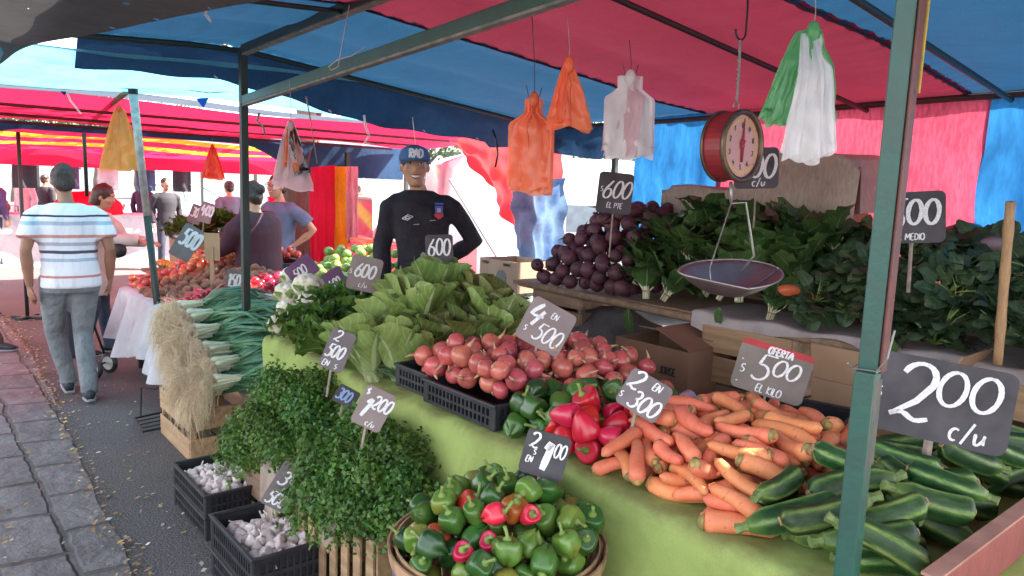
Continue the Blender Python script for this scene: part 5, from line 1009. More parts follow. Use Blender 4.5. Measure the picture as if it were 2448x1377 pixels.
carton('plain brown carton under the printed carton', W(1.32, 1.45, .0), RU, .5, .36, .415, m_card2, None, 'cardboard cartons behind the table')
carton('open brown carton with raised flap behind the green post', W(.28, 1.42, .52), RU, .42, .3, .38, m_card, (('s', 1.9), ('e', 2.1), ('n', 1.1)), 'cardboard cartons behind the table'); carton('carton carrying the open flapped carton', W(.28, 1.42, .06), RU, .44, .32, .455, m_card2, None, 'cardboard cartons behind the table')
tray('black lattice crate lying behind the carrots near the post', W(.42, 1.06, .62), YAWU + .2, .36, .26, .2); tray('second black lattice crate under the lattice crate behind the carrots', W(.42, 1.06, .4), YAWU + .1, .36, .26, .2)
m_dcloth = clothm('dark_grey_blanket', (.05, .04, .045), (.12, .11, .11), .05, 3, 60)
def blk(a, b): u = 1.58 + .62 * a; return W(u, 1.75 - .42 * b - .05 * sin(u * 9) * b, .92 - .46 * b ** 1.6 + .03 * sin(u * 7) - .05 * abs(a - .5) + .02 * noise.noise(Vec((u * 6, b * 5, 0))))
o = MB().grid(blk, 30, 24).build('dark_blanket', m_dcloth, None, True); tag(o, 'dark grey blanket slumped behind the onions', 'blanket')
# boxes by the seller
m_ban = pm('printed_carton', (.46, .31, .22), (.38, .25, .18), 5, .8, .1); m_whitec = pm('white_carton', (.7, .74, .72), (.6, .66, .64), 4, .7, .05)
q = Vp(1185, 700, 1.95); a0 = uvz(q); bx = carton('produce carton with a dark round emblem standing behind the romaine', W(a0[0], 1.95 + .2, a0[2] + .02), RU, .46, .36, .23, m_ban, None, 'cartons by the seller', (('PREMIUM', -.2, .19, .022, dict(th=.16, slant=0), m_ink), ('BANANAS', .06, .19, .022, dict(th=.16, slant=0), m_ink)))
eb = MB(); eb.lathe([(.001, 0), (.06, 0), (.06, .002), (.001, .002)], 24, M=Matrix.Translation((.04, -.1845, .1)) @ Matrix.Rotation(pi/2, 4, 'X')); eb.build('round_emblem', pm('slate_print', (.1, .13, .14), (.2, .2, .18), 60, .8, 0), bx)
carton('white ASTRO box beneath the emblem carton', W(a0[0] - .12, 1.95 + .17, a0[2] - .22), RU, .3, .3, .22, m_whitec, None, 'cartons by the seller', (('ASTRO', -.11, .09, .055, dict(th=.15, slant=0), pm('teal_print', (.06, .14, .15), None, 20, .8, 0)),)); carton('carton on the ground carrying the white ASTRO box', W(a0[0], 1.95 + .2, 0), RU, .5, .4, a0[2] - .225, m_card, None, 'cartons by the seller')
# covered boxes behind the chard
m_tau = clothm('taupe_cover', (.45, .38, .31), (.37, .31, .25), .08, 3, 90)
for i, (u, v, z) in enumerate(((1.75, 2.42, SZ), (1.2, 2.42, SZ), (1.75, 2.42, SZ + .31), (1.2, 2.42, SZ + .31))): carton('carton in the stack hidden under the taupe cover', W(u, v, z), RU, .5, .36, .305, m_card2, None, 'cartons under the taupe cover')
def tau(a, b):
    u = .82 + 1.25 * a; top = 1.66 + .2 * sst((1.62 - u) / .25) + .03 * noise.noise(Vec((u * 3, 0, 1))) - .06 * sst((.95 - u) / .12)
    if b < .35: v, z = 2.63 - .42 * b / .35, top + .01 * sin(u * 9 + b * 6)
    else: v, z = 2.2 - .07 * (b - .35) + .03 * sin(u * 13) * (b - .35) * 2, top - (b - .35) / .65 * .6
    if a < .04 or a > .96: z -= .25 * (b < .35)
    return W(u, v, z)
o = MB().grid(tau, 48, 30).build('taupe_cover', m_tau, None, True); tag(o, 'taupe cloth cover over boxes stacked behind the chard', 'cloth')
crate('dark crate on the shelf behind the spinach, left of the post', W(.74, 2.3, SZ), YAWU, .42, .3, .3, 2, .02, m_woodd); crate('dark crate on the shelf at right with a plastic bag on it', W(.05, 2.3, SZ), YAWU, .6, .32, .36, 1, .02, m_woodd, 1); crate('crate at the far right end of the shelf behind the spinach', W(-.7, 2.3, SZ), YAWU, .6, .32, .36, 1, .02, m_woodd, 1)
def lump(label, c, r_, mt, nm='plastic_bag', cat='plastic bag', sc=9):
    mb = MB(); mb.ell((0, 0, 0), r_, 28, 18)
    for i, p in enumerate(mb.v): p = Vec(p); mb.v[i] = tuple(p * (1 + .22 * noise.noise(p * sc + Vec(c)) + .08 * noise.noise(p * sc * 3)))
    o = mb.build(nm, mt, None, True, c); tag(o, label, cat); return o
lump('crumpled clear plastic bag lying on the crate at right', W(-.12, 2.28, SZ + .43), (.2, .12, .08), film('clear_film', (.5, .55, .62), .5)); lump('pinkish plastic bag beside the clear bag on the right crate', W(.12, 2.2, SZ + .41), (.16, .1, .05), F_PK); lump('bottle green plastic bag behind the EL MEDIO price sign', W(.36, 2.32, SZ + .4), (.13, .12, .09), film('dark_green_film', (.05, .13, .1), .3))
# beetroot, chard, spinach
random.seed(43); bT = lambda a, b: SZ + .05 + .43 * sst((2.62 - a) / .34) * sst((a - 1.62) / .42) * (.2 + .8 * sst((b - 1.45) / .5))
H = Heap(1.8, 2.5, 1.54, 2.2, bT, SZ, .34); it = H.fill(300, .046, 0, cand=18, tol=.012)
place_heap(it, BEET, 'dark beetroot in the tall heap on the back shelf', 'beetroots heaped on the back shelf', tilt=1.2, scale=1.28)
random.seed(44); CH = []
for r_, (v, z, zz_, n) in enumerate(((1.62, SZ + .03, .25, 7), (1.76, SZ + .12, .2, 8), (1.92, SZ + .22, .15, 8), (2.04, SZ + .3, .1, 7))):
    for i in range(n): CH.append((1.72 - .9 * (i + .3 * (r_ % 2) + random.uniform(-.35, .35)) / (n - .6) + .02, v + random.uniform(-.06, .05), z + random.uniform(-.02, .06)))
for i, (u, v, z) in enumerate(CH):
    ax = (ZZ * 1.0 + V * random.uniform(-.15, .6) - U * random.uniform(-.55, .55)).normalized(); copy_tree(CHARD[i % 3], TM(W(u, v, z), ZZ.rotation_difference(ax).to_matrix() @ Matrix.Rotation(random.uniform(0, 6), 3, 'Z'), random.uniform(.66, .86)), 'dark green chard bunch with white stems stacked on the back shelf')['group'] = 'chard bunches on the back shelf'
random.seed(45)
for i in range(58):
    u = random.uniform(-.95, .82); v = random.uniform(1.5, 2.15); z = SZ + .07 + .3 * sst((v - 1.42) / .6) * (.75 + .25 * sst((.9 - u) / .3)) - .03 * random.random(); ax = (ZZ + Vec((random.gauss(0, .4), random.gauss(0, .4), 0)) - V * .35).normalized()
    copy_tree(SPIN[i % 3], TM(W(u, v, z), ZZ.rotation_difference(ax).to_matrix() @ Matrix.Rotation(random.uniform(0, 6), 3, 'Z'), random.uniform(.68, .9)), 'loose dark spinach bunch heaped on the shelf behind the green post')['group'] = 'spinach bunches on the back shelf'
# bamboo stick
t = MB(); a_, b_2 = Dp(2385, 870, 2.45), Dp(2416, 482, 2.38); 
pts = [a_.lerp(b_2, i / 12) for i in range(13)]; t.tube(pts, [.0145 + (.002 if i in (3, 7, 10) else 0) for i in range(13)], 10); o = t.build('bamboo_stick', pm('bamboo', (.4, .24, .12), (.3, .17, .08), 30, .6, .1, stretch=(4, 4, .4)), None, True); tag(o, 'upright bamboo stick at the right end of the spinach shelf', 'stick')
# plastic mug between peppers and carrots
t = thing('mug', 'pale pink plastic mug lying on its side behind the carrots', 'mug', Dp(1630, 965, 2.62)); t.rotation_euler = (0, 0, 0); mm = pm('pink_plastic', (.62, .5, .55), None, 20, .4, .05); xax = (RGT * .9 + ZZ * .35 + Vec((0, .5, 0))).normalized(); M = rotframe((xax.x, xax.y, xax.z)).to_4x4() @ Matrix.Rotation(pi/2, 4, 'Y')
MB().lathe([(.034, -.05), (.036, -.05), (.034, .05), (.002, .05), (.002, .046), (.031, .046), (.034, -.05)], 24, M=M).build('mug_body', mm, t, True); MB().tube([M @ Vec((0, -.035, -.025)), M @ Vec((0, -.062, -.02)), M @ Vec((0, -.066, .01)), M @ Vec((0, -.034, .02))], .005, 8).build('handle', mm, t, True)
# ================================================================ PRICE SIGNS
random.seed(51)
k = dict
def px(n, d): return n / F_ * d       # photo pixels to metres at depth d
d = 2.72; sign(Dp(1305, 780, d), px(118, d), px(112, d), R(-26), M_BROWN, [('4', -.085, -.015, .085, k(th=.15, slant=.3)), ('EN', .0, .035, .024, k(th=.13)), ('500', -.035, -.062, .07, k(th=.09, slant=.25, wide=.82)), ('S', -.072, -.048, .02, k(th=.16))], 'worn brown board chalked 4 EN 500 over the red onions', stake=.1)
d = 2.14; sign(Dp(1540, 945, d), px(112, d), px(98, d), R(-27), M_GREYB, [('2', -.066, .0, .06, k(th=.12, slant=.25)), ('EN', .008, .027, .024, k(th=.15)), ('300', -.034, -.05, .055, k(th=.12, slant=.2, wide=.9)), ('S', -.066, -.038, .018, k(th=.16))], 'grey board chalked 2 EN 300 between peppers and carrots', stake=.08)
m_band = pm('red_header', (.42, .03, .04), (.34, .025, .03), 20, .7, .05)
d = 2.42; o = sign(Dp(1845, 888, d), px(172, d), px(126, d), R(-12), board_mat('grey_brown_board', (.14, .12, .105), .4), [('5', -.066, -.04, .09, k(th=.085, slant=.14, wide=1.1)), ('00', -.006, -.012, .058, k(th=.12, slant=.18, wide=1.25)), ('EL KILO', -.035, -.078, .026, k(th=.14, slant=.1)), ('S', -.1, -.03, .028, k(th=.12)), ('"', -.102, .012, .02, k(th=.2)), ('"', -.102, -.065, .02, k(th=.2)), ('OFERTA', .01, .055, .024, k(th=.24, center=True, jit=.01))], 'large grey board with red OFERTA header reading 500 EL KILO', stake=.1, band=(0, 0, px(36, d), m_band))
d = 1.86; sign(Dp(2248, 960, d), px(300, d), px(200, d), R(-4), M_SLATE, [('2', -.118, -.062, .155, k(th=.085, slant=.12, wide=1.05)), ('00', -.02, -.008, .093, k(th=.11, slant=.1, wide=1.25)), ('c/u', .03, -.09, .052, k(th=.12, slant=.12)), ('S', -.152, -.02, .03, k(th=.12))], 'biggest slate board, chalked 200 C/U, behind the courgettes', stake=.1, stake_w=.03, stake_x=-.01)
d = 1.98; sign(Dp(1303, 1087, d), px(112, d), px(112, d), R(-13), M_SLATE, [('2', -.052, .012, .044, k(th=.13, slant=.1)), ('EN', -.05, -.03, .018, k(th=.16)), ('1', -.012, -.045, .08, k(th=.2, slant=.15, wide=.7)), ('00', .02, -.0, .042, k(th=.1, slant=.15, wide=.65)), ('S', -.034, -.006, .015, k(th=.17))], 'small black slate chalked 2 EN 100 in the pepper basket', stake=.06, stake_w=.018)
d = 2.62; sign(Dp(680, 1163, d), px(66, d), px(118, d), R(-32), M_GREYB, [('3', -.035, .0, .055, k(th=.13, slant=.2)), ('EN', .008, .02, .02, k(th=.15)), ('500', -.04, -.075, .05, k(th=.13, slant=.2, wide=.8))], 'narrow tilted board chalked 3 EN 500 in the nearer garlic tray', stake=.06)
d = 2.5; sign(Dp(893, 977, d), px(78, d), px(100, d), R(-27), M_BROWN, [('1', -.045, -.04, .07, k(th=.15, slant=.2)), ('200', -.016, .0, .05, k(th=.13, slant=.2, wide=.75)), ('c/u', -.005, -.062, .022, k(th=.15)), ('$', -.05, .035, .03, k(th=.13))], 'worn brown board chalked 1 200 over the nearer parsley', stake=.08)
d = 2.95; sign(Dp(807, 837, d), px(60, d), px(100, d), R(-22), M_GREYB, [('2', -.035, .035, .045, k(th=.13, slant=.2)), ('500', -.045, -.035, .055, k(th=.13, slant=.25, wide=.7)), ('EN', -.04, -.075, .025, k(th=.15)), ('S', .012, -.075, .02, k(th=.15))], 'grey board chalked 2 500 beside the lime cloth and curly lettuce', stake=.12)
d = 2.8; sign(Dp(828, 948, d), px(56, d), px(46, d), R(-30), M_SLATE, [('300', -.04, -.02, .045, k(th=.13, slant=.2, wide=.7))], 'small dark board with bluish writing between parsley and cloth', ink=m_bluechalk, stake=.05)
d = 3.75; sign(Dp(872, 655, d), px(76, d), px(84, d), R(-12), M_BROWN, [('600', -.055, -.02, .07, k(th=.13, slant=.2, wide=.8)), ('c/u', -.02, -.07, .028, k(th=.13)), ('S', -.078, -.01, .022, k(th=.15))], 'brown board chalked 600 C/U behind the curly lettuces', stake=.15)
d = 4.2; sign(Dp(722, 645, d), px(70, d), px(52, d), R(38), M_PURP, [('500', -.06, -.03, .055, k(th=.13, slant=.2, wide=.8))], 'purple board tilted up in front of the green apples', stake=.1); sign(Dp(803, 672, d - .2), px(46, d), px(56, d), R(32), M_PURP, [('400', -.045, -.03, .05, k(th=.13, slant=.2, wide=.7))], 'smaller purple board nearest the brown 600 C/U board', stake=.1)
d = 3.72; sign(Dp(1050, 592, d), px(66, d), px(62, d), R(3), M_SLATE, [('600', -.058, -.04, .085, k(th=.1, slant=.1, wide=.72))], 'slate board chalked 600 standing behind the romaine lettuces', stake=.1)
d = 4.0; sign(Dp(1470, 462, d + .25), px(88, d), px(104, d), R(-4), M_SLATE, [('600', -.075, -.03, .1, k(th=.1, slant=.3, wide=.85)), ('EL PTE', -.04, -.085, .03, k(th=.13, slant=.1)), ('S', -.085, .005, .028, k(th=.13))], 'slate board chalked 600 EL PTE above the beetroot', stake=.25)
d = 3.72; sign(Dp(1808, 402, d), px(100, d), px(96, d), R(3), M_SLATE, [('500', -.1, -.05, .12, k(th=.1, slant=.15, wide=.85)), ('c/u', -.02, -.09, .04, k(th=.13, slant=.1))], 'slate board chalked 500 C/U partly hidden by the scale dial', stake=.2)
d = 2.98; sign(Dp(2180, 520, d), px(140, d), px(122, d), R(5), M_SLATE, [('5', -.1, -.045, .12, k(th=.09, slant=.12, wide=1.0)), ('00', -.022, -.03, .1, k(th=.13, slant=.08, wide=.95)), ('EL MEDIO', -.06, -.09, .026, k(th=.15, slant=.05))], 'slate board chalked 500 EL MEDIO over the spinach behind the post', stake=.2, stake_w=.02)
for (x, y, d, w_, h_, ro, mt, tx, lb) in ((557, 675, 4.9, 34, 62, -8, M_GREYB, '150', 'small grey board standing in the red apples by the far post'), (447, 580, 6.0, 50, 84, -30, M_GREYB, '500', 'dark tilted board chalked 500 over the rosy apples'), (492, 508, 7.0, 30, 50, -15, M_BROWN, '400', 'pale board among the far leafy greens'), (468, 512, 7.1, 28, 46, -20, M_GREYB, '300', 'grey board left of the pale board among the far greens')):
    sign(Dp(x, y, d), px(w_, d), px(h_, d), R(ro), mt, [(tx, -px(w_, d)*.36, -.03, px(h_, d)*.5, k(th=.14, wide=.55, slant=.1))], lb, stake=.1)
d = 5.7; mb = MB().box((0, 0, 0), (px(36, d), .01, px(66, d))).box((.0, -.008, -px(50, d)), (px(9, d), .012, px(100, d))); o = mb.build('sign_back', m_card, None, False, Dp(507, 590, d)); tag(o, 'bare cardboard back of a sign on a stick near the dark coated person', 'price sign')
# thin sticks in the garlic
for p0, p1, lb in ((Zp(525, 1145, .16), Zp(562, 1060, .36), 'dark stick standing in the farther garlic tray'),): tag(MB().tube([p0, p1], .007, 6).build('stick', m_stake, None, True), lb, 'stick')
# ================================================================ HANGING BAGS
random.seed(52)
d = 2.62; bag_bundle('orange carrier bags hanging highest by a thin string', Dp(1360, 152, d), .4, [(F_OR, .025, px(112, d), px(148, d), 3, 0, .12, 0, .012, False), (F_OR, .02, px(84, d), px(130, d), 2, .5, .1, 0, -.01, False)], Dp(1357, 42, d), hook=False)
d = 2.72; bag_bundle('orange carrier bags fanned on a wire hook below the others', Dp(1277, 236, d), .2, [(F_OR, .05, px(98, d), px(212, d), 5, -.15, .1, 0, .0, True), (F_RD, .03, px(50, d), px(210, d), 3, .3, .12, -.005, .04, True)], Dp(1270, 8, d - .05))
d = 2.78; bag_bundle('pinkish white carrier bags hanging on a wire hook', Dp(1507, 182, d), -.1, [(F_WH, .08, px(112, d), px(180, d), 4, 0, .05, 0, .01, True), (F_PK, .06, px(88, d), px(176, d), 4, -.3, .1, 0, -.02, True)], Dp(1505, 96, d))
d = 2.12; bag_bundle('green and white carrier bags in one bundle left of the green post', Dp(1944, 72, d), .1, [(F_GR, .05, px(80, d), px(205, d), 6, -.5, .07, 0, -.06, False, -.01, 0), (F_GR, .06, px(84, d), px(215, d), 6, .55, .07, 0, .05, True, .012, 0), (F_WH, .04, px(86, d), px(285, d), 5, .0, .05, -.01, -.02, False, -.005, -.04), (F_WH, .03, px(72, d), px(275, d), 3, -.3, .05, -.012, .04, True, 0, -.02)], Dp(1950, -40, d), hook=False, tie=F_GR)
d = 3.75; bag_bundle('orange, black and white carrier bags in a bundle above the seller’s greens'.replace('’', ''), Dp(695, 298, d), .2, [(F_PK, .03, px(94, d), px(152, d), 3, .1, .06, -.0, .012, False), (F_BK, .02, px(82, d), px(122, d), 2, -.1, .1, .004, .01, False), (F_OR, .02, px(60, d), px(112, d), 3, -.2, .1, .008, -.005, False)], Dp(692, 192, d), hook=False, tie=F_PK)
d = 5.8; bag_bundle('yellow carrier bags with orange string beside the grey leaning pole', Dp(285, 258, d), .3, [(F_YE, .05, px(92, d), px(142, d), 3, 0, .12, 0, 0, False)], Dp(292, 225, d), hook=False, tie=F_OR)
d = 8.0; bag_bundle('red orange carrier bags hanging far back under the striped canopy', Dp(508, 350, d), .2, [(F_RD, .03, px(52, d), px(75, d), 3, 0, .12, 0, 0, False)], Dp(508, 330, d), hook=False)
for (x, y, d, pts, lb, mt) in ((870, 275, 4.5, [(0, 0), (3, 25), (12, 50), (2, 65), (14, 68)], 'white strap end dangling from the canopy flap near the cap', F_WH), (495, 8, 3.4, [(-10, 0), (2, 12), (-4, 25), (10, 44)], 'frayed white and pink string at the shade net corner', F_WH), (158, 215, 5.6, [(0, 0), (10, 25), (36, 58)], 'white strap hanging from the pale canopy edge', F_WH), (1178, 310, 5.2, [(0, 0), (8, 25), (12, 60), (6, 90)], 'dark and white knotted strap before the orange red cloth', F_BK), (620, 270, 4.6, [(0, 0), (-6, 20), (8, 30), (14, 52)], 'tangled grey string hanging beside the far post', m_string)):
    cord(lb, [Dp(x + a, y + b, d) for a, b in pts], .008, mt, 'strap', 'strap')
a_ = Dp(732, 232, 3.9); cord('pale cord running from the navy flap down to the tree', [a_, Dp(745, 300, 4.2), Dp(758, 390, 4.8)], .004, m_string, 'string', 'string'); cord('thin white cord from the flap down to the blue cap line', [Dp(986, 280, 5.0), Dp(993, 345, 5.1)], .003, F_WH, 'string', 'string')
# ================================================================ HANGING SCALE
d = 2.6; sc_p = Dp(1753, 350, d); t = thing('hanging_scale', 'round red hanging dial scale with a metal scoop pan', 'scale', sc_p)
m_sred = pm('scale_red_enamel', (.3, .025, .03), (.2, .02, .025), 14, .4, 0); m_rim = pm('tarnished_brass_rim', (.2, .12, .08), (.12, .07, .05), 20, .4, 0, metal=.6); m_face = pm('dial_face', (.66, .33, .29), (.6, .3, .27), 5, .4, 0); m_glass = pm('dial_black', (.03, .015, .015), None, 9, .6, 0); m_needle = pm('needle_red', (.4, .02, .04), None, 9, .5, 0); m_dialy = pm('dial_yellow_ring', (.7, .42, .16), None, 9, .5, 0)
dn = (CAM - sc_p); dn.z = 0; dn.normalize(); dn = Matrix.Rotation(R(56), 3, 'Z') @ dn; X_ = ZZ.cross(dn).normalized(); M = Matrix((X_, ZZ, dn)).transposed().to_4x4(); RR = px(82, d)
def dial(nm, prof, mt, par=t, seg=40): o = MB().lathe(prof, seg, M=M).build(nm, mt, par, True); return o
b0 = dial('drum', [(.001, -.05), (RR*.96, -.05), (RR*.97, .03), (RR*.96, .034)], m_sred); b0.data.polygons.foreach_set('use_smooth', [False]*len(b0.data.polygons)); dial('rim', [(RR*.9, .03), (RR*1.02, .03), (RR*1.03, .04), (RR*.98, .046), (RR*.88, .042), (RR*.88, .03)], m_rim); dial('rim', [(RR*.97, -.05), (RR*1.02, -.05), (RR*1.02, -.04), (RR*.97, -.04)], m_rim)
dial('dial_face', [(.001, .031), (RR*.9, .031)], m_face); dial('yellow_ring', [(RR*.70, .0325), (RR*.78, .0325)], m_dialy)
lb = MB(); 
for i, ch in enumerate('0123456'): pass
for i in range(7):
    a = R(90 + 36 * i * 1.0); letters(lb, '0123456'[i], cos(a) * RR * .58 - .006, sin(a) * RR * .58 - .008, .017, th=.16, slant=0, jit=0)
for ch, ang in (('8', 90 - 72),): a = R(ang); letters(lb, ch, cos(a) * RR * .58 - .005, sin(a) * RR * .58 - .008, .017, th=.16, slant=0, jit=0)
for i, ch in ((7, '1'), (9, '6')):
    a = R(90 + 36 * i); st = [(0, .97), (.5, .97), (.2, 0)] if i == 7 else None
    if i == 7:
        for q in (0,): 
            c_ = Vec((cos(a) * RR * .58 - .004, sin(a) * RR * .58 - .008, .0)); lb.bar(c_ + Vec((0, .016, .0012)), c_ + Vec((.009, .016, .0012)), .0024, .0008, Vec((0, 0, 1))); lb.bar(c_ + Vec((.009, .016, .0012)), c_ + Vec((.003, 0, .0012)), .0024, .0008, Vec((0, 0, 1)))
    else: letters(lb, '6', cos(a) * RR * .58 + .006, sin(a) * RR * .58 + .009, .017, th=.16, slant=0, jit=0, rot=pi)
for i in range(100):
    a = 2*pi*i/100; l = .9 if i % 10 else .84
    lb.bar((cos(a)*RR*l*.86/.9, sin(a)*RR*l*.86/.9, .0012), (cos(a)*RR*.865, sin(a)*RR*.865, .0012), .0013, .0006, Vec((0, 0, 1)))
o = lb.build('lettering', m_glass, t); o.matrix_basis = M @ Matrix.Translation((0, 0, .032))
nb = MB(); nb.tube([(0, -RR*.45, 0), (0, 0, 0), (.002, RR*.78, 0)], [.004, .006, .0012], 6, flat=.3); nb.ell((0, 0, 0), (.011, .011, .004), 12, 6); nb.tube([(0, 0, 0), (-.014, .022, 0)], [.004, .002], 5); nb.tube([(0, 0, 0), (.014, .02, 0)], [.004, .002], 5); o = nb.build('needle', m_needle, t, True); o.matrix_basis = M @ Matrix.Translation((0, 0, .037))
def arcp(c, r_, a0, a1, ax=X_, n=12): return [c + ax * (r_ * cos(R(a0 + (a1 - a0) * i / n))) + ZZ * (r_ * sin(R(a0 + (a1 - a0) * i / n))) for i in range(n + 1)]
MB().tube(arcp(ZZ * (RR + .015), .016, -30, 210), .003, 6).build('top_loop', m_steel, t, True)
hk = Dp(1770, 88, d) - sc_p; up = Dp(1776, -30, d) - sc_p
cb = MB(); cb.tube([ZZ * (RR + .03), ZZ * (RR + .12) + X_ * .003, ZZ * (RR + .2) - X_ * .002, hk - ZZ * .01], .0045, 6); 
for q in range(14): cb.ell(ZZ * (RR + .03) + (hk - ZZ * (RR + .03)) * (q / 14) + X_ * .002 * (-1) ** q, .0055, 6, 5)
cb.build('suspension_cord', m_string, t, True); MB().tube(arcp(hk + ZZ * .02, .03, 180, 360, n=10) + [hk + ZZ * .1 + X_ * .03, up + X_ * .03], .0035, 6).build('steel_hook', m_wire, t, True)
pp = Dp(1745, 655, d + .02) - sc_p; fr0 = Dp(1748, 486, d) - sc_p; fr1 = Dp(1783, 484, d) - sc_p; fr2 = Dp(1803, 612, d + .02) - sc_p
MB().tube([ZZ * (-RR - .0), fr0 * .55 + ZZ * (-RR) * .45, fr0], .006, 6).build('pull_rod', m_steel, t, True); MB().tube([fr0, fr1, fr2, pp + X_ * .06], .0045, 6).build('pan_frame', m_steel, t, True); MB().tube([fr0, pp - X_ * .1 + ZZ * .02 + Vec((0, .05, 0)), pp - X_ * .11 - ZZ * .03], .0025, 6).build('pan_frame', m_steel, t, True)
XA = (RGT * .96 + Vec((0, .25, 0)) - ZZ * .04).normalized(); YA = ZZ.cross(XA).normalized(); m_pan = pm('scale_pan_metal', (.3, .25, .27), (.2, .16, .18), 6, .35, 0, metal=.75)
def panf(a, b):
    th = 2 * pi * a; x = cos(th); y = sin(th); q = b; L = px(135, d); wl = .5 + .5 * x * -1; rx = L * (1 if x > 0 else 1.0); ry = L * .62 * (1 - .42 * max(0, -x)); z = .3 * ry * y * q - .075 * (1 - q * q) + .055 * q * q * max(0, -x) * .6 - .01 * q * q * max(0, -x) ** 3
    return pp + XA * (rx * x * q) + YA * (ry * y * q) + ZZ * (z + .02 * x * q)
o = MB().grid(panf, 48, 10).build('scoop_pan', m_pan, t, True); o.modifiers.new('thick', 'SOLIDIFY').thickness = .003; MB().tube([panf(i / 48, 1.0) for i in range(49)], .004, 6).build('pan_rim', m_steel, t, True)
mb = MB(); c_ = Vp(1885, 693, 1.5); lump('orange and pink plastic bag scrap beside the scale pan', c_, (.05, .04, .025), F_OR, sc=20)
# ================================================================ SECOND STALL
random.seed(61)
st2 = thing('market_stall', 'next stall with pale cyan and red canopy over the fruit', 'market stall', W(5.5, 0))
m_greyst = clothm('grey_blue_strip', (.12, .15, .2), (.1, .13, .18), .4); m_tred2 = clothm('bright_red_tarpaulin', (.72, .02, .07), (.62, .02, .06), .42, tcol=(.62, .015, .06))
def flat(u0, u1, v0, v1, z0, z1, mt, nm='canopy_strip', sag=.03, par=st2, nu=10, nv=30, wob=.03):
    def fn(a, b):
        v = v0 + (v1 - v0) * b; u = u0 + (u1 - u0) * a + wob * sin(v * 1.9 + u0); return W(u, v, z0 + (z1 - z0) * a - sag * sin(pi * a) + .012 * noise.noise(Vec((u, v, u0))) - .02 * (sin(v * 2.1 + u0)))
    P(nm, MB().grid(fn, nu, nv), mt, par, True)
flat(3.74, 5.22, -1.9, 1.5, 2.3, 2.22, m_cyan); flat(4.02, 5.2, 1.5, 2.5, 2.3, 2.2, m_cyan)
flat(5.2, 5.62, -1.6, 2.6, 2.205, 2.2, m_greyst, sag=.0); flat(5.6, 7.6, -1.9, 3.6, 2.2, 2.1, m_tred2, sag=.05)
P('far_valance', MB().grid(lambda a, b: W(7.62 + .06 * b + .05 * sin(a * 25) * b, -2.2 + 5.9 * a, 2.1 - (.07 + .22 * sst((-.5 - (-2.2 + 5.9 * a)) / .9) + .34 * sst((-2.2 + 5.9 * a - 1.5) / .9)) * b), 50, 5), m_navy, st2, True)
for u in (5.95, 6.6, 7.2): P('rib', MB().tube([W(u, -1.7 + .55 * i, 2.185 - .05 * (u - 5.6) - .05) for i in range(10)], .013, 6), m_rrib, st2, True)
p0, p1 = Zp(378, 745, .62), Dp(318, 222, 5.35); P('post', MB().tube([p0 - (p1 - p0) * .35, p0.lerp(p1, .45)], .026, 8), m_dsteel, st2, True); P('post_wrap', MB().tube([p0.lerp(p1, .45), p0.lerp(p1, .8), p1], [.027, .029, .031], 8), pm('plastic_wrapped_pole', (.42, .4, .37), (.25, .23, .22), 20, .5, .1), st2, True); P('post_cap', MB().tube([p1 - ZZ * .01, p1 + ZZ * .04, p1 + ZZ * .07], [.033, .036, .04], 8), m_dsteel, st2, True)
p2 = Dp(200, 300, 8.2); P('post', MB().tube([Dp(208, 470, 8.2), p2, Dp(199, 290, 8.2)], .02, 8), m_dsteel, st2, True); P('brace', MB().tube([Dp(205, 305, 8.0), Dp(252, 260, 6.6), Dp(300, 222, 5.5)], .02, 8), m_woodd, st2, True)
P('post', MB().box(W(7.5, 2.8, 1.0), (.05, .05, 2.0), rotframe(V)), m_dsteel, st2); P('post', MB().box(W(7.5, -1.2, 1.02), (.04, .04, 2.04), rotframe(V)), m_dsteel, st2)
for x, y, d in ((150, 205, 5.6), (483, 235, 5.9)):
    tb_ = MB(); c = Dp(x, y, d); tb_.poly([c - RGT * .05, c + RGT * .055 + ZZ * .004, c - ZZ * .075 + RGT * .01]); o = tb_.build('corner_tab', clothm('blue_tab_%d' % x, (.02, .12, .45), (.02, .1, .4), .4), None); o.modifiers.new('t', 'SOLIDIFY').thickness = .003; tag(o, 'blue triangular tab on the pale canopy edge ' + ('with a white strap' if x == 150 else 'near the dark green post'), 'tab')
cord('dark wire running along the pale canopy edge', [Dp(275, 163, 5.3), Dp(310, 188, 5.3), Dp(400, 208, 5.4), Dp(500, 222, 5.5), Dp(590, 216, 5.6)], .004, m_wire, 'wire', 'wire')
# table with white cloth
tt = thing('trestle_table', 'fruit table of the next stall under a white cloth', 'table', W(5.6, .5)); P('table_top', MB().box(W(5.04, .55, .66), (1.66, 1.3, .03), rotframe(U)), m_woodd, tt)
for u in (4.4, 5.75):
    for v in (0, 1.1): P('leg', MB().box(W(u, v, .32), (.05, .05, .64), rotframe(U)), m_blackm, tt)
m_wcloth = clothm('white_cloth', (.72, .7, .72), (.6, .58, .62), .2, 4, 0)
pr2 = [(1.2, .684), (-.08, .684), (-.12, .67), (-.13, .64), (-.15, .22)]
def wcl(a, b):
    u = 4.22 + 1.68 * a; kk = b * 4; i = min(int(kk), 3); f = kk - i; v = pr2[i][0] * (1-f) + pr2[i+1][0] * f; z = pr2[i][1] * (1-f) + pr2[i+1][1] * f; dr = max(0, .64 - z); return W(u, v - dr * (.1 + .12 * sin(u * 14) + .1 * sin(u * 31)), z - dr * .12 * sin(u * 6))
o = MB().grid(wcl, 90, 24).build('tablecloth', m_wcloth, None, True); tag(o, 'white cloth hanging from the fruit table of the next stall', 'tablecloth')
T2 = .69
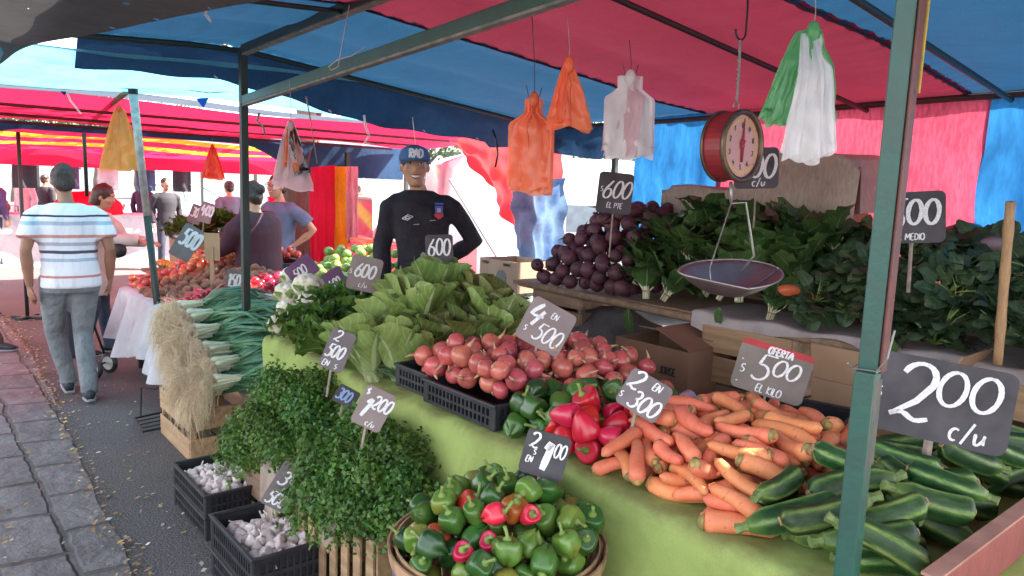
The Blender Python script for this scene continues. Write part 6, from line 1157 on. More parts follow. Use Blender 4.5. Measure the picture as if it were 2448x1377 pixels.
def fheap(u0, u1, v0, v1, h0, h1, n, r_, protos, lb, gp, cat=None):
    T = lambda a, b: T2 + .02 + h0 + (h1 - h0) * sst((b - v0) / (v1 - v0)); H = Heap(u0, u1, v0, v1, T, lambda a, b: T(a, b) - .06, .07); place_heap(H.fill(n, r_, 0, cand=14, tol=.02), protos, lb, gp, tilt=1)
fheap(4.32, 4.7, -.06, .75, .03, .14, 95, .037, APPLE, 'shiny red apple in the front heap of the fruit table', 'red apples on the fruit table'); fheap(4.72, 5.45, -.05, .75, .02, .2, 190, .029, KIWI, 'brown kiwi in the sloping heap beside the leaning pole', 'kiwis on the fruit table')
tt2 = thing('trestle_table', 'bare second fruit table behind the reaching woman', 'table', W(6.5, .8)); P('table_top', MB().box(W(6.55, .8, .675), (1.28, .9, .03), rotframe(U)), m_woodd, tt2)
for u in (6.0, 7.1):
    for v in (.42, 1.15): P('leg', MB().box(W(u, v, .33), (.05, .05, .66), rotframe(U)), m_blackm, tt2)
fheap(5.46, 5.86, -.05, .75, .02, .28, 120, .037, RAPPLE, 'rosy apple in the heap beyond the kiwis', 'rosy apples on the fruit table'); fheap(5.98, 6.8, .4, .85, .1, .2, 70, .036, MANGO, 'yellow fruit at the far end of the fruit table', 'yellow fruit on the fruit table')
fheap(5.3, 6.0, .85, 1.2, .22, .28, 50, .037, TOMATO, 'tomato in the black tray before the dark coated person', 'tomatoes on the fruit table'); tray('black tray of tomatoes before the person in the dark coat', W(5.5, 1.0, T2 + .12), YAWU, .8, .42, .1); carton('low carton under the black tomato tray', W(5.5, 1.0, T2), RU, .7, .4, .118, m_card2)
for i in range(7): u, v = 6.9 + .22 * (i % 4) + random.uniform(-.05, .05), .85 + .25 * (i // 4); copy_tree(CURLY[i % 2], TM(W(u, v, 1.0 + .1 * (i // 4)), Matrix.Rotation(random.uniform(-.8, .2), 3, 'X') @ Matrix.Rotation(i, 3, 'Z'), 1.3), 'leafy green head stacked at the far end of the fruit table')['group'] = 'far leafy heads on the fruit table'
carton('carton lifting the far leafy heads', W(7.2, 1.0, T2), RU, .9, .5, .27, m_card)
# green apples on a stack of boxes behind the cauliflowers
carton('big carton under the green apples', W(4.3, 1.15, 0), RU, .95, .7, .8, m_card2)
gT = lambda a, b: .86 + .2 * sst((b - .8) / .6) ; H = Heap(3.84, 4.76, .84, 1.46, gT, lambda a, b: gT(a, b) - .08, .09); place_heap(H.fill(110, .041, 0, cand=18, tol=.02), GAPPLE, 'green apple in the sloping heap beside the seller', 'green apples beside the seller', tilt=1)
# ================================================================ PEOPLE
random.seed(71)
def stand(x, y, d): p = Dp(x, y, d); return Vec((p.x, p.y, 0))
def face(f): return atan2(f[0], -f[1])
m_blacktop = pm('black_sweater', (.02, .017, .024), (.03, .026, .034), 9, .8, 0, bump=.9, bscale=13, bdist=.03, spec=.2); m_denim = pm('denim', (.05, .06, .1), (.035, .045, .075), 20, .85, .1, bump=.3, bscale=20); m_greyjean = pm('grey_blue_jeans', (.21, .22, .235), (.15, .16, .175), 7, .85, 0, bump=1.0, bscale=11, bdist=.04); m_shoe = pm('dark_shoe', (.02, .025, .035), None, 20, .6, .1)
p = stand(1006, 600, 4.75); dc = CAM - p
t, hp, HM, s, j = person('smiling young seller in black sweater and blue cap, one arm bent behind his back', p, face((dc.x, dc.y)), 1.88, dict(hip=(.02, 0, .95), head=(-.045, -.025, 1.605), neck=(-.02, .015, 1.478), look=.08, sl=(-.175, .01, 1.41), el=(-.235, .06, 1.12), wl=(-.21, -.06, .86), sr=(.17, .02, 1.41), er=(.325, .1, 1.17), wr=(.16, .2, 1.05), hr=(-.9, .25, -.3)), top=m_blacktop, topname='sweater', legm=m_denim, shoe=m_shoe, hair=m_hair, face=True, fine=.0085, build=.9)
m_cap = pm('blue_cap', (.07, .15, .33), (.055, .12, .27), 30, .8, 0); m_brim = pm('cap_brim_blue', (.04, .09, .2), None, 30, .8, 0)
CM = lambda x, y, z: hp(x, y, z); cb = MB(); rg = []
for i in range(9):
    q = i / 8; r_ = .101 * (cos(q * pi / 2) ** .55 if q < 1 else .02); rg.append([hp(r_ * cos(2*pi*k/28) * .92, .01 + r_ * 1.1 * sin(2*pi*k/28), .035 + .09 * sin(q * pi / 2) ** .9) for k in range(28)])
cb.rings(rg, True); cap = cb.build('cap', m_cap, t, True)
bb = MB(); bb.grid(lambda a, b: hp((a - .5) * .185 * (1 - .12 * b), -.075 - .085 * b * (1 - (2*(a - .5)) ** 2 * .35) + .035 * (2*(a-.5))**2 * (1 - b), .04 - .006 * b - .022 * (2 * (a - .5)) ** 2), 16, 6); o = bb.build('brim', m_brim, cap, True); o.modifiers.new('t', 'SOLIDIFY').thickness = .004
lb = MB(); letters(lb, 'RAD', 0, 0, .05, th=.24, slant=.05, center=True, z=0, jit=0, wide=.98)
for i, q in enumerate(lb.v): x, z = q[0], q[1]; a = x / .1; lb.v[i] = tuple(hp(.104 * sin(a) * .92, .01 - .114 * cos(a) + max(0, (z - .03)) * .35, .052 + z))
lb.build('cap_lettering', m_chalk, cap)
tt_ = hp(0, 0, 0)
def onchest(x, z): return Vec((x * s, -.128 * s - .02 + abs(x) * .09, z * s))
fb = MB(); c_ = onchest(.1, 1.33); 
def emb(nm, pts, mt, y): b_ = MB(); b_.rings([[Vec((c[0], y(c[0]) , c[1])) for c in pts], [Vec((c[0], y(c[0]) - .002, c[1])) for c in pts]]); return b_.build(nm, mt, t)
def ych(x): return -.133 * s - .006 + 1.3 * x * x
cx_, cz_ = .108, 1.345 * s
emb('crest_base', [(cx_ - .028, cz_ - .02), (cx_, cz_ - .04), (cx_ + .028, cz_ - .02), (cx_ + .028, cz_ - .002), (cx_ - .028, cz_ - .002)], pm('crest_red', (.5, .04, .06), None, 9, .7, 0), ych); emb('crest_shield', [(cx_ - .024, cz_ + .0), (cx_ + .024, cz_ + .0), (cx_ + .026, cz_ + .045), (cx_ - .026, cz_ + .045)], pm('crest_blue', (.08, .1, .4), None, 9, .7, 0), ych); emb('crest_centre', [(cx_ - .01, cz_ + .004), (cx_ + .012, cz_ + .006), (cx_ + .01, cz_ + .032), (cx_ - .012, cz_ + .03)], pm('crest_grey', (.4, .36, .42), None, 9, .7, 0), lambda x: ych(x) - .003); emb('crest_text', [(cx_ - .026, cz_ + .052), (cx_ + .026, cz_ + .052), (cx_ + .026, cz_ + .064), (cx_ - .026, cz_ + .064)], pm('crest_blue', (.08, .1, .4)), ych)
dx_, dz_ = -.085, 1.315 * s; lm = MB()
for w_, h_ in ((.034, .017), (.018, .008)):
    P0 = [(-w_, 0), (0, -h_), (w_, 0), (0, h_), (-w_, 0)]
    lm.tube([Vec((dx_ + a, ych(dx_ + a) - .003, dz_ + b + a * .25)) for a, b in P0], .0024, 5)
lm.build('diamond_logo', m_chalk, t); tl_ = MB(); letters(tl_, 'CCC', 0, 0, .008, th=.2, jit=0)
for k, (x, z) in enumerate(((-.03, 1.275), (.07, 1.3))): MB().bar((x - .018, ych(x) - .002, z * s), (x + .018, ych(x) - .002, z * s + .004), .002, .006).build('printed_line', pm('grey_print', (.25, .24, .26), None, 20, .8, 0), t)
# walker
m_stripe, nt_, b_ = new_mat('striped_shirt'); tc = nn(nt_, 'ShaderNodeTexCoord'); sp = nn(nt_, 'ShaderNodeSeparateXYZ'); nt_.links.new(tc.outputs['Object'], sp.inputs[0]); rp = nn(nt_, 'ShaderNodeValToRGB'); rp.color_ramp.interpolation = 'CONSTANT'; e = rp.color_ramp.elements
nt_.links.new(math_(nt_, 'DIVIDE', math_(nt_, 'SUBTRACT', math_(nt_, 'ADD', sp.outputs[2], math_(nt_, 'MULTIPLY', noisef(nt_, 6, 2), .012)), .8), .7), rp.inputs[0]); wht = (.78, .74, .8); stops = [(0, wht)]
for c, h_, col in ((.905, .016, (.55, .22, .18)), (.99, .012, wht), (1.02, .022, (.4, .46, .58)), (1.075, .02, (.07, .075, .14)), (1.13, .024, (.42, .4, .48)), (1.185, .022, (.58, .26, .22)), (1.275, .026, (.4, .46, .58)), (1.325, .012, (.035, .035, .09))):
    stops += [((c - h_/2 - .8) / .7, col), ((c + h_/2 - .8) / .7, wht)]
e[0].position, e[0].color = 0, (*wht, 1); e[1].position, e[1].color = stops[1][0], (*stops[1][1], 1)
for q, c in stops[2:]: z_ = e.new(q); z_.color = (*c, 1)
nt_.links.new(rp.outputs[0], b_.inputs['Base Color']); b_.inputs['Roughness'].default_value = .9; bump_(nt_, b_, noisef(nt_, 8, 3, stretch=(1, 1, .35)), 1.0, .05)
p = stand(163, 600, 5.2); t, *_ = person('man seen from behind in a white shirt with red and blue stripes, walking away', p, face((p.x - .6, p.y)), 1.68, dict(hip=(-.01, .03, .93), head=(.01, -.03, 1.62), nod=.12, sl=(-.2, .01, 1.4), el=(-.265, .07, 1.13), wl=(-.27, -.03, .9), sr=(.2, .01, 1.4), er=(.265, .07, 1.13), wr=(.25, .02, .87), kl=(-.075, -.03, .5), al=(-.085, .16, .1), fl=(-.05, -1, -.1), kr=(.1, -.14, .5), ar=(.02, -.2, .1), fr=(0, -1, .1)), skin=m_skin2, top=m_stripe, topname='shirt', legm=m_greyjean, shoe=m_shoe, hair=m_hairg, sleeve='short', build=1.12)
# woman reaching over the fruit
m_cream = pm('cream_jacket', (.6, .5, .46), (.5, .4, .36), 12, .85, 0, bump=.6, bscale=22); p = stand(262, 650, 6.65) + V * -.12
t, *_ = person('woman with brown bob in a cream jacket reaching over the fruit', p, face((1, .12)), 1.54, dict(hip=(0, .03, .95), chest=(0, -.03, 1.28), neck=(0, -.06, 1.46), head=(0, -.12, 1.61), nod=.3, sl=(-.17, -.05, 1.41), el=(-.2, -.26, 1.2), wl=(-.14, -.5, 1.19), hl=(0, -1, -.1), sr=(.17, -.05, 1.41), er=(.2, -.22, 1.17), wr=(.15, -.46, 1.16), hr=(0, -1, -.1), al=(-.1, .1, .09), ar=(.1, -.08, .09)), top=m_cream, topname='jacket', legm=m_denim, shoe=pm('black_boot', (.02, .017, .018), None, 20, .5, 0), hair=m_hairb, hairstyle='bob', build=1.12, coat=1)
o = lump('small black pouch bag hanging at the hip of the woman in cream', Dp(283, 598, 6.42), (.07, .055, .065), m_blackm, 'pouch_bag', 'bag', 6)
m_plum = pm('dark_plum_coat', (.06, .014, .028), (.045, .012, .022), 9, .85, 0, bump=.4, bscale=18); p = stand(622, 600, 6.2)
t, *_ = person('person in a dark plum hooded coat bent over the tomato tray behind the far post', p, face((-.9, .35)), 1.62, dict(chest=(0, -.03, 1.28), neck=(0, -.05, 1.46), head=(0, -.1, 1.6), nod=.3, sl=(-.18, -.03, 1.41), el=(-.24, -.2, 1.2), wl=(-.18, -.42, 1.14), hl=(0, -1, -.2), sr=(.18, -.03, 1.41), er=(.24, -.15, 1.16), wr=(.18, -.36, 1.08), hr=(0, -1, -.2)), top=m_plum, topname='coat', legm=m_denim, shoe=m_shoe, hair=m_hair, hairstyle='tied', build=1.3, coat=1.6)
m_btee = pm('slate_blue_tee', (.13, .16, .26), (.1, .125, .2), 9, .9, 0, bump=.4, bscale=16); p = stand(668, 560, 7.5)
t, hp, HM, s, j = person('man in glasses and slate blue tee with a hand on his hip by the tree', p, face((-.5, -.85)), 1.68, dict(head=(-.01, -.03, 1.62), sr=(.19, .01, 1.42), er=(.36, .14, 1.18), wr=(.2, .02, 1.02), hr=(-.8, -.5, -.2), el=(-.24, -.05, 1.15), wl=(-.2, -.25, 1.02), hl=(.2, -1, .1)), top=m_btee, topname='tee_shirt', legm=m_denim, shoe=m_shoe, hair=m_hair, sleeve='short', face=True, build=1.1)
gb = MB()
for q in (-1, 1): gb.tube([hp(q*.032 + .024*cos(a*.63), -.098, .018 + .019*sin(a*.63)) for a in range(11)], .0022, 5)
gb.tube([hp(-.01, -.1, .022), hp(.01, -.1, .022)], .0022, 5); gb.tube([hp(.056, -.094, .02), hp(.08, .0, .02)], .0022, 5); gb.tube([hp(-.056, -.094, .02), hp(-.08, .0, .02)], .0022, 5); gb.build('glasses', m_glass, t)
m_purp = pm('purple_jacket', (.1, .05, .16), (.07, .035, .11), 9, .85, 0); m_darkc = pm('dark_jacket', (.03, .03, .04), None, 9, .85, 0); m_navyc = pm('navy_sweater', (.03, .05, .11), None, 9, .85, 0); m_palec = pm('pale_top', (.55, .52, .55), None, 9, .85, 0); m_oliv = pm('olive_trousers', (.09, .075, .04), None, 9, .85, 0)
WALKL = dict(kl=(-.1, -.12, .5), al=(-.1, -.3, .1), kr=(.1, .02, .5), ar=(.1, .22, .12))
for (x, y, d, f, H_, tp, lg, lb, jj) in ((-8, 560, 12.5, (.3, 1), 1.62, m_purp, m_denim, 'shopper in a purple jacket far down the aisle at the left', {}), (850, 520, 10.5, (.8, .4), 1.6, m_navyc, m_palec, 'passer by in navy and white between hanging cloth and parked cars', {}), (-75, 650, 8.3, (1, -.1), 1.65, m_darkc, m_denim, 'walking figure cut by the left edge, one trainer showing', WALKL), (-88, 700, 6.55, (.9, .2), 1.65, m_darkc, m_oliv, 'walking figure in olive trousers at the left edge', WALKL), (112, 520, 16, (.2, 1), 1.6, m_darkc, m_darkc, 'dark clad shopper far off beyond the striped shirt man', {}), (60, 520, 15, (-.3, -1), 1.65, m_palec, m_denim, 'pale topped shopper far off by the left pole', {}), (398, 500, 13, (.6, -.6), 1.62, m_darkc, m_denim, 'dark clad shopper standing beyond the leaning grey pole', {}), (345, 500, 15, (.2, 1), 1.6, m_navyc, m_darkc, 'navy clad shopper far behind the woman in cream', {}), (548, 500, 12.5, (-.6, .6), 1.6, m_btee, m_denim, 'blue topped shopper seen just left of the dark far post', {})):
    person(lb, stand(x, y, d), face(f), H_, jj, top=tp, legm=lg, shoe=m_shoe, hair=m_hair, fine=.02)
# shopping trolley in front of the walker
t = thing('shopping_trolley', 'small wheeled shopping trolley half hidden by the walker in the striped shirt', 'trolley', (0, 0, 0)); q0 = Zp(240, 908, .0)
for k in (0, 1):
    c = q0 + Vec((-.05 - .0 * k, .22 * k, .085)); Mw = Matrix.Translation(c) @ rotframe(Vec((0, 0, 1)), Vec((.3, 1, 0))).to_4x4(); wh = MB().lathe([(.055, -.014), (.082, -.012), (.085, 0), (.082, .012), (.055, .014)], 24, M=Mw).build('wheel', m_blackp, t, True); MB().lathe([(.001, -.012), (.056, -.012), (.056, .012), (.001, .012)], 20, M=Mw).build('rim', pm('pale_rim', (.45, .42, .4), None, 9, .5, 0), wh)
MB().tube([q0 + Vec((-.08, 0, .085)), q0 + Vec((-.08, .25, .085))], .008, 6).build('axle', m_blackm, t)
MB().tube([q0 + Vec((-.08, 0, .085)), q0 + Vec((-.2, .02, .5)), q0 + Vec((-.32, .04, .95)), q0 + Vec((-.32, .22, .95)), q0 + Vec((-.2, .23, .5)), q0 + Vec((-.08, .25, .085))], .009, 6).build('handle_frame', m_blackm, t, True); MB().box(q0 + Vec((-.3, .12, .4)), (.2, .22, .5)).build('bag_body', m_darkc, t, bevel=.04)
t = thing('shopping_trolley', 'pink wheeled shopping bag beside the purple jacket', 'trolley', (0, 0, 0)); q0 = Zp(28, 622, .0); MB().box(q0 + ZZ * .42, (.3, .25, .65)).build('bag_body', pm('pink_bag', (.4, .08, .12), None, 9, .7, 0), t, bevel=.05); MB().tube([q0 + Vec((-.1, .1, .7)), q0 + Vec((-.1, .1, 1.0)), q0 + Vec((.1, .1, 1.0)), q0 + Vec((.1, .1, .7))], .012, 6).build('handle', m_blackm, t)
for k in (-1, 1): MB().ell(q0 + Vec((.15*k, 0, .08)), (.03, .08, .08), 8, 10).build('wheel', m_blackp, t, True)
# sign stand pole at left
t = thing('pole_stand', 'thin dark pole on a flat cross foot, left of the striped shirt man', 'pole', (0, 0, 0)); q0 = Zp(66, 762, .0); MB().tube([q0, q0 + ZZ * 1.0, q0 + ZZ * 2.05], .02, 8).build('pole', m_dsteel, t, True); MB().box(q0 + ZZ * .02, (.34, .06, .03)).build('foot', m_dsteel, t, bevel=.004); MB().box(q0 + ZZ * .022, (.05, .34, .028)).build('foot', m_dsteel, t, bevel=.004)
# loose leaves and straw
random.seed(75); m_straw = pm('straw', (.55, .42, .2), None, 30, .8, .2)
for i, (x, y, v, L, lb) in enumerate(((1503, 738, 1.46, .13, 'single chard leaf hanging over the shelf edge under the beetroot'), (1720, 735, 1.46, .08, 'small leaf hanging from the shelf edge above the printed carton'), (2128, 800, 1.44, .12, 'spinach leaf drooping over the sheet right of the green post'))):
    mb = MB(); mb.leaf(Vp(x, y, v), -ZZ + U * random.uniform(-.2, .2), -V, L, L * .6, .3, .05, .2, 7, 6, cprof); tag(mb.build('loose_leaf', m_chard, None, True), lb, 'leaf')
for i, (x0, y0, x1, y1, d) in enumerate(((1175, 700, 1215, 735, 3.25), (1110, 840, 1180, 850, 2.95), (1000, 795, 1045, 815, 3.05), (1085, 812, 1150, 832, 3.0))):
    a_, b_2 = Dp(x0, y0, d), Dp(x1, y1, d - .04); tag(MB().tube([a_, a_.lerp(b_2, .5) + ZZ * .012, b_2], .0014, 4).build('straw', m_straw), ['straw stalk stuck high on the right hand lettuces', 'straw stalk between lettuces and onions', 'short straw on the front romaine leaves', 'pale straw just above the onions'][i], 'straw')
# ================================================================ BACKGROUND
random.seed(81)
st3 = thing('market_stall', 'far stall with red canopy striped in yellow', 'market stall', W(9.5, 1)); m_yel = clothm('yellow_tarpaulin', (.85, .45, .03), (.75, .33, .03), .6); m_red3 = clothm('far_red_tarpaulin', (.7, .03, .08), (.62, .025, .07), .6, tcol=(.75, .02, .09)); m_pnk = clothm('pale_pink_tarpaulin', (.75, .4, .45), (.65, .3, .36), .5)
for u0, u1, mt in ((8.2, 8.9, m_red3), (8.9, 9.3, m_yel), (9.3, 10.0, m_red3), (10.0, 10.5, m_yel), (10.5, 11.6, m_red3)): flat(u0, u1, -2.2, 4.4, 2.1 - .05 * (u0 - 8.2), 2.1 - .05 * (u1 - 8.2), mt, par=st3, sag=.03, nu=4)
for u, v in ((8.4, -1.8), (11.4, -1.8), (8.4, 4.2), (11.4, 4.2)): P('post', MB().box(W(u, v, 1.03), (.05, .05, 2.06), rotframe(V)), m_dsteel, st3)
P('front_drape', MB().grid(lambda a, b: W(11.62 + .05 * sin(a * 30) * b, -2.2 + 6.6 * a, 2.02 - .3 * b), 40, 4), m_red3, st3, True)
for k, (u0, vv, z, lb) in enumerate(((13.5, -1.5, 2.1, 'far red stall beyond the yellow striped one'), (13.5, -9.5, 2.2, 'far red stall on the left across the aisle'), (19, -4, 2.3, 'small red stall at the end of the market'))):
    s4 = thing('market_stall', lb, 'market stall', W(u0, vv)); flat(u0, u0 + 3.4, vv, vv + 5.5, z + .06, z + .1, m_red3, par=s4, nu=6); P('front_drape', MB().grid(lambda a, b: W(u0 - .02 - .06 * b + .04 * sin(a * 30) * b, vv + 5.5 * a, z + .06 - .28 * b), 40, 4), m_pnk if k == 1 else m_red3, s4, True)
    for a in (0, 3.3):
        for b in (.1, 5.4): P('post', MB().box(W(u0 + a, vv + b, z/2), (.05, .05, z), rotframe(V)), m_dsteel, s4)
    P('counter', MB().box(W(u0 + 1.2, vv + 2.7, .45), (1.2, 4.6, .9), rotframe(U)), (m_wcloth if k != 2 else m_pnk), s4)
    if k == 0:
        for q in range(7): P('hanging_garment', MB().grid(lambda a, b: W(u0 + .3 + .04 * sin(a * 9 + q), vv + .4 + .62 * q + (.34 + .12 * (b < .35)) * (a - .5), 1.98 - .62 * b), 8, 8), (m_darkc, m_palec, m_darkc, m_purp, m_palec, m_navyc, m_darkc)[q], s4, True)
far_heap = [(14.6, -9.0, m_yel, 'heap of yellow fruit on the far left counter'), (14.6, -7.2, m_red3, 'heap of red fruit on the far left counter'), (14.6, -.6, m_oliv, 'dark green produce heap on the far red stall'), (14.6, 1.2, m_red3, 'red produce heap on the far red stall')]
for u, v, mt, lb in far_heap:
    mb = MB(); mb.ell((0, 0, 0), (.5, .75, .34), 26, 16)
    for i, q in enumerate(mb.v): q = Vec(q); mb.v[i] = tuple(q * (1 + .1 * noise.noise(q * 9)))
    tag(mb.build('produce_heap', mt, None, True, W(u, v, .98)), lb, 'produce')
# hanging cloth between tree and cars
hang('hanging_cloth', 'red cloth hanging left beside the tree trunk', [Dp(742, 400, 8.6), Dp(800, 395, 8.6)], lambda a: .55, m_red3, .05, 2, 14, 20, cat='cloth'); hang('hanging_cloth', 'yellow orange cloth hanging in the middle beside the red ones', [Dp(796, 398, 8.7), Dp(832, 398, 8.7)], lambda a: .6, m_yel, .05, 2, 12, 20, cat='cloth'); hang('hanging_cloth', 'red and pink cloth hanging nearest the seller', [Dp(828, 398, 8.5), Dp(856, 398, 8.5)], lambda a: 1.0, m_pnk, .05, 2, 12, 20, cat='cloth'); hang('hanging_cloth', 'red cloth behind the man in the blue tee', [Dp(640, 470, 9.6), Dp(692, 470, 9.6)], lambda a: .9, m_red3, .05, 2, 12, 16, cat='cloth')
# trees
m_bark = pm('bark', (.2, .15, .12), (.1, .075, .06), 7, .9, .1, 0, 1.0, 20, stretch=(1, 1, .25), bdist=.03); m_crown = leafm('tree_leaf', (.05, .09, .02), (.1, .15, .035), (.12, .17, .05), .03, .5, .35, .2, .02)
def tree(name, label, loc, h, r_, n, cr, seed, grp=None):
    random.seed(seed); t = thing(name, label, 'tree', loc, 0, grp); tb_ = MB(); pts = [Vec((.04 * h * noise.noise(Vec((i * .6, seed, 0))), .04 * h * noise.noise(Vec((i * .6, seed, 5))), h * .62 * i / 8)) for i in range(9)]
    tb_.tube(pts, [r_ * (1.25 - .75 * i / 8 + (.25 if i == 0 else 0)) for i in range(9)], 12); ends = []
    for i in range(9):
        a = i * 2.4; b0 = pts[4 + i % 5]; e = b0 + Vec((cos(a) * cr * random.uniform(.5, .85), sin(a) * cr * random.uniform(.5, .85), h * random.uniform(.12, .34))); m = b0.lerp(e, .5) + ZZ * h * .03; tb_.tube([b0, m, e], [r_ * .42, r_ * .28, r_ * .08], 7); ends += [e, m]
    tb_.build('trunk', m_bark, t, True); cbm = MB(); cl = [(e + Vec((random.gauss(0, .3), random.gauss(0, .3), random.gauss(0, .25))) * cr * .35, cr * random.uniform(.22, .42)) for e in ends for _ in range(2)]
    for i in range(n):
        c, q = random.choice(cl); d = Vec((random.gauss(0, 1), random.gauss(0, 1), random.gauss(0, .8))).normalized() * q * random.uniform(.4, 1.05); sz = random.uniform(.05, .11) * h / 6; nrm = (d.normalized() + Vec((random.gauss(0, .6), random.gauss(0, .6), random.gauss(0, .6)))).normalized(); a = nrm.orthogonal().normalized(); b = nrm.cross(a); p = c + d; rv = random.random()
        cbm.af([cbm.av(p - a*sz, (.5, .2, rv)), cbm.av(p + b*sz*.6, (.7, .5, rv)), cbm.av(p + a*sz, (.5, .9, rv)), cbm.av(p - b*sz*.6, (.7, .5, rv))])
    cbm.build('crown', m_crown, t); return t
q = Dp(722, 600, 9.2); tree('street_tree', 'rough trunked street tree between the hanging red cloth and the fruit stall', (q.x, q.y, 0), 7.5, .17, 3500, 2.6, 1)
for i, (x, d, h) in enumerate(((40, 34, 6.5), (150, 40, 8), (235, 33, 6), (330, 44, 8), (-60, 30, 7), (1010, 36, 8), (1440, 40, 8))): q = Dp(x, 430, d); tree('street_tree', ['bushy tree far left over the red canopies', 'tall tree behind the striped shirt man', 'small tree left of the yellow bags', 'tree beyond the yellow striped canopy', 'tree past the left edge', 'bare looking tree behind the seller', 'tree beyond the parked van'][i], (q.x, q.y, 0), h, .2, 2600, h * .36, 10 + i, 'trees along the street behind the market')
# parked cars
def car(label, loc, rz, paint, L=4.1, Wd=1.68, H_=1.45, van=False):
    t = thing('parked_car' if not van else 'parked_van', label, 'car' if not van else 'van', loc, rz, 'vehicles parked behind the market'); h0 = .28
    if van: prof = [(-L/2, .35), (-L/2, 1.0), (-L/2 + .08, H_ - .1), (-L/2 + .3, H_), (L/2 - 1.2, H_), (L/2 - .5, 1.15), (L/2 - .05, 1.0), (L/2, .6), (L/2 - .05, .32)]
    else: prof = [(-L/2, .42), (-L/2 + .03, .78), (-L/2 + .2, .93), (-L/2 + .95, .97), (L/2 - 1.25, .95), (L/2 - .3, .8), (L/2 - .03, .68), (L/2, .42), (L/2 - .12, .28), (-L/2 + .12, .28)]
    mb = MB(); secs = []
    for y, k in ((-Wd/2, .0), (-Wd/2 + .06, 1), (Wd/2 - .06, 1), (Wd/2, .0)): secs.append([Vec((x * (.975 + .025 * k), y, .6 + (z - .6) * (.93 + .07 * k))) for x, z in prof])
    mb.rings(secs); mb.build('body', paint, t, True, bevel=.02)
    mg = MATS.get('car_glass') or pm('car_glass', (.22, .28, .32), None, 9, .08, 0, spec=.8)
    if not van:
        cb = MB(); lo = [(-L/2 + .5, -Wd/2 + .06), (L/2 - 1.15, -Wd/2 + .06), (L/2 - 1.15, Wd/2 - .06), (-L/2 + .5, Wd/2 - .06)]; hi = [(-L/2 + .95, -Wd/2 + .26), (L/2 - 2.0, -Wd/2 + .26), (L/2 - 2.0, Wd/2 - .26), (-L/2 + .95, Wd/2 - .26)]
        cb.rings([[Vec((*p, .94)) for p in lo], [Vec((*p, H_ - .04)) for p in hi]]); cb.build('cabin_glass', mg, t); MB().box((-.42, 0, H_ - .02), (L - 2.95 + .1, Wd - .48, .05)).build('roof', paint, t, bevel=.02)
        pb = MB()
        for a, b in zip(lo, hi): pb.bar((*a, .94), (*b, H_ - .02), .06, .06)
        for sy in (-1, 1): pb.bar((-.4, sy*(Wd/2 - .05), .94), (-.45, sy*(Wd/2 - .25), H_ - .02), .07, .04, Vec((0, 1, 0)))
        pb.build('pillars', paint, t)
    else:
        MB().box((L/2 - .83, 0, 1.3), (.03, Wd - .3, .62), Matrix.Rotation(-.86, 3, 'Y')).build('windscreen', mg, t)
        for sy in (-1, 1): MB().box((-.1, sy*(Wd/2 + .0), 1.3), (L - 3.2, .02, .32)).build('side_window', mg, t, bevel=.005)
    for sx in (-1, 1):
        for sy in (-1, 1):
            Mw = Matrix.Translation((sx*(L/2 - .75), sy*(Wd/2 - .08), .31)) @ Matrix.Rotation(pi/2, 4, 'X'); wh = MB().lathe([(.19, -.1), (.3, -.09), (.31, 0), (.3, .09), (.19, .1)], 24, M=Mw).build('wheel', m_blackp, t, True); MB().lathe([(.001, -.085), (.2, -.085), (.2, .085), (.001, .085)], 18, M=Mw).build('rim', m_steel, wh)
    for sy in (-1, 1): MB().ell((L/2 - .06, sy*(Wd/2 - .28), .7), (.08, .2, .1), 12, 8).build('headlight', pm('lamp_glass', (.7, .72, .75), None, 9, .1, 0), t, True); MB().ell((-L/2 + .05, sy*(Wd/2 - .22), .78), (.06, .16, .1), 12, 8).build('tail_light', pm('tail_red', (.4, .02, .02), None, 9, .2, 0), t, True)
    MB().box((L/2 + .0, 0, .45), (.12, Wd - .1, .16)).build('bumper', m_blackp, t, bevel=.04); return t
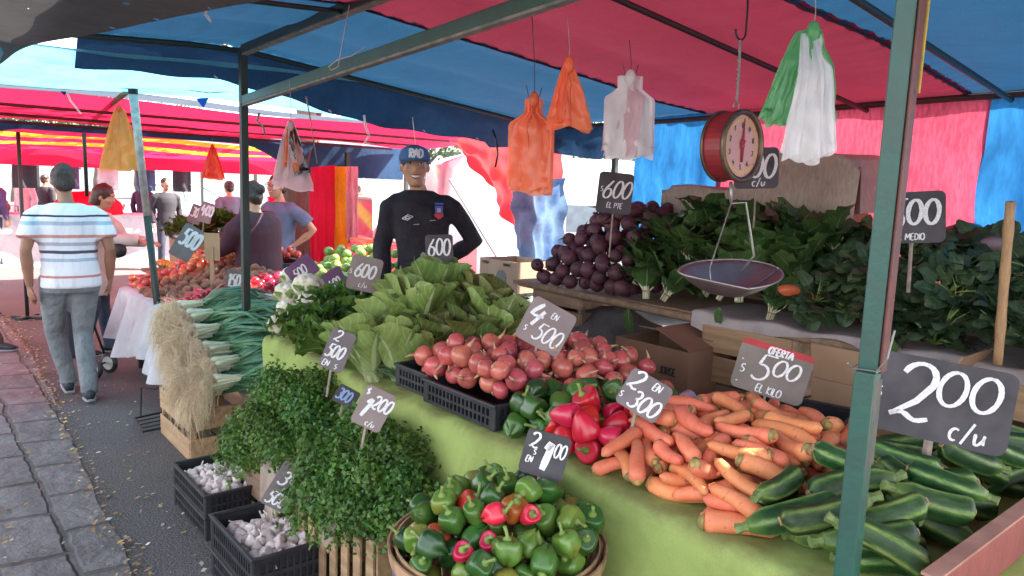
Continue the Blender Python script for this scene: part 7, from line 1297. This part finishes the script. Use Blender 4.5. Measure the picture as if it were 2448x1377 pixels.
m_wpaint, m_spaint, m_rpaint = pm('white_car_paint', (.75, .76, .78), None, 3, .25, 0, coat=.5), pm('silver_blue_car_paint', (.35, .42, .5), None, 3, .25, 0, coat=.5), pm('red_car_paint', (.42, .03, .04), None, 3, .25, 0, coat=.5)
def gp(x, d): q = Dp(x, 430, d); return (q.x, q.y, 0)
car('white car parked behind the seller on the left', gp(905, 10.8), 2.2, m_wpaint); car('silver blue car parked farther behind the seller', gp(1190, 13.5), .35, m_spaint); car('red car parked behind the seller on the right', gp(1215, 9.6), .5, m_rpaint); car('white van seen through the gap above the beetroot', gp(1445, 9.8), .25, m_wpaint, 4.6, 1.8, 2.0, True); car('white car far down the street behind the fruit stall', gp(470, 22), .6, m_wpaint); car('second silver car far behind the orange red cloth', gp(1330, 18), .2, m_spaint)
# leaning pale board behind the seller
o = MB().bar(Dp(1085, 430, 7.6), Dp(1215, 640, 6.4), .1, .02).build('leaning_plank', pm('pale_plank', (.5, .36, .33), None, 9, .8, .1)); tag(o, 'pale plank leaning diagonally behind the seller', 'plank')
# pale street buildings beyond
m_bldg = pm('pale_render', (.74, .72, .7), (.66, .64, .62), 2, .9, .05); m_win = pm('window_dark', (.1, .12, .14), None, 9, .2, 0)
for i, (x, d, w_, h_, lb) in enumerate(((120, 60, 16, 4.5, 'low pale building at the far left end of the street'), (640, 55, 14, 5.0, 'pale building behind the tree'), (1150, 48, 15, 5.5, 'pale building behind the parked cars'), (1600, 45, 14, 5.0, 'pale building beyond the back sheets'))):
    t = thing('street_building', lb, 'building', gp(x, d)); MB().box((0, 3, h_/2), (w_, 6, h_)).build('walls', m_bldg, t); MB().box((0, 3, h_ + .1), (w_ + .4, 6.4, .2)).build('roof', m_pnk if 0 else pm('roof_tile', (.3, .12, .08), None, 9, .9, .1), t)
    for k in range(4): wx = -w_/2 + w_ * (k + .5) / 4; f = MB().box((wx, -.02, h_ * .6), (1.3, .06, 1.4)).build('window', m_bldg, t); MB().box((wx, -.055, h_ * .6), (1.14, .02, 1.24)).build('pane', m_win, f)
# ================================================================ CLEAN UP THE TEMPLATES
def drop(o):
    for c in KIDS.get(o.name, ()): drop(c)
    bpy.data.objects.remove(o)
for o in TMPL: drop(o)
